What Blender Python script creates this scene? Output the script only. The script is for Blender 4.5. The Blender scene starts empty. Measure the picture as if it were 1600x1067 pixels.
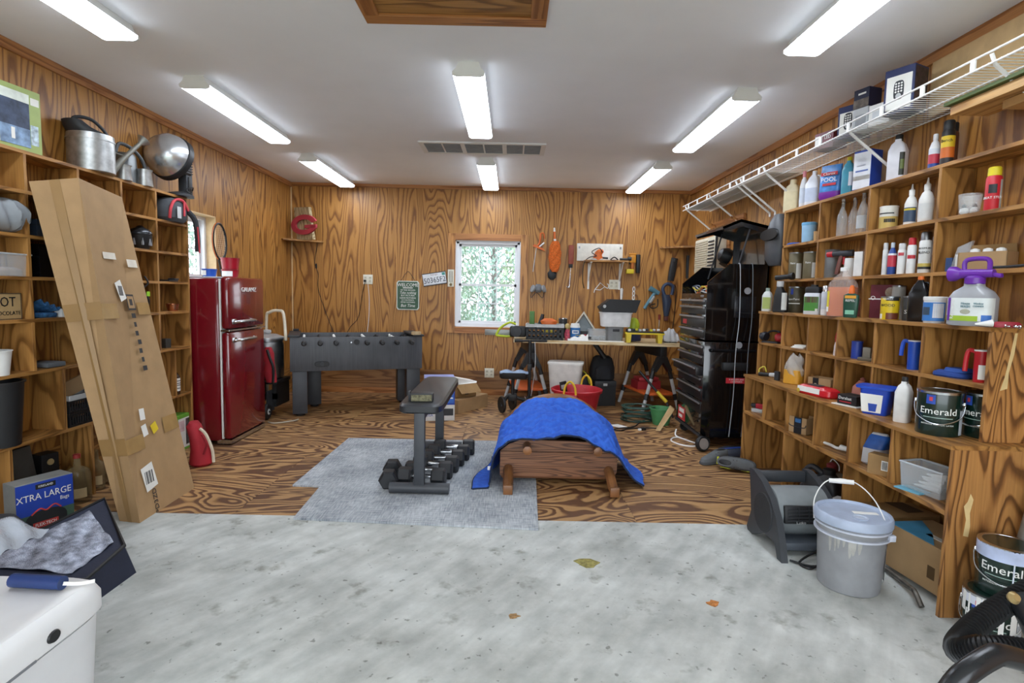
import bpy, bmesh, math, random
from mathutils import Matrix, Vector, Euler
random.seed(7)
PI = math.pi
rad = math.radians
SC = bpy.context.scene
COL = SC.collection

# ------------------------------------------------------------------ camera, world, exposure
FPX, PITCH, YAW, ROLL, CAMH = 868.69, .0863, -.0032, .0213, 1.364
XL, XR, YB, HC = -2.893, 2.318, 7.378, 2.74          # left wall, right wall, back wall, ceiling
def _axes():
    r = Vector((1, 0, 0)); f = Vector((0, math.cos(PITCH), -math.sin(PITCH))); u = Vector((0, math.sin(PITCH), math.cos(PITCH)))
    z = Matrix.Rotation(YAW, 3, 'Z'); r, f, u = z @ r, z @ f, z @ u
    c, s = math.cos(ROLL), math.sin(ROLL)
    return c * r + s * u, -s * r + c * u, f
CR, CU, CF = _axes()
CAMP = Vector((0, 0, CAMH))
cam = bpy.data.cameras.new('camera'); camo = bpy.data.objects.new('camera', cam); COL.objects.link(camo)
m3 = Matrix((CR, CU, -CF)).transposed()
camo.matrix_world = Matrix.Translation(CAMP) @ m3.to_4x4()
cam.sensor_width = 36; cam.lens = FPX / 1600 * 36; cam.clip_start = .05; cam.clip_end = 200
SC.camera = camo
w = bpy.data.worlds.new('overcast_sky'); SC.world = w; w.use_nodes = True
bg = w.node_tree.nodes['Background']; bg.inputs[0].default_value = (.86, .93, 1, 1); bg.inputs[1].default_value = 3.8
LAMP = 13.0                                            # tube diffuser emission
vs = SC.view_settings
vs.view_transform = 'Standard'; vs.look = 'None'; vs.gamma = 1; vs.use_curve_mapping = False; vs.exposure = 0.58

# pixel -> place: the ray of a pixel meets a known plane
def ray(x, y): return CF + CR * ((x - 800) / FPX) - CU * ((y - 533.5) / FPX)
def hit(x, y, a, v):
    d = ray(x, y); return CAMP + d * ((v - CAMP[a]) / d[a])
def atz(x, y, z=0): return hit(x, y, 2, z)
def atx(x, y, X): return hit(x, y, 0, X)
def aty(x, y, Y): return hit(x, y, 1, Y)
def colY(px, X, z):
    k = (px - 800) / FPX; q = CR - k * CF
    return -(q.x * X + q.z * (z - CAMH)) / q.y
def dep(p): return (Vector(p) - CAMP).dot(CF) / FPX   # metres per photo pixel at that place

# ------------------------------------------------------------------ materials
def lin(c):
    if isinstance(c, str): c = [int(c[i:i+2], 16) for i in (0, 2, 4)]
    o = []
    for v in c[:3]:
        v /= 255.; o.append(v / 12.92 if v <= .04045 else ((v + .055) / 1.055) ** 2.4)
    return (*o, 1)
MATS = {}
def _new(name):
    m = bpy.data.materials.new(name); m.use_nodes = True
    nt = m.node_tree; return m, nt, nt.nodes['Principled BSDF']
def N(nt, t, **k):
    n = nt.nodes.new(t)
    for a, b in k.items():
        if a.startswith('i_'): n.inputs[a[2:].replace('_', ' ')].default_value = b
        else: setattr(n, a, b)
    return n
def mat(c, rough=.5, metal=0, alpha=1, var=.10, scale=14, bump=0, emit=0, trans=0, name=None, spec=.5, coat=0):
    key = (c if isinstance(c, str) else tuple(c), rough, metal, alpha, var, scale, bump, emit, trans, spec, coat)
    if key in MATS: return MATS[key]
    m, nt, b = _new(name or 'paint_' + (c if isinstance(c, str) else '%02x%02x%02x' % tuple(c)))
    L = nt.links; col = lin(c)
    tc = N(nt, 'ShaderNodeTexCoord'); no = N(nt, 'ShaderNodeTexNoise', i_Scale=scale, i_Detail=4.0)
    L.new(tc.outputs['Object'], no.inputs['Vector'])
    rp = N(nt, 'ShaderNodeValToRGB'); rp.color_ramp.elements[0].position = .3; rp.color_ramp.elements[1].position = .7
    rp.color_ramp.elements[0].color = tuple(v * (1 - var) for v in col[:3]) + (1,)
    rp.color_ramp.elements[1].color = tuple(min(1, v * (1 + var)) for v in col[:3]) + (1,)
    L.new(no.outputs['Fac'], rp.inputs[0]); L.new(rp.outputs[0], b.inputs['Base Color'])
    b.inputs['Roughness'].default_value = rough; b.inputs['Metallic'].default_value = metal
    b.inputs['Alpha'].default_value = alpha; b.inputs['Transmission Weight'].default_value = trans
    b.inputs['Specular IOR Level'].default_value = spec; b.inputs['Coat Weight'].default_value = coat
    if trans: b.inputs['IOR'].default_value = 1.2
    if emit:
        b.inputs['Emission Color'].default_value = col; b.inputs['Emission Strength'].default_value = emit
    if bump:
        n2 = N(nt, 'ShaderNodeTexNoise', i_Scale=scale * 6, i_Detail=3.0); L.new(tc.outputs['Object'], n2.inputs['Vector'])
        bp = N(nt, 'ShaderNodeBump', i_Strength=bump, i_Distance=.004); L.new(n2.outputs['Fac'], bp.inputs['Height']); L.new(bp.outputs[0], b.inputs['Normal'])
    MATS[key] = m; return m
def plywood(name, light, mid, dark, axis, rings=9., across=2.2, along=.35, rough=.45, wide=0, warp=.25):
    """rotary-cut fir plywood: contour lines of a noise field stretched along the grain"""
    m, nt, b = _new(name); L = nt.links
    tc = N(nt, 'ShaderNodeTexCoord'); oi = N(nt, 'ShaderNodeObjectInfo')
    off = N(nt, 'ShaderNodeVectorMath', operation='SCALE'); off.inputs[0].default_value = (37, 53, 71); L.new(oi.outputs['Random'], off.inputs['Scale'])
    ad = N(nt, 'ShaderNodeVectorMath', operation='ADD'); L.new(tc.outputs['Object'], ad.inputs[0]); L.new(off.outputs[0], ad.inputs[1])
    s = [across] * 3; s[axis] = along
    mp = N(nt, 'ShaderNodeVectorMath', operation='MULTIPLY'); mp.inputs[1].default_value = s; L.new(ad.outputs[0], mp.inputs[0])
    n1 = N(nt, 'ShaderNodeTexNoise', i_Scale=1.0, i_Detail=2.0, i_Roughness=.45, i_Distortion=warp); L.new(mp.outputs[0], n1.inputs['Vector'])
    s2 = [14] * 3; s2[axis] = 5
    mp2 = N(nt, 'ShaderNodeVectorMath', operation='MULTIPLY'); mp2.inputs[1].default_value = s2; L.new(ad.outputs[0], mp2.inputs[0])
    n2 = N(nt, 'ShaderNodeTexNoise', i_Scale=1.0, i_Detail=3.0); L.new(mp2.outputs[0], n2.inputs['Vector'])
    k = N(nt, 'ShaderNodeMath', operation='MULTIPLY'); k.inputs[1].default_value = rings * 2; L.new(n1.outputs['Fac'], k.inputs[0])
    k2 = N(nt, 'ShaderNodeMath', operation='MULTIPLY_ADD'); k2.inputs[1].default_value = .55; L.new(n2.outputs['Fac'], k2.inputs[0]); L.new(k.outputs[0], k2.inputs[2])
    fr = N(nt, 'ShaderNodeMath', operation='FRACT'); L.new(k2.outputs[0], fr.inputs[0])
    rp = N(nt, 'ShaderNodeValToRGB'); e = rp.color_ramp.elements
    e[0].position = 0; e[0].color = lin(mid); e[1].position = 1; e[1].color = lin(mid)
    for p, c in (((.06, light), (.40, light), (.53, mid), (.64, dark), (.95, dark)) if wide else ((.08, light), (.5, light), (.68, mid), (.84, dark), (.95, dark))):
        q = e.new(p); q.color = lin(c)
    L.new(fr.outputs[0], rp.inputs[0])
    s3 = [160] * 3; s3[axis] = 4
    mp3 = N(nt, 'ShaderNodeVectorMath', operation='MULTIPLY'); mp3.inputs[1].default_value = s3; L.new(ad.outputs[0], mp3.inputs[0])
    n3 = N(nt, 'ShaderNodeTexNoise', i_Scale=1.0, i_Detail=2.0); L.new(mp3.outputs[0], n3.inputs['Vector'])
    n4 = N(nt, 'ShaderNodeTexNoise', i_Scale=1.1, i_Detail=2.0); L.new(ad.outputs[0], n4.inputs['Vector'])
    sm = N(nt, 'ShaderNodeMath', operation='ADD'); L.new(n3.outputs['Fac'], sm.inputs[0]); L.new(n4.outputs['Fac'], sm.inputs[1])
    mr = N(nt, 'ShaderNodeMapRange'); mr.inputs['From Min'].default_value = .6; mr.inputs['From Max'].default_value = 1.4
    mr.inputs['To Min'].default_value = .72; mr.inputs['To Max'].default_value = 1.2; L.new(sm.outputs[0], mr.inputs['Value'])
    mu = N(nt, 'ShaderNodeMix', data_type='RGBA', blend_type='MULTIPLY'); mu.inputs[0].default_value = 1
    L.new(rp.outputs[0], mu.inputs[6]); L.new(mr.outputs[0], mu.inputs[7]); L.new(mu.outputs[2], b.inputs['Base Color'])
    b.inputs['Roughness'].default_value = rough
    bp = N(nt, 'ShaderNodeBump', i_Strength=.08, i_Distance=.003); L.new(fr.outputs[0], bp.inputs['Height']); L.new(bp.outputs[0], b.inputs['Normal'])
    return m
WALLC = ('b4803f', '9d6a2f', '7d4f20')
M_WALL = plywood('fir_plywood_wall', *WALLC, 2, rings=13, across=2.6, along=.36)
M_WALLH = plywood('fir_plywood_strip', '93683c', '82572e', '6d4522', 0, rings=6, across=5, along=.3)
M_FLOOR = plywood('fir_plywood_floor', 'ab8354', '8b653c', '613f25', 0, rings=13, across=1.6, along=.6, rough=.6, warp=.9, wide=1)
SHC = ('ab7b41', '956733', '785023')
M_SHX = plywood('shelf_ply_across', *SHC, 0, rings=6, across=5, along=.8)
M_SHY = plywood('shelf_ply_along', *SHC, 1, rings=6, across=5, along=.8)
M_SHZ = plywood('shelf_ply_upright', *SHC, 2, rings=6, across=4.5, along=.8)
M_END = plywood('end_panel_ply', 'ab7a44', '8f6032', '64401f', 2, rings=13, across=4.2, along=.7)
M_TRIM = plywood('pine_trim', 'b07640', '9c6230', '86501f', 1, rings=3, across=10, along=.5)
M_TRIMX = plywood('pine_trim_across', 'b07640', '9c6230', '86501f', 0, rings=3, across=10, along=.5)
M_TRIMZ = plywood('pine_trim_upright', 'bb8448', '9f6a34', '885527', 2, rings=3, across=10, along=.5)
M_DARKWOOD = plywood('oak_dark', '86593a', '6d4428', '52301a', 0, rings=10, across=9, along=.6)
M_OAK = mat('80542f', .4, var=.3, scale=9, name='oak_frame')
def concrete():
    m, nt, b = _new('worn_concrete'); L = nt.links
    tc = N(nt, 'ShaderNodeTexCoord'); cols = []
    n1 = N(nt, 'ShaderNodeTexNoise', i_Scale=2.2, i_Detail=9.0, i_Roughness=.65); L.new(tc.outputs['Object'], n1.inputs['Vector'])
    r1 = N(nt, 'ShaderNodeValToRGB'); e = r1.color_ramp.elements
    e[0].position = .30; e[0].color = lin('9fa19b'); e[1].position = .66; e[1].color = lin('d2d5d1')
    L.new(n1.outputs['Fac'], r1.inputs[0])
    n2 = N(nt, 'ShaderNodeTexNoise', i_Scale=5.5, i_Detail=4.0, i_Roughness=.6); L.new(tc.outputs['Object'], n2.inputs['Vector'])
    r2 = N(nt, 'ShaderNodeValToRGB'); e = r2.color_ramp.elements                        # oil spots
    e[0].position = .60; e[0].color = (1, 1, 1, 1); e[1].position = .72; e[1].color = (.55, .54, .50, 1)
    L.new(n2.outputs['Fac'], r2.inputs[0])
    n3 = N(nt, 'ShaderNodeTexNoise', i_Scale=26.0, i_Detail=3.0); L.new(tc.outputs['Object'], n3.inputs['Vector'])
    r3 = N(nt, 'ShaderNodeValToRGB'); e = r3.color_ramp.elements
    e[0].position = .66; e[0].color = (1, 1, 1, 1); e[1].position = .71; e[1].color = (.5, .5, .48, 1)
    L.new(n3.outputs['Fac'], r3.inputs[0])
    wv = N(nt, 'ShaderNodeVectorMath', operation='MULTIPLY'); wv.inputs[1].default_value = (9, 2.2, 1); L.new(tc.outputs['Object'], wv.inputs[0])
    rt = N(nt, 'ShaderNodeVectorRotate', rotation_type='Z_AXIS'); rt.inputs['Angle'].default_value = .6; L.new(tc.outputs['Object'], rt.inputs['Vector']); L.new(rt.outputs[0], wv.inputs[0])
    n4 = N(nt, 'ShaderNodeTexNoise', i_Scale=1.6, i_Detail=6.0); L.new(wv.outputs[0], n4.inputs['Vector'])   # trowel streaks
    r4 = N(nt, 'ShaderNodeValToRGB'); e = r4.color_ramp.elements
    e[0].position = .36; e[0].color = (.80, .81, .81, 1); e[1].position = .65; e[1].color = (1, 1, 1, 1); L.new(n4.outputs['Fac'], r4.inputs[0])
    prev = r1.outputs[0]
    for r in (r2, r3, r4):
        mu = N(nt, 'ShaderNodeMix', data_type='RGBA', blend_type='MULTIPLY'); mu.inputs[0].default_value = 1
        L.new(prev, mu.inputs[6]); L.new(r.outputs[0], mu.inputs[7]); prev = mu.outputs[2]
    L.new(prev, b.inputs['Base Color']); b.inputs['Roughness'].default_value = .75
    bp = N(nt, 'ShaderNodeBump', i_Strength=.15, i_Distance=.003); L.new(n1.outputs['Fac'], bp.inputs['Height']); L.new(bp.outputs[0], b.inputs['Normal'])
    return m
def woven(name, a, bcol, sx, sy, strength=.5, rough=.9):
    """cloth: crossing threads with mottled dye"""
    m, nt, b = _new(name); L = nt.links
    tc = N(nt, 'ShaderNodeTexCoord')
    outs = []
    for sc_ in ((sx, sy, 3), (sy, sx, 3), (3, 3, 3)):
        mv = N(nt, 'ShaderNodeVectorMath', operation='MULTIPLY'); mv.inputs[1].default_value = sc_; L.new(tc.outputs['Object'], mv.inputs[0])
        n = N(nt, 'ShaderNodeTexNoise', i_Scale=1.0, i_Detail=3.0); L.new(mv.outputs[0], n.inputs['Vector']); outs.append(n.outputs['Fac'])
    s1 = N(nt, 'ShaderNodeMath', operation='ADD'); L.new(outs[0], s1.inputs[0]); L.new(outs[1], s1.inputs[1])
    s2 = N(nt, 'ShaderNodeMath', operation='ADD'); L.new(s1.outputs[0], s2.inputs[0]); L.new(outs[2], s2.inputs[1])
    mr = N(nt, 'ShaderNodeMapRange'); mr.inputs['From Min'].default_value = 1.15; mr.inputs['From Max'].default_value = 1.85; L.new(s2.outputs[0], mr.inputs['Value'])
    mx = N(nt, 'ShaderNodeMix', data_type='RGBA'); L.new(mr.outputs[0], mx.inputs[0]); mx.inputs[6].default_value = lin(a); mx.inputs[7].default_value = lin(bcol)
    L.new(mx.outputs[2], b.inputs['Base Color']); b.inputs['Roughness'].default_value = rough
    bp = N(nt, 'ShaderNodeBump', i_Strength=strength, i_Distance=.004); L.new(s1.outputs[0], bp.inputs['Height']); L.new(bp.outputs[0], b.inputs['Normal'])
    return m
M_CONC = concrete()
M_RUG = woven('grey_rug', '747b83', 'c0c5c8', 120, 12)
M_BLANKET = woven('blue_quilt', '2352b6', '2f66cc', 30, 30, .25)
M_CEIL = mat('f3f4f6', .9, var=.02, scale=3)
M_CARD = mat('a88860', .8, var=.08, scale=9, bump=.15)
M_CARD2 = mat('96754a', .8, var=.1, scale=9, bump=.15)
M_TAPE = mat('96764a', .35, var=.05)
M_WHITE = mat('e6e6e3', .45, var=.03)
M_WHITEM = mat('ececea', .35, var=.02, name='white_enamel_wire')
M_BLACK = mat('17181a', .5, var=.15)
M_BLACKG = mat('0c0c0e', .12, var=.05, coat=.5)
M_DK = mat('2b2d31', .55, var=.12)
M_CHROME = mat('c9cbce', .22, 1, var=.05)
M_STEEL = mat('8f9295', .35, 1, var=.1)
M_GALV = mat('b4b6b5', .38, .9, var=.22, scale=26)
M_RED = mat('a81420', .4, var=.05)
M_CLEAR = mat('dfe5e8', .08, alpha=.28, var=.02, name='clear_plastic')
M_GLASS = mat('e8eeee', .03, alpha=.22, var=.02, name='clear_glass')
M_LGREY = mat('b9bbbb', .5)
M_PAPER = mat('e9e8e2', .8, var=.04)

# ------------------------------------------------------------------ mesh builders
def V(*a): return Vector(a)
class MB:
    def __init__(s): s.v = []; s.f = []
    def add(s, vs_, fs, M=None):
        o = len(s.v); s.v += [tuple(M @ Vector(p)) if M else tuple(p) for p in vs_]; s.f += [tuple(i + o for i in f) for f in fs]; return s
    def box(s, cx, cy, cz, sx, sy, sz, bev=0, M=None):
        x, y, z = sx / 2, sy / 2, sz / 2
        if bev <= 0:
            vv = [(cx + i * x, cy + j * y, cz + k * z) for i in (-1, 1) for j in (-1, 1) for k in (-1, 1)]
            return s.add(vv, [(0, 1, 3, 2), (4, 6, 7, 5), (0, 4, 5, 1), (2, 3, 7, 6), (0, 2, 6, 4), (1, 5, 7, 3)], M)
        bm = bmesh.new(); bmesh.ops.create_cube(bm, size=1)
        for q in bm.verts: q.co = (q.co.x * sx, q.co.y * sy, q.co.z * sz)
        bmesh.ops.bevel(bm, geom=bm.edges[:], offset=min(bev, .49 * min(sx, sy, sz)), segments=2, affect='EDGES', profile=.5)
        bm.verts.index_update()
        vv = [(q.co.x + cx, q.co.y + cy, q.co.z + cz) for q in bm.verts]; ff = [[q.index for q in f.verts] for f in bm.faces]
        bm.free(); return s.add(vv, ff, M)
    def bx(s, x0, x1, y0, y1, z0, z1, bev=0, M=None):
        return s.box((x0 + x1) / 2, (y0 + y1) / 2, (z0 + z1) / 2, abs(x1 - x0), abs(y1 - y0), abs(z1 - z0), bev, M)
    def loft(s, secs, n=24, p=2, M=None, cap=True):
        """superellipse sections (z, rx, ry[, ox, oy[, p]])"""
        vv = []
        for q in secs:
            z, rx, ry = q[:3]; ox, oy = (q[3], q[4]) if len(q) > 4 else (0, 0); pp = q[5] if len(q) > 5 else p
            for i in range(n):
                a = 2 * PI * (i + .5) / n; c, d = math.cos(a), math.sin(a)
                vv.append((ox + rx * math.copysign(abs(c) ** (2 / pp), c), oy + ry * math.copysign(abs(d) ** (2 / pp), d), z))
        ff = [(j * n + i, j * n + (i + 1) % n, (j + 1) * n + (i + 1) % n, (j + 1) * n + i) for j in range(len(secs) - 1) for i in range(n)]
        if cap: ff += [tuple(range(n - 1, -1, -1)), tuple((len(secs) - 1) * n + i for i in range(n))]
        return s.add(vv, ff, M)
    def lathe(s, prof, n=28, M=None, cap=True): return s.loft([(z, max(r, .0004), max(r, .0004)) for r, z in prof], n, 2, M, cap)
    def cyl(s, a, b, r0, r1=None, n=16):
        a, b = Vector(a), Vector(b); d = b - a
        return s.lathe([(r0, 0), (r0 if r1 is None else r1, d.length)], n, Matrix.Translation(a) @ d.to_track_quat('Z', 'Y').to_matrix().to_4x4())
    def tube(s, pts, r, n=8, smooth=0, closed=False, M=None):
        pts = [Vector(p) for p in pts]
        if smooth: pts = spline(pts, smooth, closed)
        k = len(pts); vv = []; up = None
        for i, p in enumerate(pts):
            a = pts[(i - 1) % k] if (i or closed) else p; b = pts[(i + 1) % k] if (i < k - 1 or closed) else p
            t = (b - a).normalized() if (b - a).length > 1e-9 else Vector((0, 0, 1))
            if up is None: up = t.orthogonal().normalized()
            up = (up - t * up.dot(t)); up = up.normalized() if up.length > 1e-6 else t.orthogonal().normalized()
            w_ = t.cross(up); rr = r[min(i * len(r) // k, len(r) - 1)] if isinstance(r, (list, tuple)) else r
            for j in range(n):
                c = 2 * PI * j / n; vv.append(p + up * (rr * math.cos(c)) + w_ * (rr * math.sin(c)))
        m_ = k if closed else k - 1
        ff = [(i * n + j, i * n + (j + 1) % n, ((i + 1) % k) * n + (j + 1) % n, ((i + 1) % k) * n + j) for i in range(m_) for j in range(n)]
        if not closed: ff += [tuple(range(n - 1, -1, -1)), tuple((k - 1) * n + j for j in range(n))]
        return s.add(vv, ff, M)
    def prism(s, poly, a, b, axis='Y', M=None):
        """polygon in the two other axes, extruded from a to b"""
        def P(u, v, t): return {'X': (t, u, v), 'Y': (u, t, v), 'Z': (u, v, t)}[axis]
        n = len(poly); vv = [P(u, v, a) for u, v in poly] + [P(u, v, b) for u, v in poly]
        return s.add(vv, [tuple(range(n)), tuple(range(2 * n - 1, n - 1, -1))] + [(i, i + n, (i + 1) % n + n, (i + 1) % n) for i in range(n)], M)
    def hexa(s, p, M=None):   # 8 corners: bottom ring of four, top ring of four
        return s.add(p, [(3, 2, 1, 0), (4, 5, 6, 7), (0, 1, 5, 4), (1, 2, 6, 5), (2, 3, 7, 6), (3, 0, 4, 7)], M)
    def arc(s, rx, ry, z0, z1, a0, a1, p=2, n=14, off=.0008, M=None):
        """label patch on a superellipse body; angle 0 faces -Y, grows towards +X (degrees)"""
        vv = []
        for i in range(n + 1):
            a = rad(a0 + (a1 - a0) * i / n) - PI / 2; c, d = math.cos(a), math.sin(a)
            x = (rx + off) * math.copysign(abs(c) ** (2 / p), c); y = (ry + off) * math.copysign(abs(d) ** (2 / p), d)
            vv += [(x, y, z0), (x, y, z1)]
        return s.add(vv, [(2 * i, 2 * i + 2, 2 * i + 3, 2 * i + 1) for i in range(n)], M)
    def surf(s, fn, nu, nv, M=None, thick=0):
        g = [[Vector(fn(i / nu, j / nv)) for j in range(nv + 1)] for i in range(nu + 1)]
        vv = [p for r_ in g for p in r_]; q = nv + 1
        ff = [(i * q + j, (i + 1) * q + j, (i + 1) * q + j + 1, i * q + j + 1) for i in range(nu) for j in range(nv)]
        if thick:
            o = len(vv); nrm = []
            for i in range(nu + 1):
                for j in range(nv + 1):
                    du = g[min(i + 1, nu)][j] - g[max(i - 1, 0)][j]; dv = g[i][min(j + 1, nv)] - g[i][max(j - 1, 0)]
                    nn = du.cross(dv); nrm.append(nn.normalized() if nn.length > 1e-9 else Vector((0, 0, 1)))
            vv = vv + [vv[k] - nrm[k] * thick for k in range(o)]
            ff = ff + [tuple(reversed([k + o for k in f])) for f in ff]
            rim = [i * q for i in range(nu + 1)] + [nu * q + j for j in range(1, q)] + [i * q + nv for i in range(nu - 1, -1, -1)] + [j for j in range(nv - 1, 0, -1)]
            ff += [(rim[(k + 1) % len(rim)], rim[k], rim[k] + o, rim[(k + 1) % len(rim)] + o) for k in range(len(rim))]
        return s.add(vv, ff, M)
def spline(p, sub, closed=False):
    o = []; n = len(p)
    for i in range(n if closed else n - 1):
        a, b, c, d = (p[(i - 1) % n], p[i], p[(i + 1) % n], p[(i + 2) % n]) if closed else (p[max(i - 1, 0)], p[i], p[i + 1], p[min(i + 2, n - 1)])
        for k in range(sub):
            t = k / sub; o.append(.5 * ((2 * b) + (c - a) * t + (2 * a - 5 * b + 4 * c - d) * t * t + (3 * b - a - 3 * c + d) * t ** 3))
    if not closed: o.append(p[-1])
    return o
def mesh_of(name, mb, m, ang=35, flip=True):
    me = bpy.data.meshes.new(name); me.from_pydata(mb.v, [], mb.f)
    if flip:
        bm = bmesh.new(); bm.from_mesh(me); bmesh.ops.recalc_face_normals(bm, faces=bm.faces[:]); bm.to_mesh(me); bm.free()
    me.materials.append(m)
    if ang:
        me.polygons.foreach_set('use_smooth', [True] * len(me.polygons)); me.set_sharp_from_angle(angle=rad(ang))
    me.update(); return me
def ob(name, mb, m, parent=None, ang=35, label=None):
    o = bpy.data.objects.new(name, mesh_of(name, mb, m, ang)); COL.objects.link(o)
    if parent is not None: o.parent = parent
    if label: o['label'] = label
    return o
def tag(o, label, cat, group=None, kind=None):
    if label: o['label'] = label
    if cat: o['category'] = cat
    if group: o['group'] = group
    if kind: o['kind'] = kind
    return o
def thing(name, label, cat, loc=(0, 0, 0), rz=0, group=None, rot=None):
    o = bpy.data.objects.new(name, None); COL.objects.link(o); o.empty_display_size = .1
    o.location = loc; o.rotation_euler = rot if rot else (0, 0, rad(rz))
    return tag(o, label, cat, group)
def solo(name, label, cat, mb, m, loc=(0, 0, 0), rz=0, group=None, rot=None, ang=35):
    o = ob(name, mb, m, None, ang); o.location = loc; o.rotation_euler = rot if rot else (0, 0, rad(rz))
    return tag(o, label, cat, group)
def struct(name, mb, m, parent=None, label=None, ang=0):
    o = ob(name, mb, m, parent, ang)
    if parent is None: o['kind'] = 'structure'; o['label'] = label; o['category'] = name.split('_')[0]
    return o
def group_struct(name, label):
    o = bpy.data.objects.new(name, None); COL.objects.link(o); o['kind'] = 'structure'; o['label'] = label; o['category'] = name.split('_')[0]; return o
def dup(root, loc, rz, label, rot=None):
    r = root.copy(); COL.objects.link(r); r.location = loc; r.rotation_euler = rot if rot else (0, 0, rad(rz)); r['label'] = label
    for ch in list(root.children):
        c = ch.copy(); COL.objects.link(c); c.parent = r
        for g in list(ch.children):
            d = g.copy(); COL.objects.link(d); d.parent = c
    return r
FRONT = Matrix.Rotation(PI / 2, 4, 'X')               # text plane -> faces -Y
def T(x, y, z): return Matrix.Translation((x, y, z))
def R_(ax, d): return Matrix.Rotation(rad(d), 4, ax)
_txt = {}
def txt(s, size, m, parent, M=None, wrap=0, ext=.0006, sx=1, shear=0, name='lettering', spacing=1):
    """flat print: letters as thin meshes, on a face or wrapped round a can of radius wrap"""
    cu = bpy.data.curves.new('t', 'FONT'); cu.body = s; cu.size = size; cu.align_x = 'CENTER'; cu.align_y = 'CENTER'
    cu.extrude = ext; cu.resolution_u = 2; cu.shear = shear; cu.space_character = spacing
    t = bpy.data.objects.new('t', cu); me = bpy.data.meshes.new_from_object(t); bpy.data.objects.remove(t); bpy.data.curves.remove(cu)
    for q in me.vertices:
        x, y, z = q.co; x *= sx
        if wrap: a = x / wrap; p = Vector(((wrap + z + ext) * math.sin(a), -(wrap + z + ext) * math.cos(a), y))
        else: p = Vector((x, -z - ext, y))
        q.co = M @ p if M else p
    me.materials.clear(); me.materials.append(m); me.update()
    o = bpy.data.objects.new(name, me); COL.objects.link(o); o.parent = parent
    return o
def decal(parent, m, x0, x1, z0, z1, y=0, name='printed_panel', M=None, t=.0012):
    return ob(name, MB().bx(x0, x1, y - t, y, z0, z1, M=M), m, parent, 0)
SIDE_R = Matrix.Rotation(PI / 2, 4, 'Z')              # front face (-Y) turned to the +X side
SIDE_L = Matrix.Rotation(-PI / 2, 4, 'Z')
# ================================================================== the room
PLY_Y = 3.255; YF = -1.0
struct('floor_slab', MB().bx(XL, XR, YF, PLY_Y, -.12, 0), M_CONC, None, 'worn pale grey concrete slab in the foreground')
fl = group_struct('floor_plywood', 'stained plywood sheet floor with bold grain')
ys = [PLY_Y, 4.47, 5.69, 6.91, YB]; k = 0
for j in range(4):
    xs = [XL, -1.65, .79, XR] if j % 2 == 0 else [XL, -.43, 2.01, XR]
    for i in range(3):
        ob('floor_sheet', MB().bx(xs[i] + .001, xs[i+1] - .001, ys[j] + .001, ys[j+1] - .001, -.12, 0), M_FLOOR, fl, 0)
struct('ceiling', MB().bx(XL - .1, XR + .1, YF, YB + .1, HC, HC + .1), M_CEIL, None, 'smooth painted white ceiling')
struct('ground_outside', MB().bx(-30, 30, -25, YF, -.2, -.05).bx(-30, XL - .25, YF, 40, -.2, -.05).bx(XR + .25, 30, YF, 40, -.2, -.05).bx(XL - .25, XR + .25, YB + .25, 40, -.2, -.05), mat('8a8f80', .9), None, 'yard outside the garage')
def rects(a0, a1, z0, z1, hole):
    if not hole or hole[0] >= a1 or hole[1] <= a0 or hole[2] >= z1 or hole[3] <= z0: return [(a0, a1, z0, z1)]
    h0, h1, g0, g1 = hole; o = []
    if h0 > a0: o.append((a0, h0, z0, z1))
    if h1 < a1: o.append((h1, a1, z0, z1))
    b0, b1 = max(a0, h0), min(a1, h1)
    if g0 > z0: o.append((b0, b1, z0, g0))
    if g1 < z1: o.append((b0, b1, g1, z1))
    return o
def wall(name, label, axis, pos, out, a0, a1, seams, hole, split=.325):
    def bxs(mb, r, d0, d1):
        return mb.bx(r[0], r[1], pos + out * d0, pos + out * d1, r[2], r[3]) if axis == 'Y' else mb.bx(pos + out * d0, pos + out * d1, r[0], r[1], r[2], r[3])
    mb = MB()
    for r in rects(a0 - .1, a1 + .1, -.1, HC + .1, hole): bxs(mb, r, .022, .13)
    wl = struct(name, mb, mat('7a5a36', .8), None, label)
    cuts = [a0] + [s for s in seams if a0 < s < a1] + [a1]
    for i in range(len(cuts) - 1):
        mb = MB()
        for r in rects(cuts[i] + .001, cuts[i+1] - .001, split, HC, hole): bxs(mb, r, 0, .02)
        ob('plywood_sheet', mb, M_WALL, wl, 0)
    mb = MB(); bxs(mb, (a0, a1, 0, split - .002), .001, .02); ob('lower_strip', mb, M_WALLH if axis == 'Y' else M_SHY, wl, 0)
    return wl
BWIN = (-.743, .113, .91, 2.045); LWIN = (4.645, 5.50, .91, 2.045)
wall('wall_back', 'back wall of vertical-grained fir plywood', 'Y', YB, 1, XL, XR, [-2.776, -1.556, -.336, .884, 2.104], BWIN)
wall('wall_left', 'left wall of fir plywood behind the cubby shelves', 'X', XL, -1, YF, YB, [-.46, .76, 1.98, 3.20, 4.42, 5.64, 6.86], LWIN)
wall('wall_right', 'right wall of fir plywood above the cubby shelves', 'X', XR, 1, YF, YB, [.4, 1.62, 2.84, 4.06, 5.28, 6.5], None)
struct('wall_front', MB().bx(XL, XL + .25, YF - .1, YF, 0, HC).bx(XR - .25, XR, YF - .1, YF, 0, HC).bx(XL + .25, XR - .25, YF - .1, YF, 2.45, HC), M_WALL, None, 'front wall with the open garage doorway')
struct('trim_1', MB().bx(XL, XL + .018, YF, YB, HC - .06, HC), M_TRIM, None, 'pine strip along the ceiling of the left wall')
struct('trim_2', MB().bx(XR - .018, XR, YF, YB, HC - .06, HC), M_TRIM, None, 'pine strip along the ceiling of the right wall')
struct('trim_3', MB().bx(XL + .018, XR - .018, YB - .018, YB, HC - .045, HC), M_TRIMX, None, 'pine strip along the ceiling of the back wall')
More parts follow.
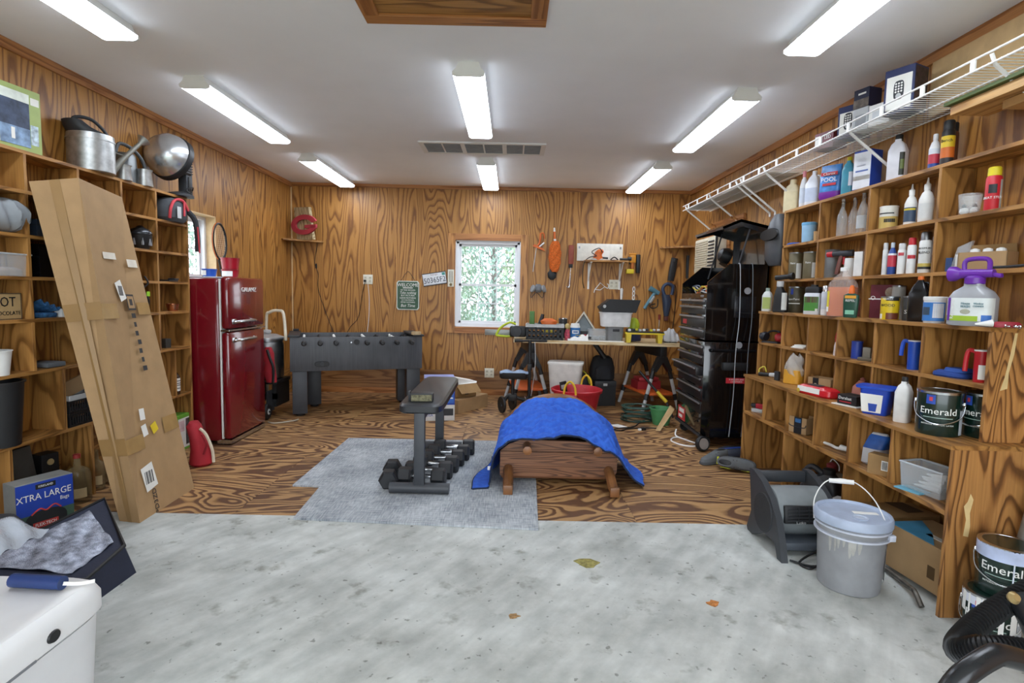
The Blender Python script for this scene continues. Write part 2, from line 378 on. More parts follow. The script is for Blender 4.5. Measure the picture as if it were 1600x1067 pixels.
struct('trim_4', MB().bx(XL, XL + .012, YB - .012, YB, .33, HC - .05), mat('d8b98a', .6), None, 'pale corner bead at the left back corner')
struct('baseboard_back', MB().bx(XL, XR, YB - .015, YB, 0, .055).bx(XL, XR, YB - .010, YB, .055, .075), M_TRIMX, None, 'low wooden baseboard along the back wall')

M_VINYL = mat('e4e6ea', .4, var=.02); M_PANE = mat('f4f8fa', .02, alpha=.08, var=0, name='window_glass')
def window(name, label, Mx, trim):
    """drawn in local space: opening .856 x 1.135 centred on x, sill at z 0, room side -y"""
    g = group_struct(name, label); W, Hh = .856 / 2, 1.135
    if trim:
        for r, m in (((-W - .1, -W, -.085, Hh + .085), M_TRIMZ), ((W, W + .1, -.085, Hh + .085), M_TRIMZ), ((-W, W, Hh, Hh + .085), M_TRIMX), ((-W, W, -.085, 0), M_TRIMX)):
            ob('casing_board', MB().bx(r[0], r[1], -.02, 0, r[2], r[3], .003, Mx), m, g, 0)
    d = .035 if trim else .10
    mj = M_VINYL if trim else mat('d9bd92', .6)
    ob('jamb', MB().bx(-W, -W + .012, 0, d + .03, 0, Hh, M=Mx).bx(W - .012, W, 0, d + .03, 0, Hh, M=Mx).bx(-W, W, 0, d + .03, Hh - .012, Hh, M=Mx).bx(-W, W, 0, d + .03, 0, .012, M=Mx), mj, g, 0)
    f = .035
    ob('window_frame', MB().bx(-W + .012, -W + .012 + f, d - .01, d + .06, 0, Hh, .003, Mx).bx(W - .012 - f, W - .012, d - .01, d + .06, 0, Hh, .003, Mx).bx(-W + .012, W - .012, d - .01, d + .06, Hh - .045, Hh - .012, .003, Mx).bx(-W + .012, W - .012, d - .015, d + .06, .012, .05, .003, Mx), M_VINYL, g, 0)
    a = W - .012 - f; mid = Hh * .49
    for z0, z1, y in ((.05, mid + .015, d + .005), (mid - .015, Hh - .045, d + .03)):
        sg = ob('sash', MB().bx(-a, a, y, y + .022, z0, z0 + .03, M=Mx).bx(-a, a, y, y + .022, z1 - .03, z1, M=Mx).bx(-a, -a + .028, y, y + .022, z0, z1, M=Mx).bx(a - .028, a, y, y + .022, z0, z1, M=Mx), M_VINYL, g, 0)
        ax, bx_ = -a + .028, a - .028; az, bz = z0 + .03, z1 - .03
        for i in (1, 2): x = ax + (bx_ - ax) * i / 3; ob('muntin', MB().bx(x - .006, x + .006, y + .004, y + .016, az, bz, M=Mx), M_VINYL, sg, 0)
        z = (az + bz) / 2; ob('muntin', MB().bx(ax, bx_, y + .005, y + .015, z - .006, z + .006, M=Mx), M_VINYL, sg, 0)
        for i in range(3):
            for j in range(2):
                ob('pane', MB().bx(ax + (bx_ - ax) * i / 3, ax + (bx_ - ax) * (i + 1) / 3, y + .009, y + .011, az + (bz - az) * j / 2, az + (bz - az) * (j + 1) / 2, M=Mx), M_PANE, sg, 0)
window('window_1', 'white double-hung window in a pine casing, back wall', T(-.315, YB, .91), True)
window('window_2', 'recessed white window in the left wall above the refrigerator', T(XL, 5.0725, .91) @ R_('Z', 90), False)

# garden trees outside the two windows
def leaf_mat(c):
    m = mat(c, .6, var=.35, scale=8); return m
def garden_tree(name, label, x, y, h, r, seed, c):
    rn = random.Random(seed); t = thing(name, label, 'tree', (x, y, -.05), 0, 'trees seen through the windows')
    tr = MB().tube([(0, 0, 0), (.05, 0, h * .4), (-.03, .04, h * .8)], .06, 7, 3)
    for i in range(9):
        a = rn.uniform(0, 6.28); z = h * rn.uniform(.25, .7); tr.tube([(0, 0, z), (r * .4 * math.cos(a), r * .4 * math.sin(a), z + h * .12), (r * .8 * math.cos(a), r * .8 * math.sin(a), z + h * .22)], .015, 5)
    ob('trunk', tr, mat('5b5148', .9), t)
    mb = MB()
    for i in range(4200):
        a = rn.uniform(0, 6.28); q = r * rn.random() ** .5; z = h * rn.uniform(.08, 1); q *= 1.1 - abs(z / h - .5)
        p = Vector((q * math.cos(a), q * math.sin(a), z)); s = rn.uniform(.035, .08)
        M = T(*p) @ Euler((rn.uniform(0, 6), rn.uniform(0, 6), rn.uniform(0, 6))).to_matrix().to_4x4()
        mb.add([(-s, 0, 0), (0, -s * .45, 0), (s, 0, .01), (0, s * .45, 0)], [(0, 1, 2, 3)], M)
    f = ob('foliage', mb, leaf_mat(c), t, 0)
    return t
garden_tree('garden_tree', 'leafy green tree left in the back window', -1.5, 10.4, 3.4, .95, 1, '7d9a80')
garden_tree('garden_tree', 'leafy pale green tree right in the back window', .75, 10.8, 3.3, .95, 2, '93ab88')
garden_tree('garden_tree', 'greyish green shrub low in the back window', -.45, 13.4, 3.4, 1.2, 3, '86a598')
garden_tree('garden_tree', 'green tree outside the window above the refrigerator', -6.3, 11.3, 3.6, 1.3, 4, '8fa89a')

# ------------------------------------------------------------------ ceiling lights, hatch, vent
M_LAMP = mat('eaf3ff', .5, var=0, emit=LAMP, name='lit_diffuser'); M_LSIDE = mat('e8f2ff', .5, var=0, emit=LAMP * .45, name='lit_diffuser_side'); M_CAP = mat('e3e3e0', .5, var=.02)
names = {(-2.105, 0): 'left row, nearest', (-2.105, 1): 'left row, middle', (-2.105, 2): 'left row, next to the back wall', (-.285, 1): 'centre row, between hatch and vent', (-.285, 2): 'centre row, next to the back wall',
         (1.52, 0): 'right row, nearest', (1.52, 1): 'right row, middle', (1.52, 2): 'right row, next to the back wall'}
for (x, i), nm in names.items():
    y0 = {0: 1.72, 1: 3.46 if x == -.285 else 3.77, 2: 5.80}[i]; y1 = {0: 3.09, 1: 4.82 if x == -.285 else 5.13, 2: 7.18}[i]
    t = thing('ceiling_light', 'lit white wraparound tube light on ceiling, ' + nm, 'ceiling light', (x, y0, HC), 0, 'ceiling tube lights')
    L = y1 - y0; pr = [(-.062, 0), (-.075, -.035), (-.098, -.058), (-.096, -.076), (-.075, -.084), (.075, -.084), (.096, -.076), (.098, -.058), (.075, -.035), (.062, 0)]
    ob('diffuser', MB().prism([(-.088, -.079), (-.072, -.0845), (.072, -.0845), (.088, -.079)], .012, L - .012, 'Y'), M_LAMP, t, 0)
    ob('diffuser_side', MB().prism([(-.097, -.058), (-.095, -.074), (-.088, -.0785), (.088, -.0785), (.095, -.074), (.097, -.058)], .012, L - .012, 'Y'), M_LSIDE, t, 0)
    ob('housing', MB().prism([(-.06, 0), (-.072, -.035), (-.095, -.0575), (.095, -.0575), (.072, -.035), (.06, 0)], .012, L - .012, 'Y'), M_CAP, t, 0)
    for a in (0, L - .012): ob('end_cap', MB().prism(pr, a, a + .012, 'Y'), M_CAP, t, 0)
h = thing('attic_hatch', 'pine framed attic hatch in the ceiling', 'hatch', (-.307, 2.96, HC))
for r, m in (((-.455, .455, -.085, 0), M_TRIMX), ((-.455, .455, -1.3, -1.215), M_TRIMX), ((-.455, -.375, -1.215, -.085), M_TRIM), ((.375, .455, -1.215, -.085), M_TRIM)):
    ob('frame_board', MB().bx(r[0], r[1], r[2], r[3], -.025, 0, .003), m, h, 0)
ob('hatch_panel', MB().bx(-.375, .375, -1.215, -.085, -.012, 0), M_SHX, h, 0)
v = thing('air_return_vent', 'long white return vent with six grey filter panels in ceiling', 'vent', (-.2965, 5.436, HC))
ob('frame', MB().bx(-.59, .59, -.2, -.165, -.014, 0).bx(-.59, .59, .165, .2, -.014, 0).bx(-.59, -.545, -.165, .165, -.014, 0).bx(.545, .59, -.165, .165, -.014, 0).bx(-.205, -.165, -.165, .165, -.014, 0).bx(.185, .225, -.165, .165, -.014, 0), M_CAP, v, 0)
for x0, x1 in ((-.545, -.205), (-.165, .185), (.225, .545)):
    c = (x0 + x1) / 2; ob('bar', MB().bx(c - .007, c + .007, -.165, .165, -.012, 0), M_CAP, v, 0)
    for a, b in ((x0, c - .007), (c + .007, x1)):
        pn = ob('filter_panel', MB().bx(a, b, -.165, .165, -.004, 0), mat('6e7072', .8), v, 0)
        mb = MB()
        for q in range(14): y = -.16 + q * .0245; mb.bx(a, b, y, y + .008, -.010, -.004)
        ob('louver', mb, mat('94969a', .6), pn, 0)

# ------------------------------------------------------------------ left cubby shelves
BT = .019
LX0, LX1 = XL, -2.69; LZ = [2.09, 1.872, 1.632, 1.40, 1.163, .868, .482]
ls = thing('cubby_shelf', 'tall shallow plywood cubby shelf along the left wall', 'shelf', (0, 0, 0))
LY0, LY1 = 1.6, 4.657
for z in LZ: ob('shelf_board', MB().bx(LX0, LX1, LY0, LY1, z - BT, z, .001), M_SHY, ls, 0)
ob('end_panel', MB().bx(LX0, LX1 + .001, LY1, LY1 + BT, 0, LZ[0], .001), M_SHZ, ls, 0)
def uprights(u, Ys, zs, x0, x1):
    for y in Ys:
        for a, b in zip(zs[1:], zs[:-1]): ob('divider', MB().bx(x0, x1, y - BT / 2, y + BT / 2, a, b - BT, .001), M_SHZ, u, 0)
ob('back_panel', MB().bx(LX0, LX0 + .006, 4.45, LY1, 0, LZ[0] - BT), M_SHZ, ls, 0)  # board added to block light leaking from the window opening into the end column
uprights(ls, (1.99, 2.37, 2.75, 3.135, 3.513, 3.895, 4.268), LZ[:6], LX0, LX1)
uprights(ls, (2.2, 2.77, 3.33, 3.9, 4.45), LZ[5:7], LX0, LX1)
uprights(ls, (1.8, 2.38, 2.95, 3.535, 4.12), [.482, 0], LX0, LX1)

# ------------------------------------------------------------------ right stepped cubby shelves
rs = thing('stepped_cubby_shelf', 'stepped plywood cubby shelf filling the right wall', 'shelf', (0, 0, 0))
RLX, RMX, RUX = 1.885, 2.058, 2.15
ZL, ZS, ZM, ZMS = .762, .47, 1.262, 1.01
ZU = [2.058, 1.787, 1.517]
# lower tier
Yn, Yf = 2.30, 4.41
for z, nm in ((ZL, 'step_top'), (ZS, 'shelf_board')): ob(nm, MB().bx(RLX - (.012 if z == ZL else 0), XR, Yn + (0 if z == ZL else BT), Yf, z - BT, z, .001), M_SHY, rs, 0)
ob('end_panel', MB().bx(RLX, XR, Yn, Yn + BT, 0, ZL - BT, .001), M_END, rs, 0)
ob('end_panel', MB().bx(RLX, XR, Yf - BT, Yf, 0, ZL - BT, .001), M_SHZ, rs, 0)
def ry(px, py, X): return atx(px, py, X).y
for px, py in ((1194.6, 596), (1230.7, 606), (1275, 621), (1328.7, 641), (1394.8, 664)):
    y = ry(px, py, RLX); ob('divider', MB().bx(RLX, XR, y - BT / 2, y + BT / 2, ZS, ZL - BT, .001), M_SHZ, rs, 0)
for px, py in ((1225.3, 674), (1320, 719)):
    y = ry(px, py, RLX); ob('divider', MB().bx(RLX, XR, y - BT / 2, y + BT / 2, 0, ZS - BT, .001), M_SHZ, rs, 0)
# middle tier
Ym, Yg = 2.365, 4.60
for z, nm in ((ZM, 'step_top'), (ZMS, 'shelf_board')): ob(nm, MB().bx(RMX - (.01 if z == ZM else 0), XR, Ym + (0 if z == ZM else BT), Yg, z - BT, z, .001), M_SHY, rs, 0)
ob('end_panel', MB().bx(RMX, XR, Ym, Ym + BT, ZL, ZM - BT, .001), M_END, rs, 0)
ob('end_panel', MB().bx(RMX, XR, Yg - BT, Yg, 0, ZM - BT, .001), M_SHZ, rs, 0)
for px, py in ((1223.5, 492), (1263.7, 495), (1310, 498), (1368, 502), (1443.6, 506)):
    y = ry(px, py, RMX)
    for a, b in ((ZL, ZMS - BT), (ZMS, ZM - BT)): ob('divider', MB().bx(RMX, XR, y - BT / 2, y + BT / 2, a, b, .001), M_SHZ, rs, 0)
for p_, zz in (((RLX + .085, .47, .02), 0), ((RMX + .075, 1.09, .022), 1)):      # bare spots where the stain flaked off
    X_, z_, w_ = p_; yy = (Yn if zz == 0 else Ym) - .0006
    pl_ = [(X_ - w_ * .6, z_ - .10), (X_ + w_ * .5, z_ - .105), (X_ + w_ * .7, z_ - .06), (X_ + w_ * .4, z_), (X_ + w_ * .9, z_ + .06), (X_ + w_ * .2, z_ + .085), (X_ - w_ * .3, z_ + .05), (X_ - w_, z_ + .03), (X_ - w_ * .3, z_ - .03)] if zz == 0 else [(X_ - w_ * .9, z_ - .10), (X_ + w_ * .5, z_ - .09), (X_ + w_ * .5, z_ - .02), (X_ + w_ * 1.2, z_ + .06), (X_ + w_ * 1.5, z_ + .15), (X_ + w_, z_ + .15), (X_ + w_ * .4, z_ + .05), (X_ - w_ * .2, z_ - .04)]
    ob('bare_spot', MB().prism(pl_, yy, yy + .0005, 'Y'), mat('d9c08a', .6), rs, 0)
# upper tier
Yu, Yv = 1.7, 4.47
for z in ZU: ob('shelf_board', MB().bx(RUX, XR, Yu, Yv, z - BT, z, .001), M_SHY, rs, 0)
ob('end_panel', MB().bx(RUX, XR, Yv - BT, Yv, ZM, ZU[0] - BT, .001), M_SHZ, rs, 0)
ob('end_panel', MB().bx(RUX, XR, Yu, Yu + BT, ZM, ZU[0] - BT, .001), M_SHZ, rs, 0)
for px, py in ((1282, 316), (1359.7, 293), (1470.5, 258)):
    y = ry(px, py, RUX)
    for a, b in zip(ZU[1:] + [ZM], ZU): ob('divider', MB().bx(RUX, XR, y - BT / 2, y + BT / 2, a, b - BT, .001), M_SHZ, rs, 0)
# ================================================================== large things on the floor
# ---- refrigerator
M_FR = mat('70101b', .18, var=.04, coat=.6, name='glossy_red_enamel')
fr = thing('refrigerator', 'glossy dark red retro refrigerator with chrome handles against left wall', 'refrigerator', (-2.64, 5.06, 0))
FD, FW, FH = .49, .70, 1.455            # local x: depth (door to +x), y: width
ob('body', MB().bx(-.245, .165, -.34, .34, .03, FH - .012, .035), M_FR, fr)
for z0, z1 in ((.05, .985), (1.005, FH)):
    dr = ob('door', MB().bx(.178, .25, -.345, .345, z0, z1, .03), M_FR, fr)
    zh = z1 - .075 if z1 < 1.2 else z0 + .065
    hd = ob('handle', MB().tube([(.252, -.27, zh), (.285, -.25, zh), (.29, -.08, zh + .003), (.285, .08, zh), (.252, .1, zh)], .013, 8, 4), M_CHROME, dr)
    ob('handle_plate', MB().bx(.248, .256, -.29, -.22, zh - .022, zh + .022, .004), M_CHROME, hd)
ob('gasket', MB().bx(.164, .179, -.335, .335, .055, FH - .02, .002), M_WHITE, fr, 0)
ob('chrome_strip', MB().bx(.18, .254, -.347, .347, .988, 1.002, .002), M_CHROME, fr, 0)
ob('kick_plate', MB().bx(.12, .245, -.33, .33, .012, .045), M_CHROME, fr, 0)
for x in (-.2, .15):
    for y in (-.29, .29): ob('foot', MB().cyl((x, y, 0), (x, y, .035), .02), M_BLACK, fr)
txt('GALANZ', .055, M_WHITE, fr, T(.25, .02, 1.345) @ R_('Z', 90), ext=.003, sx=1.3)
ob('top_mat', MB().bx(-.22, .15, -.3, .32, FH - .012, FH - .002, .003), mat('c8d2dc', .25), fr, label='pale shiny sheet on top')
FT = FH - .002
def cup(name, label, cat, c, r0, r1, h, m, loc, rim=.004):
    t = thing(name, label, cat, loc)
    ob('wall', MB().lathe([(r0, 0), (r1, h), (r1 + rim, h), (r1 + rim, h + rim), (r1 - .003, h + rim), (r0 - .003, .004)], 28), m, t)
    return t
t = cup('blue_bucket', 'small blue plastic bucket with a white label on refrigerator', 'bucket', 0, .05, .062, .065, mat('1d4fb0', .35), (-2.66, 4.93, FT))
ob('paper_label', MB().arc(.056, .056, .012, .055, -55, 5, off=.006), M_PAPER, t)
t = cup('red_cup', 'dark red cup standing on refrigerator, white label, under another cup', 'cup', 0, .062, .075, .07, mat('9c1024', .35), (-2.62, 5.22, FT))
ob('paper_label', MB().arc(.068, .068, .012, .06, -45, 40, off=.007), M_PAPER, t)
cup('red_cup', 'upper dark red cup stacked in another on the refrigerator', 'cup', 0, .068, .08, .10, mat('9c1024', .35), (-2.62, 5.22, FT + .078))
# tennis racket leaning on the wall behind
t = thing('tennis_racket', 'orange strung tennis racket leaning on wall behind refrigerator', 'racket', (-2.80, 5.47, FT - .35), rot=(0, rad(-7), rad(90)))
c = [(.12 * math.cos(a), 0, .70 + .17 * math.sin(a)) for a in [2 * PI * i / 28 for i in range(28)]]
ob('frame', MB().tube(c, .012, 8, 0, True).tube([(-.05, 0, .55), (-.015, 0, .40), (-.012, 0, .36)], .009, 6).tube([(.05, 0, .55), (.015, 0, .40), (.012, 0, .36)], .009, 6), M_BLACK, t)
ob('frame_stripe', MB().tube([(p[0] * 1.06, p[1], .70 + (p[2] - .70) * 1.05) for p in c], .006, 6, 0, True), mat('c8661c', .4), t)
mb = MB()
for i in range(-6, 7):
    x = i * .017; h_ = .165 * math.sqrt(max(0, 1 - (x / .117) ** 2)); mb.cyl((x, 0, .70 - h_), (x, 0, .70 + h_), .0012, n=4)
for i in range(-8, 9):
    z = i * .018; h_ = .115 * math.sqrt(max(0, 1 - (z / .165) ** 2)); mb.cyl((-h_, 0, .70 + z), (h_, 0, .70 + z), .0012, n=4)
ob('strings', mb, mat('d9b48c', .5), t)
ob('grip', MB().cyl((0, 0, .345), (0, 0, .40), .016), mat('d07a26', .6), t)

# ---- foosball table
M_FB = woven('dark_grey_woodgrain', '3c3e42', '505256', 6, 60, .05, .5); M_FBD = mat('2b2d30', .5)
ft = thing('foosball_table', 'dark grey foosball table with black rod handles by back wall', 'foosball table', (-2.316, 5.82, 0), 20)
LW, DW = 1.40, .70
ob('front_panel', MB().bx(0, LW, 0, .03, .49, .855, .002), M_FB, ft)
ob('back_panel', MB().bx(0, LW, DW - .03, DW, .49, .855, .002), M_FB, ft)
for x in (0, LW - .04): ob('side_panel', MB().bx(x, x + .04, .03, DW - .03, .49, .855, .002), M_FBD, ft)
for x in (-.02, LW - .10): ob('end_rail', MB().bx(x, x + .12, -.012, DW + .01, .855, .875, .003), M_FBD, ft)
ob('play_field', MB().bx(.04, LW - .04, .03, DW - .03, .62, .64), mat('3e5b45', .6), ft)
for u, v_ in ((.02, .015), (LW - .17, .015), (.17, .50), (LW - .2, .50)):
    lg = ob('leg', MB().bx(u, u + .15, v_, v_ + .15, .03, .49, .004), mat('34363a', .5), ft)
    ob('leveler_foot', MB().cyl((u + .075, v_ + .075, 0), (u + .075, v_ + .075, .032), .045, .05), M_BLACK, lg)
fl_ = ob('ball_return', MB().loft([(0, .075, .032), (.006, .07, .028)], 24, 2.6, T(.32, -.001, .565) @ R_('X', 90)), M_BLACK, ft)
ob('return_hole', MB().lathe([(.022, 0), (.02, .004)], 16, T(.32, -.007, .565) @ R_('X', 90)), M_DK, fl_)
ob('ball_entry', MB().lathe([(.03, 0), (.03, .02), (.018, .02)], 18, T(.68, -.001, .80) @ R_('X', 90)), M_BLACK, ft)
men = ['e8e8e4', '1c1c1e']
for i in range(8):
    x = .14 + i * .16
    rod = ob('rod', MB().cyl((x, -.06, .80), (x, DW + .1, .80), .008, n=10), M_CHROME, ft)
    if i in (0, 1, 2, 4, 5, 6, 7): ob('rod_handle', MB().lathe([(.018, 0), (.024, .02), (.02, .06), (.026, .12), (.016, .135)], 14, T(x, -.03, .80) @ R_('X', 90) @ R_('X', 0)), M_BLACK, rod)
    ob('bumper', MB().cyl((x, .03, .80), (x, .06, .80), .02, n=12).cyl((x, DW - .06, .80), (x, DW - .03, .80), .02, n=12), M_BLACK, rod)
    for j in range(3):
        y = .17 + j * .17
        ob('player', MB().bx(x - .012, x + .012, y - .018, y + .018, .715, .815, .006).bx(x - .016, x + .02, y - .014, y + .014, .70, .72, .004).lathe([(.006, 0), (.016, .015), (.013, .03), (.004, .036)], 10, T(x, y, .812)), mat(men[i % 2], .4), rod)
ob('score_counter', MB().bx(.02, .08, DW - .03, DW + .0, .875, .90, .004).bx(LW - .09, LW - .03, .1, .16, .875, .885, .003), M_BLACK, ft)
t = solo('tape_roll', 'tan tape roll on the right end of the foosball table', 'tape roll', MB().lathe([(.045, 0), (.055, .003), (.055, .032), (.045, .035), (.03, .033), (.03, .002)], 24), mat('b29a74', .6), (-.985 - .08, 6.27, .876))

# ---- keg on a hand truck behind the refrigerator
kg = thing('beverage_keg', 'stainless keg with lid standing on a black cart beside refrigerator', 'keg', (-2.60, 5.93, .40))
ob('shell', MB().lathe([(.14, 0), (.16, .02), (.165, .05), (.165, .36), (.155, .40), (.165, .405), (.165, .43), (.12, .455)], 30), M_STEEL, kg)
ob('lid', MB().lathe([(.168, .43), (.168, .447), (.10, .475), (.03, .48)], 30), mat('b9bcbf', .35, .7), kg)
ob('lid_knob', MB().lathe([(.03, .478), (.045, .50), (.04, .52), (.01, .525)], 16), M_LGREY, kg)
ct = thing('hand_truck', 'black wheeled hand truck with curved cream handle beside refrigerator', 'hand truck', (-2.60, 5.93, 0))
ob('handle', MB().tube([(-.09, .19, .1), (-.09, .19, .98), (-.05, .19, 1.10), (.05, .19, 1.12), (.11, .17, 1.08), (.16, .10, .80)], .016, 8, 5), mat('d8cfb8', .4), ct)
ob('deck', MB().bx(-.16, .17, -.17, .20, .36, .40, .01).bx(-.14, -.10, -.15, .2, .12, .36).bx(.11, .15, -.15, .2, .12, .36).bx(-.14, .15, -.15, -.11, .2, .26), M_BLACK, ct)
for x in (-.02, .09):
    wh = ob('wheel', MB().lathe([(.03, -.02), (.07, -.022), (.085, -.01), (.085, .01), (.07, .022), (.03, .02)], 24, T(x, -.24, .087) @ R_('Y', 90)), M_BLACK, ct)
    ob('hub', MB().cyl((x - .024, -.24, .087), (x + .024, -.24, .087), .03), M_LGREY, wh)
ob('axle', MB().cyl((-.06, -.24, .087), (.13, -.24, .087), .01).bx(-.04, -.02, -.25, -.1, .08, .3).bx(.09, .11, -.25, -.1, .08, .3), M_DK, ct)
t = thing('red_jacket', 'red and black jacket bunched against the keg beside refrigerator', 'jacket', (-2.47, 5.68, .40))
ob('cloth', MB().loft([(.0, .05, .04, .02, 0), (.08, .06, .05, .0, .01), (.2, .045, .05, .0, 0), (.3, .055, .04, -.01, 0), (.36, .03, .03, -.01, 0)], 14, 2.5), mat('a3202c', .8), t)
ob('strap', MB().tube([(.05, -.04, .0), (.06, -.05, .15), (.03, -.055, .25), (0, -.05, .34)], .014, 6, 4), M_BLACK, t)
solo('power_cord', 'pale cord lying on the floor beside foosball leg', 'cord', MB().tube([(-2.45, 5.58, .006), (-2.36, 5.54, .006), (-2.22, 5.66, .006), (-2.20, 5.73, .006)], .006, 6, 6), mat('a8a294', .5))

# ---- cardboard carton leaning on the left shelves
p0, p1, p2, p3 = V(-2.244, 3.127, 0), V(-2.112, 3.105, .0), V(-2.127, 3.685, 0), V(-2.262, 3.70, 0)
q0, q1, q2, q3 = V(-2.635, 3.09, 1.915), V(-2.42, 3.16, 1.952), V(-2.52, 3.65, 1.927), V(-2.672, 3.60, 1.90)
bxo = thing('long_carton', 'long brown cardboard carton leaning upright on the left shelves', 'carton', p0)
ob('carton_body', MB().hexa([p - p0 for p in (p0, p1, p2, p3, q0, q1, q2, q3)]), M_CARD, bxo, 0)
def cface(u, v_, d=.0): # wide face: u across from near to far, v up
    a = p1.lerp(p2, u); b = q1.lerp(q2, u); p = a.lerp(b, v_); n = (p2 - p1).cross(q1 - p1).normalized(); return p + n * d - p0
def sface(u, v_, d=.0):
    a = p0.lerp(p1, u); b = q0.lerp(q1, u); p = a.lerp(b, v_); n = (p1 - p0).cross(q0 - p0).normalized(); return p + n * d - p0
def cquad(name, m, u0, u1, v0, v1, f=cface, d=.001, tilt=0, lab=None):
    c_ = ((u0 + u1) / 2, (v0 + v1) / 2); pts = []
    for u, v_ in ((u0, v0), (u1, v0), (u1, v1), (u0, v1)):
        du, dv = (u - c_[0]) * .58, (v_ - c_[1]) * 1.98; ca, sa = math.cos(rad(tilt)), math.sin(rad(tilt)); du, dv = du * ca - dv * sa, du * sa + dv * ca
        pts.append((c_[0] + du / .58, c_[1] + dv / 1.98))
    o = ob(name, MB().hexa([f(u, v_, .0002) for u, v_ in pts] + [f(u, v_, d) for u, v_ in pts]), m, bxo, 0)
    if lab: o['label'] = lab
    return o
cquad('packing_tape', M_TAPE, .40, .62, 0, 1, sface)
M_TAPE2 = mat('a78654', .25)
for u0, u1, v0, v1 in ((0, .3, .60, .645), (.72, 1, .61, .65), (0, .3, .2, .245), (.7, 1, .22, .27)): cquad('packing_tape', M_TAPE2, u0, u1, v0, v1)
for v0 in (.2, .60): cquad('packing_tape', M_TAPE, 0, 1, v0, v0 + .05, sface, .0016)
for u0, u1, v0, v1 in ((.22, .48, .78, .80), (.72, .95, .765, .79)): cquad('tape_scrap', mat('e8e4d8', .2), u0, u1, v0, v1, tilt=2)
def card_label(u0, u1, v0, v1, tilt, lines):
    cquad('paper_label', M_PAPER, u0, u1, v0, v1, tilt=tilt)
    n = lines; 
    for i in range(n):
        a = u0 + (u1 - u0) * (.15 + .7 * i / n); cquad('barcode', M_DK, a, a + (u1 - u0) * (.08 if i % 2 else .04), v0 + (v1 - v0) * .25, v0 + (v1 - v0) * .75, d=.0016, tilt=0)
card_label(.37, .50, .655, .715, 18, 7)
card_label(.17, .37, .075, .15, 8, 6)
for u0, v0, tl in ((.31, .285, -3), (.30, .235, 8)): cquad('paper_label', M_PAPER, u0, u0 + .09, v0, v0 + .035, tilt=tl)
cquad('yellow_label', mat('e3c62a', .5), .47, .58, .235, .265, tilt=18)
for u0, u1, v0, v1 in ((.52, .68, .625, .675), ): cquad('shipping_mark', M_DK, u0, u1, v0, v1); cquad('shipping_mark', M_CARD, u0 + .015, u1 - .015, v0 + .006, v1 - .006, d=.0016); cquad('shipping_mark', M_DK, u0 + .05, u1 - .05, v0 + .015, v1 - .015, d=.002)
for i in range(7): cquad('shipping_mark', M_DK, .56 + .012 * (i % 2), .62 + .02 * (i % 3 == 0), .60 - i * .028, .615 - i * .028)
pm = cface(.18, .045, .002); 
def card_text(s, size, u, v_):
    o = txt(s, size, M_DK, bxo); ex = (cface(u, v_ + .01) - cface(u, v_)).normalized(); ey = -(cface(u + .01, v_) - cface(u, v_)).normalized(); ez = ex.cross(ey).normalized(); ey = ez.cross(ex)
    Mx = Matrix((ex, -ez * -1 * -1, ey)).transposed().to_4x4(); o.matrix_local = T(*cface(u, v_, .002)) @ Matrix((ex, -ez, ey)).transposed().to_4x4()
card_text('PD3ZD', .05, .30, .035)

# ---- rug, weight bench, dumbbells
rg = solo('area_rug', 'mottled grey woven rug with a notched corner under weight bench', 'rug', MB().prism([(-1.463, 5.01), (-1.486, 3.75), (-1.291, 3.737), (-1.264, 3.194), (.185, 3.11), (.208, 3.877), (.21, 5.01)], .0005, .012, 'Z'), M_RUG, ang=0)
wb = thing('weight_bench', 'black padded flat weight bench standing on the rug', 'bench', (-.59, 3.64, .0125))
ob('pad', MB().loft([(0, .135, .62, 0, 0, 9), (.012, .15, .635, 0, 0, 9), (.05, .15, .635, 0, 0, 9), (.062, .135, .62, 0, 0, 9)], 40, 9, T(.0, .60, .545)), mat('26282c', .38, bump=.08), wb)
M_BF = mat('3a3d42', .5)
for y, s_ in ((.0, .20), (1.05, .19)):
    ob('leg', MB().bx(-.035, .035, y - .025, y + .025, .05, .55, .004), M_BF, wb)
    ob('foot_bar', MB().cyl((-s_, y, .036), (s_, y, .036), .036, n=14), M_BF, wb)
ob('spine', MB().bx(-.03, .03, .02, 1.03, .50, .546, .004), M_BF, wb)
def dumbbell():
    t = thing('dumbbell', 'd', 'dumbbell', (0, 0, 0), 0, 'hex dumbbells under the weight bench')
    ob('handle', MB().lathe([(.012, -.09), (.016, -.05), (.019, 0), (.016, .05), (.012, .09)], 14, T(0, 0, .062) @ R_('Y', 90)), M_CHROME, t)
    for s_ in (-1, 1): ob('hex_head', MB().loft([(0, .058, .058), (.012, .068, .068), (.085, .068, .068), (.10, .055, .055)], 6, 2, T(s_ * .07, 0, .0595) @ R_('Y', 90 * s_)), mat('1f2125', .5), t, 20)
    return t
d0 = dumbbell(); first = True
order = ['nearest', 'second nearest', 'third nearest', 'fourth nearest', 'fifth nearest', 'farthest']
for i in range(6):
    L = 'black hex dumbbell with chrome handle under bench, %s in the row' % order[i]
    loc = (-.60 + .03 * i, 3.80 + i * .153, .0125); rz = (-3, 2, -2, 3, 0, 3)[i]
    if i == 0: d0.location = loc; d0.rotation_euler = (0, 0, rad(rz)); d0['label'] = L
    else: dup(d0, loc, rz, L)
dup(d0, (-.83, 3.86, .0125), 96, 'black hex dumbbell lying endwise, leftmost under bench')
t = thing('black_case', 'small worn black case lying on the weight bench', 'case', (-.60, 3.74, .62), 4)
ob('shell', MB().bx(-.07, .085, -.035, .045, 0, .058, .004), M_BLACK, t); ob('scuffed_front', MB().bx(-.062, .075, -.037, -.035, .006, .048), mat('77745a', .8, var=.6, scale=60), t, 0)
ob('latch', MB().bx(-.085, -.07, -.02, .03, .0, .07, .003), M_DK, t)

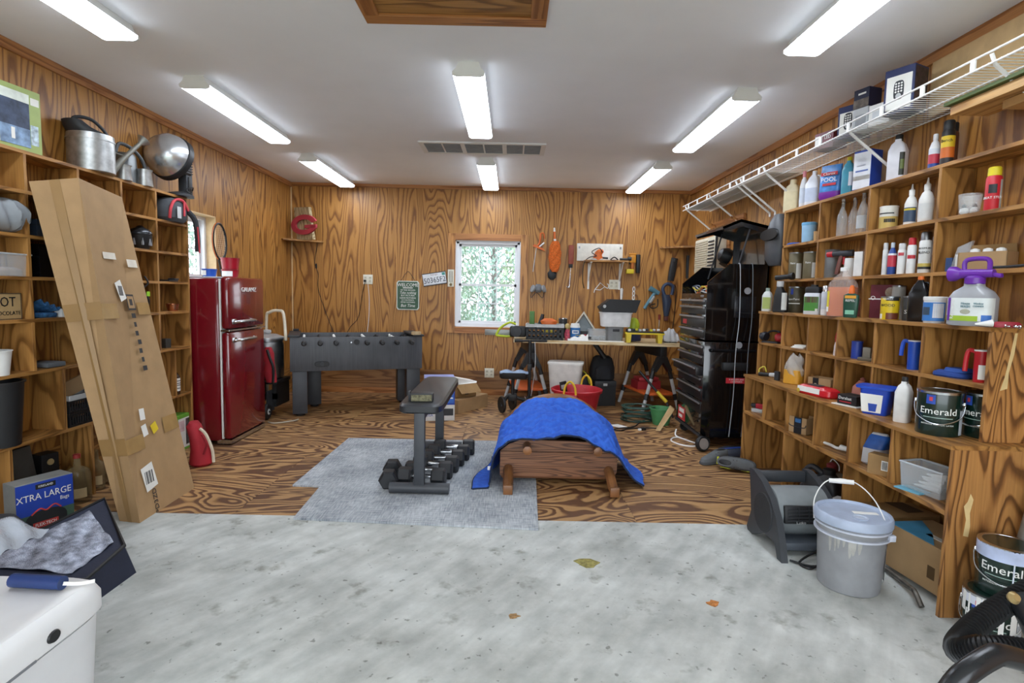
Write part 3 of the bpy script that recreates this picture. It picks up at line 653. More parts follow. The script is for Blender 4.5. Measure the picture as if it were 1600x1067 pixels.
# ---- settee tipped on its back, quilted moving blanket over it
st = thing('tipped_settee', 'wooden settee lying on its back with its underside facing out', 'settee', (.365, 3.90, 0))
ob('seat_board', MB().prism([(-.42, .06), (.40, .06), (.42, .10), (.42, .235), (-.42, .235)], 0, .035, 'Y'), M_DARKWOOD, st)
ob('seat_board', MB().prism([(-.42, .239), (.42, .239), (.33, .275), (.26, .315), (-.27, .325), (-.36, .29)], 0, .035, 'Y'), M_DARKWOOD, st)
ob('apron', MB().bx(-.41, .41, .035, .55, .03, .08, .006).bx(-.34, -.305, .035, .55, .08, .22).bx(.305, .34, .035, .55, .08, .22), M_DARKWOOD, st)
for x, z, yy, s_ in ((-.36, .085, -.24, 1), (.36, .085, -.25, 1)):
    ob('leg', MB().tube([(x, .03, z + .03), (x, -.08, z + .01), (x + .0, -.18, z - .03), (x, yy, z - .04)], .035, 8, 4).bx(x - .032, x + .032, yy - .02, yy + .02, z - .075, z - .01, .006), M_OAK, st)
for x, z in ((-.23, .285), (.26, .285)):
    ob('leg', MB().cyl((x, .0, z), (x, -.11, z - .005), .028, .024, 12).lathe([(.032, 0), (.032, .03), (.02, .034)], 8, T(x, -.10, z - .005) @ R_('X', 90)), M_OAK, st)
rc = [(.44 * math.cos(a) + .02, .66, .10 + .415 * math.sin(a)) for a in [PI * i / 24 for i in range(25)]]
ob('back_rim', MB().tube(rc, .030, 10).tube([(x * .955, y - .018, .10 + (z - .10) * .95) for x, y, z in rc], .014, 8), M_OAK, st)
ob('back_rim_inner', MB().tube([(x * .86, y - .02, .10 + (z - .10) * .84) for x, y, z in rc], .018, 8), M_OAK, st)
for x in (-.155, .19): ob('arm_post', MB().tube([(x, .10, .33), (x, .35, .38), (x * 1.2, .64, .46)], .026, 8, 3), M_OAK, st)
ob('back_panel', MB().prism([(p[0] * .84, .10 + (p[2] - .10) * .82) for p in rc], .67, .685, 'Y'), mat('3c3630', .8), st)
BSEC = spline([V(x, 0, z_) for x, z_ in ((-.62, .020), (-.52, .022), (-.485, .17), (-.43, .335), (-.27, .445), (-.05, .475), (.18, .46), (.35, .39), (.455, .255), (.545, .075), (.63, .022))], 12)
def bl(u, v_):
    # u across the settee (left to right), v from the back edge (0) to the front hem (1)
    k_ = min(u, .9999) * (len(BSEC) - 1); i_ = int(k_); p = BSEC[i_].lerp(BSEC[i_ + 1], k_ - i_)
    tri = abs((u * 17) % 1 - .5); quilt = .016 * abs(math.sin(10 * PI * v_ + 5 * tri)); top = min(1, p.z / .25)
    wr = (.020 * math.sin(u * 15 + v_ * 6) + .020 * math.sin(v_ * 11 - u * 9) + .012 * math.sin(u * 33 - v_ * 4) + .03 * max(0, math.sin(5 * v_ + 9 * u)) ** 3) * top
    x = p.x + .025 * math.sin(v_ * 7 + u * 4) * (1 - top) + (.13 * (1 - v_) * max(0, 1 - u / .45)); y = .58 - v_ * .70 + .03 * math.sin(u * 11) - (.05 * v_ if u < .12 else 0) + (.10 * v_ if u > .85 else 0)
    return (x, y, max(p.z * (1 - .25 * v_ * v_) + wr + quilt * top, .0145 + .006 * abs(math.sin(9 * v_))))
bk = thing('moving_blanket', 'blue quilted moving blanket draped over the tipped settee', 'blanket', (.365, 3.90, 0))
ob('quilt', MB().surf(bl, 150, 110, thick=.008), M_BLANKET, bk, 60)
edge = [bl(u / 40, 1) for u in range(41)] ; ob('dark_binding', MB().tube([(x, y - .003, z - .001) for x, y, z in edge], .007, 6), mat('14233f', .8), bk)
edge = [bl(0, j / 30) for j in range(31)]; ob('dark_binding', MB().tube([(x - .002, y, z) for x, y, z in edge], .007, 6), mat('14233f', .8), bk)
t = solo('blanket_tag', 'tiny white tag on the left edge of the blue blanket', 'tag', MB().bx(-.012, .012, -.002, .002, -.014, .014, .001), M_PAPER, (-.105, 3.86, .16)); t.parent = bk; t.location = (-.495, -.06, .13); del t['label']; del t['category']

# ---- boxes near the back window
B = atz(683, 628); 
t = thing('sprayer_carton', 'blue and white printed paint sprayer carton beside the foosball table', 'carton', (-.755, 5.93, 0), 10)
w_, d_, hh = .32, .24, .46
ob('carton_body', MB().bx(-w_/2, w_/2, -d_/2, d_/2, 0, hh, .003), mat('d4d4d2', .6), t)
decal(t, mat('1f3f9c', .5), -w_/2, w_/2, .17, hh - .002, -d_/2); decal(t, mat('3466bd', .5), -.03, w_/2 - .01, .19, .29, -d_/2 - .0012)
decal(t, mat('dfe0df', .5), -w_/2 + .01, -.08, .18, .33, -d_/2 - .0012)
decal(t, M_DK, -.04, .145, .055, .13, -d_/2)
ob('lid_print', MB().bx(-w_/2, w_/2, -d_/2, d_/2, hh, hh + .0015), mat('8b93c4', .5, var=.3, scale=5), t, 0)
for s_, sz, x, z in (('TRUEAIRLESS', .046, -.03, .435),): txt(s_, sz, M_WHITE, t, T(x + .02, -d_/2 - .001, z - .04), sx=.8)
txt('MADE', .045, mat('2a4aa0', .5), t, T(-.125, -d_/2 - .001, .115)); txt('IN USA', .04, mat('2a4aa0', .5), t, T(-.13, -d_/2 - .001, .06))
ob('round_emblem', MB().lathe([(.022, 0), (.022, .0015)], 20, T(.125, -d_/2 - .001, .43) @ R_('X', 90)), M_WHITE, t); txt('G', .034, mat('1f3f9c', .5), t, T(.125, -d_/2 - .003, .43))
for i in range(3): decal(t, M_WHITE, .0 + i * .05, .04 + i * .05, .235, .25, -d_/2 - .0025)
t = thing('flat_carton', 'long flat brown carton on floor near the low outlet', 'carton', (-.54, 6.45, 0), 0)
a, b = atz(757, 638), atz(705, 655)
MXb = Matrix.Rotation(rad(56), 4, 'Z')
ob('carton_body', MB().bx(-.26, .30, -.14, .14, 0, .155, .002, MXb), M_CARD, t, 0); ob('packing_tape', MB().bx(-.26, .30, -.025, .025, .155, .1565, M=MXb), M_TAPE, t, 0)
t = thing('open_carton', 'small open cardboard box with white flaps on the flat carton', 'carton', (-.565, 6.45, .1575), 40)
ob('carton_body', MB().bx(-.14, .14, -.11, .11, 0, .15, .002), M_CARD2, t, 0)
ob('flap', MB().hexa([V(-.14, -.112, .15), V(.14, -.112, .15), V(.14, -.106, .15), V(-.14, -.106, .15), V(-.13, -.2, .06), V(.15, -.2, .06), V(.15, -.194, .063), V(-.13, -.194, .063)]), M_CARD2, t, 0)
ob('flap', MB().hexa([V(-.15, -.10, .152), V(.15, -.10, .152), V(.15, .10, .152), V(-.15, .10, .152), V(-.12, -.09, .23), V(.19, -.05, .16), V(.19, .10, .166), V(-.12, .11, .236)]), M_PAPER, t, 0, label='white printed flap')
decal(t, M_DK, -.02, .03, .03, .10, -.11)

# ---- workbench: plank top on two sawhorses
zb = .80; A = atz(803, 523, zb + .02); Bp = atz(1056, 539, zb + .02)
wtop = solo('workbench_top', 'long pale plank worktop resting on two sawhorses', 'worktop', MB().hexa([V(.04, 6.62, zb - .018), V(2.02, 6.42, zb - .018), V(2.06, 7.2, zb - .018), V(.06, 7.30, zb - .018), V(.04, 6.62, zb + .018), V(2.02, 6.42, zb + .018), V(2.06, 7.2, zb + .018), V(.06, 7.30, zb + .018)]), plywood('pale_pine', 'd9c39a', 'c8ad80', 'b3935f', 0, 4, 8, .5), ang=0)
ZB = zb + .0185
def sawhorse(loc, rz, label):
    t = thing('sawhorse', label, 'sawhorse', loc, rz, 'sawhorses under the workbench')
    ob('head', MB().prism([(-.05, .66), (-.12, .50), (-.08, .48), (-.0, .60), (.0, .60), (.08, .48), (.12, .50), (.05, .66)], -.36, -.28, 'Y').prism([(-.05, .66), (-.12, .50), (-.08, .48), (0, .60), (.08, .48), (.12, .50), (.05, .66)], .28, .36, 'Y').bx(-.04, .04, -.36, .36, .66, zb - .02, .006), M_BLACK, t)
    for sx_ in (-1, 1):
        for y in (-.32, .32):
            lg = ob('leg', MB().cyl((sx_ * .10, y, .50), (sx_ * .235, y * 1.06, .0), .021, n=10), M_LGREY, t)
            ob('leg_socket', MB().cyl((sx_ * .095, y, .52), (sx_ * .13, y * 1.01, .40), .026, n=10), M_BLACK, lg); ob('leg_collar', MB().cyl((sx_ * .175, y * 1.03, .22), (sx_ * .195, y * 1.045, .15), .027, n=10), M_BLACK, lg)
    ob('tray', MB().bx(-.19, .19, -.33, .33, .20, .225, .005), mat('d2622a', .5), t)
    return t
sawhorse((1.72, 6.80, 0), 12, 'black and aluminium sawhorse under right end of workbench')
sawhorse((.22, 6.95, 0), 6, 'black and aluminium sawhorse under left end of workbench')

# ---- tool chest
CX0, CX1, CY0, CY1 = 1.735, 2.27, 4.94, 5.67
tc_ = thing('tool_chest', 'tall glossy black rolling tool chest with silver drawer pulls, lid open', 'tool chest', ((CX0 + CX1) / 2, (CY0 + CY1) / 2, 0))
hx, hy = (CX1 - CX0) / 2, (CY1 - CY0) / 2
ob('lower_cabinet', MB().bx(-hx, hx, -hy, hy, .10, .97, .006), M_BLACKG, tc_)
zt_ = 1.40
ob('upper_box', MB().bx(-hx, hx, -hy + .012, hy - .012, .985, 1.36, .004).bx(-hx, -hx + .012, -hy + .01, hy - .01, 1.36, zt_).bx(hx - .012, hx, -hy, hy, 1.36, 1.66), M_BLACKG, tc_)
for y in (-hy, hy - .012): ob('side_panel', MB().prism([(-hx, .985), (hx, .985), (hx, 1.665), (-hx + .19, 1.665), (-hx, 1.50)], y, y + .012, 'Y'), M_BLACKG, tc_)
M_PULL = mat('b9bec6', .28, .9)
for z0, z1, ys_ in ((.86, .93, [(-1, 1)]), (.76, .84, [(-1, 1)]), (.66, .74, [(-1, 1)]), (.56, .64, [(-1, 1)]), (.44, .54, [(-1, 1)]), (.31, .42, [(-1, 1)]), (1.30, 1.345, [(-1, .02), (.04, 1)]), (1.21, 1.285, [(-1, 1)]), (1.09, 1.195, [(-1, 1)]), (1.0, 1.075, [(-1, 1)])):
    for a, b in ys_:
        ya, yb = a * (hy - .02), b * (hy - .02); out = .06 if (z0 == .66) else .004
        dr = ob('drawer', MB().bx(-hx - out, -hx + .002, ya, yb, z0, z1, .003), mat('141519', .38), tc_)
        ob('drawer_pull', MB().cyl((-hx - out - .012, ya + .005, z1 - .012), (-hx - out - .012, yb - .005, z1 - .012), .0095, n=10), M_PULL, dr)
rd = mat('c02a36', .4)
ob('sticker', MB().bx(-hx - .007, -hx - .0045, -hy + .52, -hy + .63, 1.105, 1.15), rd, tc_, 0, label='small red and white sticker'); ob('sticker', MB().bx(-hx - .002, -hx, hy - .28, hy - .06, .14, .27), rd, tc_, 0, label='red sticker with white lettering')
ob('white_print', MB().bx(-hx - .003, -hx - .002, hy - .25, hy - .10, .215, .255).bx(-hx - .003, -hx - .002, hy - .20, hy - .09, .16, .19), M_WHITE, tc_, 0)
txt('HUSKY', .028, M_PULL, tc_, T(-hx - .001, -hy + .12, 1.375) @ R_('Z', -90)); txt('HUSKY', .026, M_PULL, tc_, T(-hx - .001, -hy + .12, .955) @ R_('Z', -90))
ob('side_handle', MB().tube([(-hx + .05, -hy - .004, .90), (-hx + .05, -hy - .05, .90), (hx - .1, -hy - .05, .90), (hx - .1, -hy - .004, .90)], .012, 8), mat('24262a', .2, .6), tc_)
ob('carry_handle', MB().bx(-.02, .17, -hy - .006, -hy, 1.19, 1.38, .002).tube([(.0, -hy - .005, 1.24), (.0, -hy - .025, 1.23), (.15, -hy - .025, 1.23), (.15, -hy - .005, 1.24)], .008, 6), mat('1a1c20', .2), tc_)
for z in (1.43, .945): ob('round_badge', MB().lathe([(.03, 0), (.03, .0015)], 20, T(.09 if z > 1 else .04, -hy, z) @ R_('X', 90)), mat('8c8c90', .5), tc_)
ob('red_plate', MB().bx(-.06, .13, -hy - .002, -hy, .60, .65), rd, tc_, 0, label='red plate with white lettering'); txt('8 OUTLETS AND', .018, M_WHITE, tc_, T(.035, -hy - .002, .635)); txt('2 USB PORTS', .018, M_WHITE, tc_, T(.035, -hy - .002, .615))
ob('power_strip', MB().bx(-.10, .13, -hy - .03, -hy, .72, .79, .006), M_BLACK, tc_)
for x, c_ in ((0, 'a6a8ac'), (.11, '60646a')): ob('hanging_cord', MB().tube([(x, -hy + .01, 1.67), (x, -hy - .035, 1.62), (x + .015, -hy - .038, 1.2), (x - .01, -hy - .06, .9), (x, -hy - .035, .5), (x - .02, -hy - .035, .12)], .004, 5, 5), mat(c_, .5), tc_)
pf = [(hx - .015, 1.66), (hx + .02, 1.66), (hx + .03, 1.99), (.0, 2.055), (-.16, 1.985), (-.155, 1.965), (.0, 2.03), (hx + .0, 1.97)]
ld = ob('lid', MB().prism(pf, -hy, hy, 'Y').prism([(hx + .02, 1.66), (hx + .03, 1.99), (.0, 2.055), (-.16, 1.985), (-.14, 1.95), (.02, 1.99), (hx - .04, 1.93), (hx - .04, 1.66)], -hy, -hy + .008, 'Y').prism([(hx + .02, 1.66), (hx + .03, 1.99), (.0, 2.055), (-.16, 1.985), (-.14, 1.95), (.02, 1.99), (hx - .04, 1.93), (hx - .04, 1.66)], hy - .008, hy, 'Y'), mat('1c1d20', .2, coat=.4), tc_, 20)
for y in (-hy + .03, hy - .03): ob('lid_strut', MB().cyl((-.02, y, 1.55), (.10, y, 2.0), .008), M_DK, tc_)
for x in (-hx + .07, hx - .07):
    for y in (-hy + .07, hy - .07): ob('caster', MB().lathe([(.02, -.014), (.046, -.016), (.05, 0), (.046, .016), (.02, .014)], 20, T(x, y, .05) @ R_('X', 90)).bx(x - .02, x + .02, y - .03, y + .03, .085, .10), M_BLACK, tc_)
ob('base_rail', MB().bx(-hx - .012, -hx, -hy, hy, .105, .125), M_DK, tc_, 0)
# ================================================================== generic small things
def carton(name, label, w, d, h, m, loc, rz=0, cat='box', group=None, open_=False, bev=.002):
    t = thing(name, label, cat, loc, rz, group)
    if open_:
        k = .004; ob('carton_body', MB().bx(-w/2, w/2, -d/2, d/2, 0, k).bx(-w/2, w/2, -d/2, -d/2 + k, 0, h).bx(-w/2, w/2, d/2 - k, d/2, 0, h).bx(-w/2, -w/2 + k, -d/2, d/2, 0, h).bx(w/2 - k, w/2, -d/2, d/2, 0, h), m, t, 0)
    else: ob('carton_body', MB().bx(-w/2, w/2, -d/2, d/2, 0, h, bev), m, t, 0)
    return t
def bottle(name, label, cat, secs, m, loc, rz=0, p=2, cap=None, lab=None, group=None, n=28):
    """body from sections; cap = (r, z0, z1, material); lab = list of (z0, z1, half angle, material)"""
    t = thing(name, label, cat, loc, rz, group)
    ob('bottle_body', MB().loft(secs, n, p), m, t, 50)
    if cap: ob('cap', MB().lathe([(cap[0], cap[1]), (cap[0], cap[2] - .002), (cap[0] * .9, cap[2])], 20, T(*(cap[4] if len(cap) > 4 else (0, 0, 0)))), cap[3], t)
    for q in lab or []:
        rx, ry_ = q[4] if len(q) > 4 else (secs[1][1], secs[1][2])
        ob('paper_label', MB().arc(rx, ry_, q[0], q[1], -q[2], q[2], p), q[3], t, 60)
    return t
def basic_bottle(r, h, ry_=None, neck=.4, sh=.7, base=.004):
    q = ry_ or r
    return [(0, r * .92, q * .92), (base, r, q), (h * sh, r, q), (h * (sh + (1 - sh) * .6), r * (neck + .25), q * (neck + .25)), (h * .93, r * neck, q * neck), (h, r * neck, q * neck)]
def can(name, label, r, h, m, loc, rz=0, cat='can', lid=None, group=None, lab=None, rim=True):
    t = thing(name, label, cat, loc, rz, group)
    ob('can_body', MB().lathe([(r * .97, 0), (r, .004), (r, h - .006), (r * .96, h)], 30), m, t)
    if rim: ob('rim', MB().lathe([(r + .002, h - .008), (r + .002, h), (r * .9, h + .001), (r * .88, h - .002)], 30), lid or M_CHROME, t)
    for q in lab or []: ob('paper_label', MB().arc(r, r, q[0], q[1], q[2], q[3], 2, 16), q[4], t, 60)
    return t
def clear_bin(name, label, w, d, h, loc, rz=0, m=None, cat='bin', taper=.9):
    t = thing(name, label, cat, loc, rz); a, b = w/2, d/2; k = .003; T_ = taper
    def side(p): return [(x, y) for x, y in p]
    mb = MB().bx(-a*T_, a*T_, -b*T_, b*T_, 0, k)
    for s1, s2 in (((-1, -1), (1, -1)), ((1, -1), (1, 1)), ((1, 1), (-1, 1)), ((-1, 1), (-1, -1))):
        P_ = [V(s1[0]*a*T_, s1[1]*b*T_, 0), V(s2[0]*a*T_, s2[1]*b*T_, 0), V(s2[0]*a, s2[1]*b, h), V(s1[0]*a, s1[1]*b, h)]
        n_ = V(-(s1[0]+s2[0]), -(s1[1]+s2[1]), 0).normalized() * k
        mb.hexa([P_[0], P_[1], P_[1] + n_, P_[0] + n_, P_[3], P_[2], P_[2] + n_, P_[3] + n_])
    ob('bin_wall', mb, m or M_CLEAR, t, 0)
    ob('rim', MB().tube([(-a, -b, h), (a, -b, h), (a, b, h), (-a, b, h)], .005, 6, 0, True), m or mat('d8dee2', .2, alpha=.6), t)
    return t
def LY(px, z, X=-2.79): return colY(px, X, z)

# ================================================================== left shelves: contents
z = LZ[0]
t = carton('puzzle_box', 'colourful printed flat box standing on the left shelf top', .42, .06, .35, mat('9fb06a', .5), (-2.77, 3.085, z), 84)
decal(t, mat('c8cfc0', .5, var=.5, scale=22), -.2, -.03, .03, .32, -.03); decal(t, mat('39465e', .5, var=.6, scale=18), -.03, .14, .03, .32, -.03); decal(t, mat('7d98b8', .5, var=.5, scale=20), -.03, .14, .03, .13, -.0315); decal(t, mat('c9584a', .5, var=.7, scale=25), -.19, -.12, .05, .16, -.0315); decal(t, M_PAPER, .03, .05, .06, .12, -.033)
for i, c_ in enumerate(('c8503f', 'd9c24a', '4f9a5a', '3f7fb8', '9a5aa0', 'd98a3a')): decal(t, mat(c_, .5, var=.3, scale=30), -.12, -.04, .05 + i * .043, .09 + i * .043, -.0318)
decal(t, M_PAPER, .15, .2, .27, .31, -.03); decal(t, mat('dfe6dc', .5, var=.2), -.03, .14, .27, .32, -.0318); decal(t, mat('b9cbd8', .5, var=.5, scale=40), .145, .19, .05, .16, -.03)
Yc = LY(145, z, -2.76)
t = thing('watering_can', 'large galvanized watering can with long spout and rose on left shelf top', 'watering can', (-2.765, Yc, z), 60)
ob('can_body', MB().loft([(0, .125, .125), (.005, .13, .13), (.2, .13, .13), (.2, .134, .134), (.21, .134, .134), (.21, .13, .13), (.24, .128, .128)], 36), M_GALV, t)
ob('hood', MB().loft([(.24, .12, .12), (.275, .07, .10, -.07, 0), (.31, .05, .08, -.10, 0)], 20, 2), M_DK, t)
ob('top_handle', MB().tube([(-.10, 0, .25), (-.09, 0, .33), (0, 0, .345), (.07, 0, .30), (.115, 0, .235)], .011, 8, 5), M_DK, t)
sp = ob('spout', MB().tube([(.115, .0, .03), (.18, 0, .12), (.30, .0, .26)], [.024, .020, .016, .014], 12, 4).tube([(.10, 0, .17), (.19, 0, .155)], .005, 6), mat('8d8c84', .45, .6), t)
ob('rose', MB().lathe([(.014, 0), (.04, .035), (.045, .04), (.02, .045)], 20, T(.30, 0, .26) @ R_('Y', 40)), M_GALV, sp)
Yc = LY(204, z, -2.78)
t = thing('watering_can', 'dark grey watering can with looped handle behind small pitchers', 'watering can', (-2.815, Yc, z), 70)
ob('can_body', MB().lathe([(.075, 0), (.08, .005), (.07, .20), (.06, .22)], 28), mat('6a6d6e', .4, .6), t)
ob('loop_handle', MB().tube([(-.07, .0, .19), (-.04, 0, .28), (.05, 0, .27), (.13, 0, .20), (.15, 0, .10), (.07, 0, .04)], .013, 8, 6), mat('55585a', .4, .5), t)
for px, h_, r_, lb in ((194, .105, .045, 'small galvanized pitcher under the long spout on left shelf top'), (226, .12, .05, 'small galvanized pitcher with wire bail next to the dome fan')):
    t = thing('metal_pitcher', lb, 'pitcher', (-2.715, LY(px, z, -2.715), z), 40)
    ob('pitcher_body', MB().loft([(0, r_ * 1.08, r_ * 1.08), (.004, r_ * 1.1, r_ * 1.1), (h_ * .85, r_ * .9, r_ * .9), (h_, r_ * 1.02, r_ * .95, .004, 0)], 24), M_GALV, t)
    ob('wire_bail', MB().tube([(-r_, 0, h_ * .9), (-r_ * 1.3, 0, h_ * 1.25), (-r_ * 1.5, 0, h_ * .7), (-r_ * 1.1, 0, h_ * .2)], .003, 6, 5), M_STEEL, t)
Yc = LY(268, z, -2.76)
t = thing('dome_fan', 'silver dome-backed fan on black stand at end of left shelf top', 'fan', (-2.735, Yc + .02, z), 0)
Mh = T(.0, -.25, .33) @ R_('Z', -12) @ R_('X', -108)
ob('fan_head', MB().lathe([(.03, -.02), (.10, .0), (.15, .05), (.17, .11), (.172, .14)], 32, Mh), mat('c9ccce', .25, .8), t)
ob('head_band', MB().lathe([(.172, .14), (.18, .145), (.18, .19), (.15, .20), (.06, .22)], 32, Mh), M_BLACK, t)
ob('motor_case', MB().box(.03, .01, .25, .13, .16, .17, .03).box(.03, .0, .345, .09, .20, .03, .008), M_DK, t)
mb = MB()
for i in range(7): mb.box(.097, .02, .19 + i * .02, .006, .11, .008)
ob('motor_fins', mb, M_BLACK, t, 0)
ob('stand', MB().box(.05, .05, .10, .07, .09, .19, .008).loft([(0, .10, .11, .0, .02), (.015, .10, .11, .0, .02), (.04, .04, .05, .04, .04)], 20, 4), M_DK, t)
ob('switch_panel', MB().box(.088, .05, .10, .008, .05, .12, .003), M_BLACK, t)
ob('cord', MB().tube([(.09, .08, .06), (.12, .03, .08), (.10, -.03, .05), (.09, .06, .03)], .004, 6, 6), M_BLACK, t)
# second and lower rows
z = LZ[1]
t = thing('waist_pack', 'dark grey bag with red piping and hanging strap in corner cubby', 'bag', (-2.74, LY(265, z, -2.74), z), 0)
ob('pouch', MB().loft([(0, .09, .10), (.03, .11, .13), (.10, .11, .14), (.16, .09, .11), (.19, .04, .05)], 24, 2.5), mat('4a4d52', .8, bump=.2), t)
ob('red_piping', MB().tube([(.075, -.12, .02), (.09, -.125, .10), (.085, -.06, .165), (.10, .02, .17), (.11, .07, .10)], .011, 8, 5).tube([(.11, .02, .16), (.12, .0, .05)], .008, 6), mat('c8404a', .7), t)
ob('strap', MB().tube([(.10, .08, .10), (.13, .13, .03), (.135, .15, -.12), (.13, .155, -.22)], .022, 8, 6), mat('2c2e32', .8), t)
ob('strap_piping', MB().tube([(.155, .12, -.02), (.155, .13, -.12), (.15, .15, -.23)], .006, 6, 4), mat('c8404a', .7), t)
ob('name_tag', MB().box(.115, -.06, .07, .004, .05, .09, .001), M_LGREY, t, 0)
z = LZ[2]
t = thing('lantern', 'black pierced metal lantern in upper left cubby', 'lantern', (-2.76, LY(220, z, -2.76), z))
ob('base_basket', MB().lathe([(.05, 0), (.055, .005), (.072, .07), (.075, .105), (.07, .11)], 24), M_BLACK, t)
mb = MB()
for i in range(8):
    a = 2 * PI * i / 8; mb.box(.066 * math.cos(a), .066 * math.sin(a), .055, .012, .012, .05, 0, )
ob('glow_window', mb, mat('8d9196', .3), t, 0); t.children[-1]['kind'] = 'stuff'
ob('dome_lid', MB().lathe([(.078, .108), (.078, .118), (.06, .145), (.03, .158), (.02, .17), (.008, .175)], 24), mat('3b3d40', .25, .6), t)
t = thing('grey_cloth', 'crumpled grey cloth stuffed in the leftmost visible cubby', 'cloth', (-2.77, LY(8, z, -2.77), z))
ob('cloth', MB().surf(lambda u, v_: (.09 * math.cos(2 * PI * u) * math.sin(PI * v_) * (1 + .25 * math.sin(9 * u * 6.28 + 6 * v_)), .11 * math.sin(2 * PI * u) * math.sin(PI * v_) * (1 + .2 * math.sin(4 * u * 6.28)), .095 - .093 * math.cos(PI * v_) + .004), 40, 16), mat('8f9499', .9), t, 70)
t = carton('dark_blue_case', 'dark blue case in shadow behind the leaning carton', .16, .13, .10, mat('26303f', .6), (-2.80, LY(62, z), z), 90)
ob('lid_line', MB().bx(-.082, .082, -.067, .067, .066, .07), M_BLACK, t, 0)
z = LZ[3]
t = clear_bin('clear_bin', 'clear plastic bin in a left cubby under the grey cloth', .22, .15, .12, (-2.775, LY(2, z, -2.775), z), 90)
ob('contents', MB().loft([(.004, .10, .055), (.03, .105, .06), (.05, .06, .04)], 16, 3), mat('b09a88', .7, var=.4, scale=40), t)
t = carton('black_box', 'glossy black box in the cubby beside the leaning carton', .20, .15, .19, M_BLACKG, (-2.79, LY(66, z), z), 90)
ob('silver_print', MB().loft([(0, .012, .016), (.001, .01, .014)], 10, 2, T(0, -.0755, .10) @ R_('X', 90)), M_LGREY, t)
t = thing('charging_tray', 'flat black tray gadget on the right column of left shelves', 'gadget', (-2.75, LY(264, z, -2.75), z), 90)
ob('tray', MB().bx(-.06, .06, -.04, .05, 0, .014, .004), M_BLACK, t); ob('clip', MB().bx(.03, .09, -.03, .03, .014, .028, .006), M_DK, t)
z = LZ[4]
t = carton('wood_sign', 'small wooden HOT CHOCOLATE sign in a left cubby', .20, .018, .145, mat('a98e62', .7), (-2.735, LY(7, z, -2.735), z), 90)
decal(t, mat('5b4a34', .7), -.1, .1, 0, .006, -.009); decal(t, mat('5b4a34', .7), -.1, .1, .139, .145, -.009); decal(t, mat('5b4a34', .7), .094, .1, 0, .145, -.009)
txt('HOT', .075, M_BLACK, t, T(-.01, -.01, .095), sx=.9); txt('CHOCOLATE', .03, M_BLACK, t, T(.0, -.01, .035))
t = thing('blue_bandana', 'folded blue patterned cloth in shadowed cubby by the leaning carton', 'cloth', (-2.77, LY(66, z, -2.77), z), 90)
ob('fold', MB().surf(lambda u, v_: (-.07 + .14 * u, -.05 + .1 * v_, .10 * (1 - .4 * v_) * (1 - .5 * u) + .012 * math.sin(20 * u) + .004), 20, 10, thick=.01).bx(-.06, .06, -.045, .05, 0, .03, .01), mat('2f5f8e', .85, var=.5, scale=40), t)
carton('white_box', 'small white box beside the blue cloth in a left cubby', .05, .05, .05, M_WHITE, (-2.73, LY(97, z, -2.73), z), 80)
t = thing('hanging_light', 'small black string light with lime green tag in left shelves', 'light', (-2.70, LY(231, z + .1, -2.68), z + .02))
ob('wire_bundle', MB().tube([(0, 0, .25), (.02, .01, .20), (0, -.02, .15), (.02, .01, .08), (0, .02, .0), (.02, -.01, -.02 + .005)], .006, 6, 5), M_BLACK, t); ob('lime_tag', MB().box(.018, .01, .12, .004, .035, .035, .001), mat('9bd32a', .5), t, 0)
t = cup('copper_cup', 'small shiny copper cup in right column of left shelves', 'cup', 0, .036, .047, .055, mat('b87958', .22, .9), (-2.75, LY(270, z, -2.75), z))
z = LZ[5]
carton('dark_carton', 'small dark box in the right column of left shelves', .06, .05, .075, mat('3a3834', .6), (-2.77, LY(259, z, -2.77), z), 85)
t = cup('white_tub', 'white tub cut by the left picture edge on a left shelf', 'tub', 0, .06, .075, .13, M_WHITE, (-2.75, LY(-8, z, -2.75), z))
t = solo('grey_book', 'slanted grey book lying in cubby beside leaning carton', 'book', MB().box(0, 0, .03, .12, .16, .028, .004), mat('5c6064', .6), (-2.77, LY(70, z, -2.77), z - .012), rot=(rad(0), 0, rad(85)))
z = LZ[6]
t = thing('glass_bottle', 'dark liquor bottle with cork and white label in left shelves', 'bottle', (-2.745, LY(272, z, -2.745), z), 70)
ob('bottle_body', MB().lathe([(.043, 0), (.046, .006), (.046, .145), (.03, .175), (.014, .195), (.012, .235)], 28), mat('3a2f28', .08, alpha=.75), t)
ob('paper_label', MB().arc(.0465, .0465, .03, .135, -85, 85), M_PAPER, t); ob('cork', MB().lathe([(.015, .235), (.017, .24), (.017, .265)], 16), mat('b98a5a', .7), t)
for zz, a_ in ((.11, 50), (.09, 40), (.075, 45), (.05, 30)): ob('print_line', MB().arc(.0465, .0465, zz, zz + .006, -a_, a_, off=.0018), M_DK, t)
t = cup('waste_bin', 'tall black plastic waste bin at the left picture edge', 'bin', 0, .085, .11, .345, M_BLACK, (-2.77 + .02, LY(2, z, -2.75), z), rim=.008)
t = thing('milk_crate', 'black slatted crate with grey rim and cardboard in left shelves', 'crate', (-2.765, LY(122, z, -2.765), z), 90)
for i in range(2):
    mb = MB()
    for s_ in (-1, 1):
        mb.bx(-.15, .15, s_ * .07 - .003, s_ * .07 + .003, i * .085, i * .085 + .014).bx(-.15, .15, s_ * .07 - .003, s_ * .07 + .003, i * .085 + .068, i * .085 + .082)
        for k in range(16): mb.bx(-.15 + k * .02 - .004, -.15 + k * .02 + .004, s_ * .07 - .003, s_ * .07 + .003, i * .085, i * .085 + .08)
        mb.bx(s_ * .15 - .003, s_ * .15 + .003, -.07, .07, i * .085, i * .085 + .08)
    mb.bx(-.15, .15, -.07, .07, i * .085, i * .085 + .004); ob('crate_wall', mb, M_BLACK, t, 0)
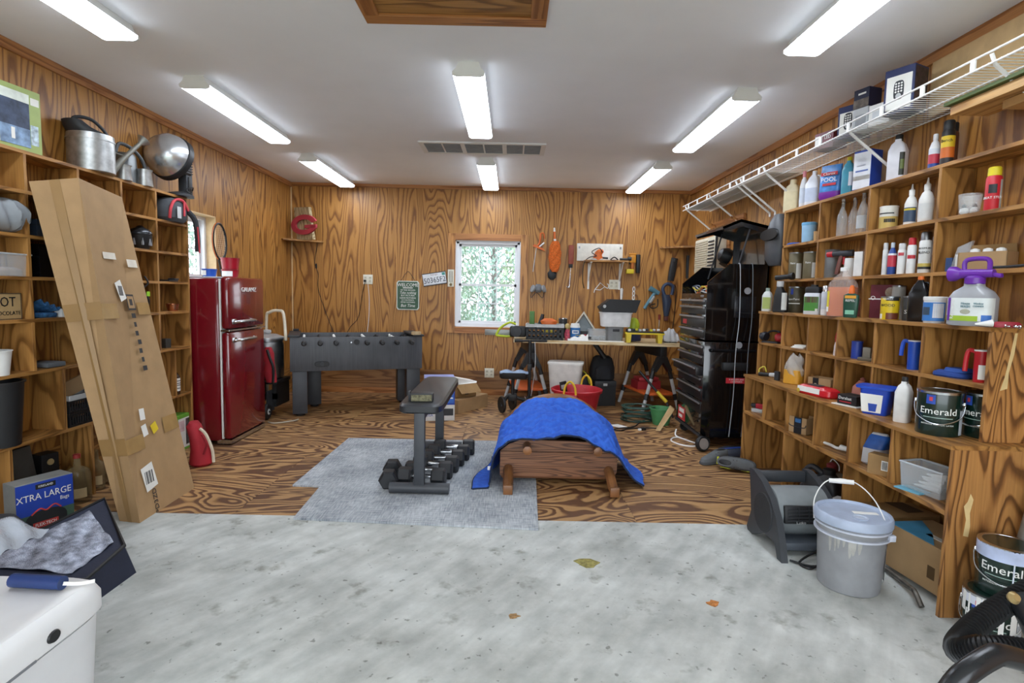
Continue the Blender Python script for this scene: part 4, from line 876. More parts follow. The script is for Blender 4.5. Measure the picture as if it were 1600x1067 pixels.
ob('grey_rim', MB().bx(-.155, .155, -.078, -.066, .165, .195).bx(-.155, .155, .066, .078, .165, .195).bx(-.155, -.143, -.07, .07, .165, .195).bx(.143, .155, -.07, .07, .165, .195), M_LGREY, t, 0)
ob('cardboard_sheet', MB().box(.03, 0, .235, .24, .008, .10, 0, T(0, 0, 0) @ R_('Y', -14)), M_CARD, t, 0)
# bottom row and floor by the shelves
t = carton('green_box', 'upright green and white printed box under the liquor bottle', .17, .10, .30, mat('6fae3c', .5), (-2.765, LY(279, .1, -2.765), 0), 90)
decal(t, M_PAPER, -.08, .072, .02, .27, -.05); decal(t, mat('504a4c', .5, var=.7, scale=30), .02, .07, .04, .26, -.0515); decal(t, mat('e2c3c4', .5, var=.4), -.08, .0, .16, .25, -.0515)
t = carton('bag_carton', 'blue XTRA LARGE bags carton on floor at lower left shelf', .27, .12, .29, mat('8d8f8c', .6), (-2.60, 3.01, 0), 66)
fz = -.06
decal(t, mat('1c3fa4', .5), -.135, .135, .11, .285, fz); decal(t, mat('3f5a4a', .6), -.135, .135, 0, .11, fz); decal(t, M_BLACK, -.045, .05, .245, .272, fz - .0012)
ob('bag_picture', MB().loft([(0, .10, .06), (.001, .095, .055)], 20, 2.4, T(.0, fz - .0012, .065) @ R_('X', 90)), mat('1a1d20', .6), t)
ob('red_ties', MB().tube([(-.07, fz - .003, .11), (-.03, fz - .003, .135), (.0, fz - .003, .12), (.04, fz - .003, .14), (.07, fz - .003, .115)], .004, 5, 5), mat('c23a34', .5), t)
decal(t, mat('b8332e', .5), -.065, .055, .03, .062, fz - .003)
for s_, sz, x, zz in (('KIRKLAND', .017, .0025, .2585), ('XTRA LARGE', .052, -.005, .205), ('Bags', .03, .09, .165), ('FLEX-TECH', .024, -.005, .046)): txt(s_, sz, M_WHITE, t, T(x, fz - (.0045 if s_[0] == 'F' else .0025), zz), sx=.85)
for px, Yv, h_, r_, lb in ((122, 3.36, .30, .07, 'large empty clear glass jug with red neck on floor by shelves'), (152, 3.62, .27, .042, 'clear glass bottle with label in bottom cubby behind jug'), (174, 3.74, .29, .045, 'amber glass bottle in bottom cubby beside leaning carton')):
    Xb = -2.70 if px == 122 else -2.74
    t = thing('glass_bottle', lb, 'bottle', (Xb, colY(px, Xb, .1), 0), 50)
    ob('bottle_body', MB().lathe([(r_ * .95, 0), (r_, .006), (r_, h_ * .58), (r_ * .85, h_ * .68), (r_ * .3, h_ * .76), (r_ * .22, h_ * .95), (r_ * .27, h_ * .955), (r_ * .27, h_)], 28), mat('8a7a58', .05, alpha=.45), t)
    ob('paper_label', MB().arc(r_, r_, .04, .10, -30, 25), mat('c9b488', .7), t)
    if px == 122: ob('red_wax', MB().lathe([(r_ * .29, h_ * .93), (r_ * .29, h_ + .003), (r_ * .1, h_ + .004)], 16), mat('8f2a26', .5), t)
for px, Xd, w_, h_, lb in ((40, -2.83, .2, .4, 'dark grey board leaning inside bottom left cubby'), ):
    solo('grey_board', lb, 'board', MB().hexa([V(0, -.1, 0), V(.02, -.1, 0), V(.02, .12, 0), V(0, .12, 0), V(-.03, -.08, .4), V(-.01, -.08, .4), V(-.01, .08, .4), V(-.03, .08, .4)]), mat('4c4a46', .7), (-2.84, LY(34, .2, -2.84), 0), ang=0)
t = carton('black_speaker', 'small black box with tan dial behind bags carton', .10, .09, .33, M_BLACK, (-2.835, LY(70, .3, -2.835), 0), 75); ob('dial', MB().lathe([(.02, 0), (.018, .006)], 14, T(0, -.045, .28) @ R_('X', 90)), mat('a08a60', .6), t)
solo('round_cushion', 'dark grey rounded hump at the left picture edge on floor', 'cushion', MB().lathe([(.13, 0), (.15, .04), (.14, .14), (.09, .21), (.02, .235)], 24), mat('3a3c40', .8), (-2.50, 2.62, 0))
t = thing('tote_bag', 'slumped red tote bag with cream stripe between carton and refrigerator', 'bag', (-2.37, 4.22, 0), 20)
ob('bag_body', MB().loft([(0, .07, .10), (.02, .085, .12), (.12, .075, .11), (.22, .05, .10, -.03, 0), (.30, .05, .085, -.05, 0), (.33, .03, .06, -.05, 0)], 18, 2.4), mat('a8202c', .75), t)
ob('cream_band', MB().tube([(.088, -.06, .02), (.08, -.06, .12), (.04, -.06, .24), (.0, -.06, .29)], .012, 6, 4), mat('d9cfb8', .8), t)
ob('handle', MB().tube([(.02, -.10, .25), (.05, -.11, .18), (.03, -.115, .10)], .009, 6, 4), mat('8d1824', .7), t)

# ================================================================== lower left foreground
ck = thing('cooler', 'white hard-sided cooler in the lower left foreground', 'cooler', (-1.60, 1.40, 0))
ob('tub', MB().loft([(0, .27, .33), (.01, .28, .34), (.31, .295, .355)], 40, 9), mat('dfe0e2', .4, var=.02), ck)
ld = ob('lid', MB().loft([(.318, .30, .36), (.325, .306, .366), (.375, .306, .366), (.40, .295, .355), (.415, .275, .335)], 40, 9), mat('e6e7e8', .4, var=.02), ck)
ob('lid_seam', MB().loft([(.309, .287, .347), (.319, .287, .347)], 40, 9), M_DK, ck)
ob('drain_button', MB().loft([(0, .018, .024), (.006, .016, .02)], 16, 2, T(.305, .12, .355) @ R_('Y', 90)), M_BLACK, ld)
ob('handle_recess', MB().bx(.29, .3085, -.16, .06, .318, .326, .002), mat('7c8085', .6), ck)
t = thing('blue_grip', 'dark blue cylinder grip with white cord lying on cooler lid', 'grip', (-1.42, 1.67, .4155), 0)
ob('grip', MB().cyl((-.12, 0, .022), (.045, -.01, .022), .021, n=16), mat('22386a', .35), t); ob('cord', MB().tube([(.045, -.01, .02), (.08, .015, .008), (.11, .035, .006)], .006, 6, 4), M_PAPER, t)
t = thing('storage_bag', 'black zippered storage bag with clear plastic top behind cooler', 'bag', (-2.0, 2.55, 0))
pts = [V(-.38, -.35, 0), V(.235, -.30, 0), V(.24, .0, 0), V(-.13, .36, 0), V(-.36, -.30, .12), V(.20, -.26, .10), V(.20, -.02, .14), V(-.12, .30, .24)]
ob('bag_body', MB().hexa(pts), mat('20263a', .7, bump=.15), t, 0)
def win(u, v_):
    a = pts[4].lerp(pts[5], u); b = pts[7].lerp(pts[6], u); p = a.lerp(b, v_); return p + V(0, 0, .008 + .008 * math.sin(17 * u + 9 * v_) * math.sin(13 * v_ + 4 * u))
ob('clear_window', MB().surf(lambda u, v_: win(.1 + .75 * u, .12 + .74 * v_), 26, 18, thick=.002), mat('aab2c4', .1, .35, var=.5, scale=30, bump=.8), t, 60)
ob('zipper_edge', MB().tube([pts[4], pts[7], pts[6], pts[5]], .010, 6, 0, True), M_BLACK, t)
t = thing('plastic_bin', 'blue plastic bin with clear bags on top at left edge', 'bin', (-2.11, 1.80, 0))
ob('bin_wall', MB().loft([(0, .16, .2), (.01, .17, .21), (.40, .19, .22)], 28, 6), mat('5f7d9c', .3), t)
ob('bin_handle', MB().tube([(.19, -.05, .34), (.225, -.05, .30), (.225, .03, .28), (.19, .05, .32)], .008, 6, 4), mat('4a6482', .4), t)
t = thing('clear_bag', 'crumpled clear zip bag with coloured packets on the blue bin', 'plastic bag', (-1.98, 1.86, .403), 8)
ob('film', MB().surf(lambda u, v_: (-.26 + .52 * u, -.16 + .32 * v_, .03 + .12 * math.sin(PI * u) ** .5 * math.sin(PI * v_) ** .6 + .018 * math.sin(21 * u + 7 * v_) * math.sin(11 * v_ - 5 * u)), 34, 22, thick=.002), mat('d3dbe6', .08, alpha=.4, bump=.8), t, 60)
ob('packets', MB().bx(-.2, .12, -.10, .12, .004, .05, .01), mat('8f9a58', .5, var=.8, scale=30), t); ob('white_sheet', MB().bx(-.22, .05, -.14, -.02, .052, .056), M_PAPER, t, 0); ob('orange_packet', MB().bx(.05, .16, .03, .08, .052, .064, .003), mat('d2602e', .5), t)
# leaves and scraps on the concrete
for i, (px, py, r_, c_, lb) in enumerate(((917, 879, .055, '8a8248', 'yellowish stained flake lying mid concrete'), (1115, 943, .028, 'b8763a', 'small orange dry leaf on the concrete right'), (803, 963, .022, '96764c', 'tiny tan dry leaf near the front of the concrete'))):
    p = atz(px, py); rn = random.Random(i)
    solo('dry_leaf', lb, 'leaf', MB().prism([(r_ * (1 + .35 * rn.uniform(-1, 1)) * math.cos(a), r_ * .8 * (1 + .35 * rn.uniform(-1, 1)) * math.sin(a)) for a in [6.283 * k / 11 for k in range(11)]], 0, .003, 'Z'), mat(c_, .8, var=.4, scale=50), (p.x, p.y, .0005), ang=0)
# ================================================================== back wall
PXM = YB / FPX                                        # metres per pixel on the back wall
def W(px, py, d=.0): return aty(px, py, YB - d)
def wthing(name, label, cat, px, py, d=0, tilt=0): 
    p = W(px, py, d); return thing(name, label, cat, p, rot=(0, rad(tilt), 0))
M_PLATE = mat('e0dccb', .4)
def outlet(px, py, label, gang=2):
    t = wthing('outlet_plate', label, 'outlet', px, py)
    ob('plate', MB().box(0, -.003, 0, .125, .006, .125, .002), M_PLATE, t)
    for x in (-.03, .03):
        r = ob('receptacle', MB().box(x, -.007, .022, .034, .004, .034, .003).box(x, -.007, -.022, .034, .004, .034, .003), mat('cfcab6', .4), t)
        ob('slots', MB().box(x - .006, -.0095, .024, .003, .001, .011).box(x + .006, -.0095, .024, .003, .001, .011).box(x - .006, -.0095, -.02, .003, .001, .011).box(x + .006, -.0095, -.02, .003, .001, .011), M_DK, r, 0)
        t.children[-1]['kind'] = 'stuff'
    return t
t = outlet(575, 436.5, 'cream double outlet with plugs above the foosball table')
ob('plug', MB().box(-.035, -.022, -.02, .03, .026, .03, .004), M_BLACK, t)
outlet(764.5, 582.5, 'cream double outlet low on wall beside knee scooter'); outlet(959, 444.5, 'cream double outlet under the bracket shelf')
def wcord(name, label, pts, m, r=.004, d=.012, cat='cord'):
    return solo(name, label, cat, MB().tube([W(x, y, d) for x, y in pts], r, 6, 6), m)
wcord('power_cord', 'black cord hanging from the left corner shelf to foosball table', [(496, 380), (492, 410), (497, 428), (497, 450), (506, 480), (522, 522)], M_BLACK)
wcord('power_cord', 'black cord hanging from outlet behind foosball table', [(570, 441), (566, 460), (560, 495), (548, 510), (541, 522)], M_BLACK)
wcord('power_cord', 'white cord hanging straight from outlet behind foosball table', [(575, 444), (577, 470), (576, 500), (573, 524)], M_WHITE)
t = wthing('cord_adapter', 'small black adapter on the cord under left corner shelf', 'adapter', 494, 416, .018); ob('body', MB().box(0, 0, 0, .02, .016, .05, .004), M_BLACK, t); ob('cap', MB().box(0, 0, .03, .012, .01, .012, .002), M_DK, t)
# welcome sign
t = wthing('welcome_sign', 'green WELCOME sign with white border hanging by a wire', 'sign', 637.5, 461.5, .004)
w_, h_ = .148, .19
c8 = [(-w_ + .02, -h_), (w_ - .02, -h_), (w_, -h_ + .025), (w_, h_ - .025), (w_ - .02, h_), (-w_ + .02, h_), (-w_, h_ - .025), (-w_, -h_ + .025)]
ob('border', MB().prism(c8, -.012, 0, 'Y'), mat('cfd6cc', .5), t, 0); ob('board', MB().prism([(a * .93, b * .945) for a, b in c8], -.0135, -.002, 'Y'), mat('3d5b45', .6), t, 0)
for s_, sz, zz in (('WELCOME', .062, .135), ('OF THE WOODS', .028, .068), ('Take nothing', .044, .034), ('BUT PICTURES', .03, -.002), ('LEAVE NOTHING', .03, -.034), ('BUT FOOTPRINTS', .022, -.062), ('SPEND NOTHING', .026, -.09), ('But Time', .055, -.135)): txt(s_, sz, M_PAPER, t, T(0, -.0137, zz), sx=.92, shear=.25 if s_[0] in 'TB' and s_[1] in 'au' else 0)
ob('print_line', MB().box(0, -.0142, .099, .13, .001, .010), M_PAPER, t, 0); ob('wire', MB().tube([(-.10, -.006, h_ - .01), (-.02, -.004, h_ + .11), (.02, -.004, h_ + .11), (.10, -.006, h_ - .01)], .003, 5, 4), M_DK, t)
t = wthing('license_plate', 'white license plate 50365F2 nailed tilted beside the window', 'license plate', 679, 435.5, .003, -9.5)
ob('plate', MB().box(0, -.002, 0, .305, .004, .152, .002), mat('dfe2e6', .35), t); ob('frame', MB().tube([(-.155, -.003, -.078), (.155, -.003, -.078), (.155, -.003, .078), (-.155, -.003, .078)], .006, 6, 0, True), M_DK, t)
txt('50365F2', .098, mat('23283a', .5), t, T(0, -.0045, -.018), sx=.86); txt('Georgia', .03, mat('8a5a62', .5), t, T(0, -.0045, .056)); ob('green_corner', MB().box(.125, -.0045, .05, .04, .001, .035), mat('3f8f86', .5), t, 0)
t = wthing('thermometer', 'cream wall thermometer nailed on the window casing', 'thermometer', 704.5, 434.5, .022)
ob('board', MB().box(0, -.003, 0, .082, .006, .225, .003), M_PLATE, t); ob('tube', MB().cyl((0, -.008, -.06), (0, -.008, .095), .004), M_STEEL, t)
ob('scale_marks', MB().box(.018, -.0065, .02, .006, .001, .14).box(-.018, -.0065, .02, .006, .001, .14), M_DK, t, 0); t.children[-1]['kind'] = 'stuff'; ob('leaf_emblem', MB().loft([(0, .018, .02), (.001, .01, .012)], 9, 2, T(0, -.006, -.085) @ R_('X', 90)), mat('7a6a44', .6), t)
# corner shelves
t = solo('corner_shelf', 'small wooden corner shelf holding the oval emblem sign', 'shelf', MB().prism([(XL, YB), (XL, YB - .32), (XL + .03, YB - .34), (XL + .42, YB - .03), (XL + .42, YB)], 1.972, 1.992, 'Z'), M_SHX, ang=0)
t = solo('corner_shelf', 'empty wooden corner shelf near air conditioner, right back corner', 'shelf', MB().prism([(XR, YB), (XR, YB - .30), (XR - .10, YB - .28), (XR - .38, YB - .03), (XR - .38, YB)], 1.99, 2.012, 'Z'), M_SHX, ang=0)
t = thing('emblem_sign', 'rustic wood sign with red oval letter G on corner shelf', 'sign', (XL + .235, YB - .155, 1.9925), -30)
ob('wood_slab', MB().hexa([V(-.13, -.02, 0), V(.17, -.02, 0), V(.17, .02, 0), V(-.13, .02, 0), V(-.21, .0, .42), V(.07, .0, .41), V(.07, .04, .41), V(-.21, .04, .42)]), plywood('grey_barnwood', 'b6a684', '9c8b68', '776748', 2, 6, 10, 1), t, 0)
red = mat('b03a48', .6)
def ell(rx, rz, x, z_, n=40, a0=0, a1=360): return [(x + rx * math.cos(rad(a0 + (a1 - a0) * i / n)), z_ + rz * math.sin(rad(a0 + (a1 - a0) * i / n))) for i in range(n + 1)]
gx, gz = .03, .185
o_, i_ = ell(.235, .125, gx, gz, 40, 18, 345), ell(.15, .066, gx, gz, 40, 18, 345)
mb = MB()
for k in range(40): mb.prism([o_[k], o_[k+1], i_[k+1], i_[k]], -.05, -.026, 'Y')
mb.prism([(gx + .02, gz - .045), (gx + .225, gz - .045), (gx + .225, gz - .005), (gx + .02, gz - .005)], -.05, -.026, 'Y')
ob('oval_letter', mb, red, t, 0)
# right of the window: hanging tools
org = mat('d4692a', .5)
t = wthing('folding_tool', 'thin orange and silver hand tool hanging beside the window', 'hand tool', 842, 385, .02)
ob('handle', MB().tube([(.02, 0, .17), (.01, 0, .05), (-.02, 0, .01)], .012, 8, 3), org, t); ob('hook', MB().tube([(.02, 0, .17), (.06, 0, .17), (.07, 0, .10)], .007, 6, 3), org, t)
ob('jaw', MB().hexa([V(-.08, -.01, -.0), V(.08, -.01, -.06), V(.08, .01, -.06), V(-.08, .01, 0), V(-.06, -.01, .03), V(.06, -.01, -.03), V(.06, .01, -.03), V(-.06, .01, .03)]), org, t, 0); ob('blade', MB().cyl((-.03, 0, 0), (-.07, 0, -.33), .005), M_LGREY, t); ob('lever', MB().cyl((0, 0, -.01), (.07, 0, .05), .01), M_WHITE, t)
t = wthing('duster', 'fluffy orange microfibre duster hanging on back wall', 'duster', 867, 402, .05)
def fz_(u, v_):
    a = 2 * PI * u; r = (.075 + .012 * math.sin(8 * a + 40 * v_) * math.sin(60 * v_ + 3 * a)) * math.sin(PI * min(max(v_, .02), .98)) ** .25
    return (r * math.cos(a), r * .6 * math.sin(a), -.19 + .40 * v_)
ob('fluffy_head', MB().surf(fz_, 48, 50), mat('d66a26', .9, var=.3, scale=70, bump=.9), t, 80)
ob('handle', MB().cyl((-.005, 0, .20), (-.015, 0, .33), .014), org, t); ob('handle_tip', MB().cyl((-.015, 0, .33), (-.017, 0, .38), .014, .011), M_WHITE, t); ob('collar', MB().cyl((-.004, 0, .195), (-.007, 0, .235), .016), M_WHITE, t)
t = wthing('black_pouch', 'small black pouch hanging under orange duster', 'pouch', 862.5, 430, .03); ob('pouch', MB().loft([(-.06, .02, .008), (-.03, .055, .02), (.03, .06, .022), (.07, .025, .01)], 16, 2.4), M_BLACK, t); ob('strap', MB().tube([(-.03, 0, .06), (-.02, 0, .13)], .007, 6), M_BLACK, t)
t = wthing('respirator', 'grey respirator mask with two round filters beside window', 'respirator', 841, 451, .06)
ob('face_piece', MB().loft([(-.05, .03, .02), (-.02, .06, .045), (.03, .055, .045), (.06, .025, .02)], 18, 2.2), mat('6f7276', .5), t)
for s_ in (-1, 1): ob('filter', MB().lathe([(.045, 0), (.05, .01), (.05, .025), (.03, .032)], 20, T(s_ * .06, -.01, -.005) @ R_('Y', 70 * s_) @ R_('X', 25)), mat('8b8e91', .6), t)
ob('strap', MB().tube([(-.08, .03, -.02), (-.09, .04, -.12), (-.02, .045, -.05), (.06, .045, -.12), (.08, .03, -.02)], .004, 5, 5), M_DK, t)
t = wthing('hook_tool', 'dark red handled tool with long steel hook on back wall', 'hand tool', 892, 410, .03)
ob('handle', MB().box(0, 0, .10, .07, .03, .25, .008), mat('8a3e2a', .5), t); ob('collar', MB().box(0, 0, -.045, .05, .03, .05, .006), M_BLACK, t); ob('rod', MB().tube([(0, 0, -.06), (-.01, 0, -.30), (-.03, 0, -.325), (-.05, 0, -.31)], .006, 6, 3), M_CHROME, t)
t = wthing('white_board', 'scuffed white board mounted above the bracket shelf', 'board', 937, 394.5); ob('board', MB().box(0, -.008, 0, .60, .016, .225, .002), mat('dedcd2', .6, var=.08, scale=20), t)
ob('hinge', MB().box(-.27, -.017, .06, .02, .003, .03).box(.27, -.017, .06, .02, .003, .03), M_STEEL, t, 0); ob('notice', MB().box(.05, -.0165, -.03, .16, .001, .11), M_PAPER, t, 0)
sh = W(946, 408.5, .10)
t = thing('bracket_shelf', 'small wooden shelf on two white brackets on back wall', 'shelf', (sh.x, YB, sh.z))
ob('shelf_board', MB().bx(-.28, .28, -.24, -.017, -.014, .01, .003), M_SHX, t, 0)
for x in (-.20, .21): ob('bracket', MB().bx(x - .012, x + .012, -.006, 0, -.36, -.014).bx(x - .012, x + .012, -.23, 0, -.022, -.014).tube([(x, -.006, -.25), (x + .0, -.20, -.022)], .008, 6), M_WHITE, t)
sz_ = sh.z + .0105
t = thing('orange_sander', 'orange and grey power sander on the bracket shelf', 'sander', (W(932, 395).x, YB - .13, sz_)); ob('body', MB().loft([(0, .06, .05), (.02, .065, .055), (.07, .05, .045), (.11, .055, .05, .02, 0), (.14, .03, .03, .03, 0)], 18, 2.4), org, t); ob('base', MB().bx(-.08, .06, -.05, .05, 0, .022, .005), M_LGREY, t); ob('cord', MB().tube([(.05, -.05, .10), (0, -.075, .15), (-.09, -.07, .10), (-.03, -.08, .05), (-.12, -.09, .03), (-.19, -.10, -.05), (-.20, -.09, -.25), (-.17, -.02, -.36)], .006, 6, 6), M_BLACK, t); ob('dust_port', MB().cyl((.05, 0, .035), (.13, 0, .03), .012), M_DK, t)
t = thing('black_clip', 'small black clip lying on the bracket shelf', 'clip', (W(957, 405).x, YB - .13, sz_)); ob('jaw', MB().tube([(-.05, 0, .01), (0, 0, .045), (.05, 0, .01)], .008, 6, 3), M_BLACK, t); ob('bar', MB().bx(-.05, .05, -.01, .01, 0, .012), M_BLACK, t)
t = thing('drill_bit_set', 'black power tool bits lying at right of bracket shelf', 'tool bits', (W(973, 404).x, YB - .16, sz_)); ob('bits', MB().cyl((-.07, 0, .018), (.07, 0, .018), .016), M_BLACK, t); ob('chuck', MB().cyl((.03, -.02, .025), (.075, -.02, .025), .024), M_DK, t)
t = wthing('nail_gun', 'yellow and black nail gun hanging at end of bracket shelf', 'nail gun', 988, 412, .06)
ob('magazine', MB().box(.075, 0, 0, .05, .05, .24, .008), M_BLACK, t); ob('body', MB().box(-.0, 0, .06, .08, .06, .10, .012).box(.0, 0, .125, .09, .04, .02, .004), mat('c9861e', .5), t); ob('handle', MB().box(.0, 0, -.02, .04, .045, .10, .01), mat('b3651f', .5), t); ob('battery', MB().box(-.03, 0, -.10, .10, .06, .06, .008), mat('d9bf28', .5), t); ob('trigger', MB().box(-.035, 0, .01, .02, .02, .04, .004), M_BLACK, t)
t = wthing('wire_hook', 'bent white wire hook beside the outlet under bracket shelf', 'hook', 939, 449, .01); ob('wire', MB().tube([(-.09, 0, -.07), (-.08, 0, -.03), (-.01, 0, .06), (.05, 0, .01), (-.01, 0, -.035), (-.07, 0, -.03)], .006, 6), M_WHITE, t); ob('hook_end', MB().tube([(.05, 0, .01), (.09, 0, -.01), (.10, 0, .03), (.08, 0, .05)], .006, 6, 3), M_WHITE, t)
t = wthing('white_brush', 'white handled brush hanging above grey bins on bench', 'brush', 971, 462, .02); ob('handle', MB().loft([(-.09, .012, .01), (0, .016, .012), (.08, .02, .014), (.1, .01, .01)], 14), M_WHITE, t); ob('head', MB().box(0, 0, -.10, .06, .02, .02, .004), M_WHITE, t)
t = wthing('white_chain', 'short white plastic chain hanging above the bench', 'chain', 990, 462, .012)
for k in range(4): ob('link', MB().tube([(.014 * math.cos(a), .004 * (k % 2), .085 - k * .055 + .032 * math.sin(a)) for a in [6.283 * i / 12 for i in range(12)]], .005, 6, 0, True), M_WHITE, t)
for px, py, tl, lb in ((1051, 421, 8, 'black tube holster hanging under the right corner shelf'), (1077, 417, 0, 'slim black holster hanging in the right back corner')):
    t = wthing('black_holster', lb, 'holster', px, py, .03, tl); ob('sleeve', MB().loft([(-.15, .04, .018), (.0, .045, .02), (.15, .042, .018)], 14, 4), M_BLACK, t); ob('clip', MB().box(0, -.02, .12, .03, .008, .04, .002), M_DK, t)
t = wthing('heat_gun', 'teal heat gun with short cord hanging on back wall', 'heat gun', 1016, 464, .04, 25)
ob('barrel', MB().cyl((-.06, 0, .10), (.08, 0, .09), .035, .028), mat('4f7c8c', .5), t); ob('handle', MB().tube([(.03, 0, .08), (.01, 0, -.06), (.0, 0, -.17)], .022, 10, 3), mat('5b8696', .5), t); ob('light_grip', MB().tube([(.035, 0, .03), (.025, 0, -.07)], .024, 8), M_LGREY, t); ob('cord', MB().tube([(.1, 0, .02), (.14, 0, -.07), (.09, 0, -.12), (.05, 0, -.10), (.10, 0, -.05)], .007, 6, 6), M_BLACK, t)
t = wthing('reciprocating_saw', 'dark blue reciprocating saw hanging nose down on back wall', 'power saw', 1042, 470, .05)
ob('body', MB().loft([(-.2, .03, .03), (-.12, .045, .04), (0, .06, .05), (.08, .05, .045, -.02, 0)], 16, 2.6), mat('27344a', .45), t); ob('grip', MB().tube([(-.03, 0, .06), (-.06, 0, .16), (-.01, 0, .22), (.07, 0, .19), (.06, 0, .08)], .022, 8, 5), mat('2b3c58', .45), t); ob('shoe', MB().box(.0, 0, -.235, .05, .05, .06, .006), mat('5a2f2a', .5), t); ob('cord', MB().tube([(.06, .02, .2), (.12, .03, .18), (.12, .03, -.1), (.10, .03, -.36)], .006, 6, 6), M_BLACK, t)
t = wthing('screwdriver', 'red and black handled screwdriver hanging by the power saw', 'screwdriver', 1030, 502, .02); ob('handle', MB().cyl((0, 0, .02), (0, 0, .09), .016), mat('7c2a24', .5), t); ob('shaft', MB().cyl((0, 0, -.12), (0, 0, .02), .006), M_CHROME, t)
# air conditioner in the right wall
p = atx(1103, 400, XR - .12)
t = thing('air_conditioner', 'cream window air conditioner set in the right wall', 'air conditioner', (XR, p.y, p.z))
ob('case', MB().bx(-.14, 0, -.33, .33, -.20, .20, .012), mat('d9d2bd', .5), t); ob('trim_frame', MB().bx(-.02, 0, -.40, .40, -.26, .26, .003), M_TRIM, t, 0)
for i in range(14): ob('grille_slat', MB().bx(-.148, -.138, -.10, .30, -.17 + i * .025, -.158 + i * .025), mat('c2baa4', .5), t, 0)
for i in range(9): ob('louver', MB().bx(-.148, -.138, -.30, -.13, -.16 + i * .037, -.143 + i * .037), M_DK, t, 0)
# ================================================================== on and under the workbench
def onb(px, Y, z_=None): # place on the bench top at that pixel column
    z_ = ZB if z_ is None else z_; k = (px - 800) / FPX; q = CR - k * CF; return V(-(q.y * Y + q.z * (z_ - CAMH)) / q.x, Y, z_)
t = thing('chainsaw', 'lime and black cordless chainsaw at left end of workbench', 'chainsaw', onb(803, 6.78) , -4)
ob('body', MB().bx(-.05, .15, -.08, .06, .02, .15, .02), M_BLACK, t); ob('lime_handle', MB().tube([(-.22, 0, .03), (-.17, 0, .12), (-.06, 0, .19), (.02, 0, .17)], .014, 8, 5).tube([(-.22, 0, .03), (-.10, 0, .02), (0, 0, .03)], .014, 8, 4), mat('b9c832', .5), t); ob('side_cover', MB().lathe([(.07, 0), (.065, .02), (.02, .025)], 24, T(.03, -.08, .09) @ R_('X', 90)), M_DK, t); ob('guide_bar', MB().bx(-.36, -.05, .01, .018, .03, .10, .003), mat('8f918c', .4, .5), t)
t = thing('tool_crate', 'black mesh crate of tools with silver rim on workbench', 'crate', onb(851, 6.75), -4)
mb = MB()
for y in (-.13, .13):
    for k in range(9): mb.bx(-.21 + k * .0525 - .012, -.21 + k * .0525 + .012, y - .004, y + .004, 0, .15)
    for z_ in (.0, .06, .12): mb.bx(-.22, .22, y - .004, y + .004, z_, z_ + .03)
for x in (-.22, .22): mb.bx(x - .004, x + .004, -.13, .13, 0, .15)
mb.bx(-.22, .22, -.13, .13, 0, .006); ob('crate_wall', mb, M_BLACK, t, 0)
ob('silver_rim', MB().bx(-.23, .23, -.145, -.125, .15, .185).bx(-.23, .23, .125, .145, .15, .185).bx(-.23, -.215, -.13, .13, .15, .185).bx(.215, .23, -.13, .13, .15, .185), M_LGREY, t, 0)
ob('green_level', MB().box(-.16, .0, .25, .06, .05, .17, .006, R_('Y', 0)), mat('4c7a38', .5), t); ob('orange_tool', MB().loft([(.18, .10, .04, .04, .05), (.22, .11, .045, .04, .05), (.25, .05, .03, .04, .05)], 16, 2.4), org, t); ob('yellow_item', MB().box(.05, -.02, .10, .14, .08, .05, .008), mat('d9c22e', .5), t); ob('black_tool', MB().cyl((-.06, .05, .18), (-.03, .06, .30), .03, .02), M_BLACK, t)
t = can('black_canister', 'tall black canister standing behind crate on workbench', .055, .25, M_BLACK, onb(879, 7.0)); 
t = bottle('wipes_tub', 'white wipes tub with blue label on the workbench', 'tub', [(0, .058, .058), (.005, .06, .06), (.16, .06, .06), (.18, .055, .055)], M_WHITE, onb(898, 6.72), 0, cap=(.05, .18, .20, M_WHITE), lab=[(.035, .15, 80, mat('2f74b8', .5))]); ob('white_print', MB().arc(.061, .061, .08, .12, -40, 40), M_WHITE, t)
ob('red_print', MB().arc(.061, .061, .09, .11, -26, 26, off=.0022), mat('5a7fb8', .5), t)
t = thing('birdhouse', 'grey wooden birdhouse with pale gabled roof on workbench', 'birdhouse', onb(911, 6.95), -8)
ob('house_wall', MB().prism([(-.11, 0), (.11, 0), (.11, .14), (0, .30), (-.11, .14)], -.09, .09, 'Y'), mat('7d868a', .7), t, 0)
for s_ in (-1, 1): ob('roof_board', MB().hexa([V(s_ * .14, -.13, .105), V(s_ * .14, .12, .105), V(s_ * .0, .12, .315), V(s_ * .0, -.13, .315), V(s_ * .15, -.13, .12), V(s_ * .15, .12, .12), V(s_ * .0, .12, .34), V(s_ * .0, -.13, .34)]), mat('cfcabc', .7), t, 0)
ob('doorway', MB().bx(-.06, .06, -.092, -.089, .06, .10), M_BLACK, t, 0); ob('perch_ledge', MB().bx(-.08, .11, -.12, -.09, .035, .05), M_LGREY, t, 0)
t = thing('figurine', 'small colourful figurine standing at the crate corner on bench', 'figurine', onb(886, 6.66), 0); ob('body', MB().loft([(0, .03, .02), (.08, .035, .03), (.13, .02, .02)], 12, 2), mat('b3465a', .6, var=.8, scale=50), t); ob('head', MB().lathe([(.012, .13), (.03, .15), (.03, .18), (.012, .20)], 14), mat('b9a468', .6), t)
t = thing('white_sack', 'crumpled white plastic sack lying on the workbench', 'sack', onb(904, 6.585), -4); ob('film', MB().surf(lambda u, v_: (-.13 + .24 * u, -.04 + .09 * v_, .003 + .055 * math.sin(PI * v_) * (.4 + u) * (1 + .25 * math.sin(16 * u + 6 * v_))), 24, 12, thick=.003), mat('e2e2de', .35), t, 60); ob('yellow_print', MB().bx(-.04, .06, .0, .03, .062, .068, .002), mat('b9a838', .5, var=.6, scale=40), t)
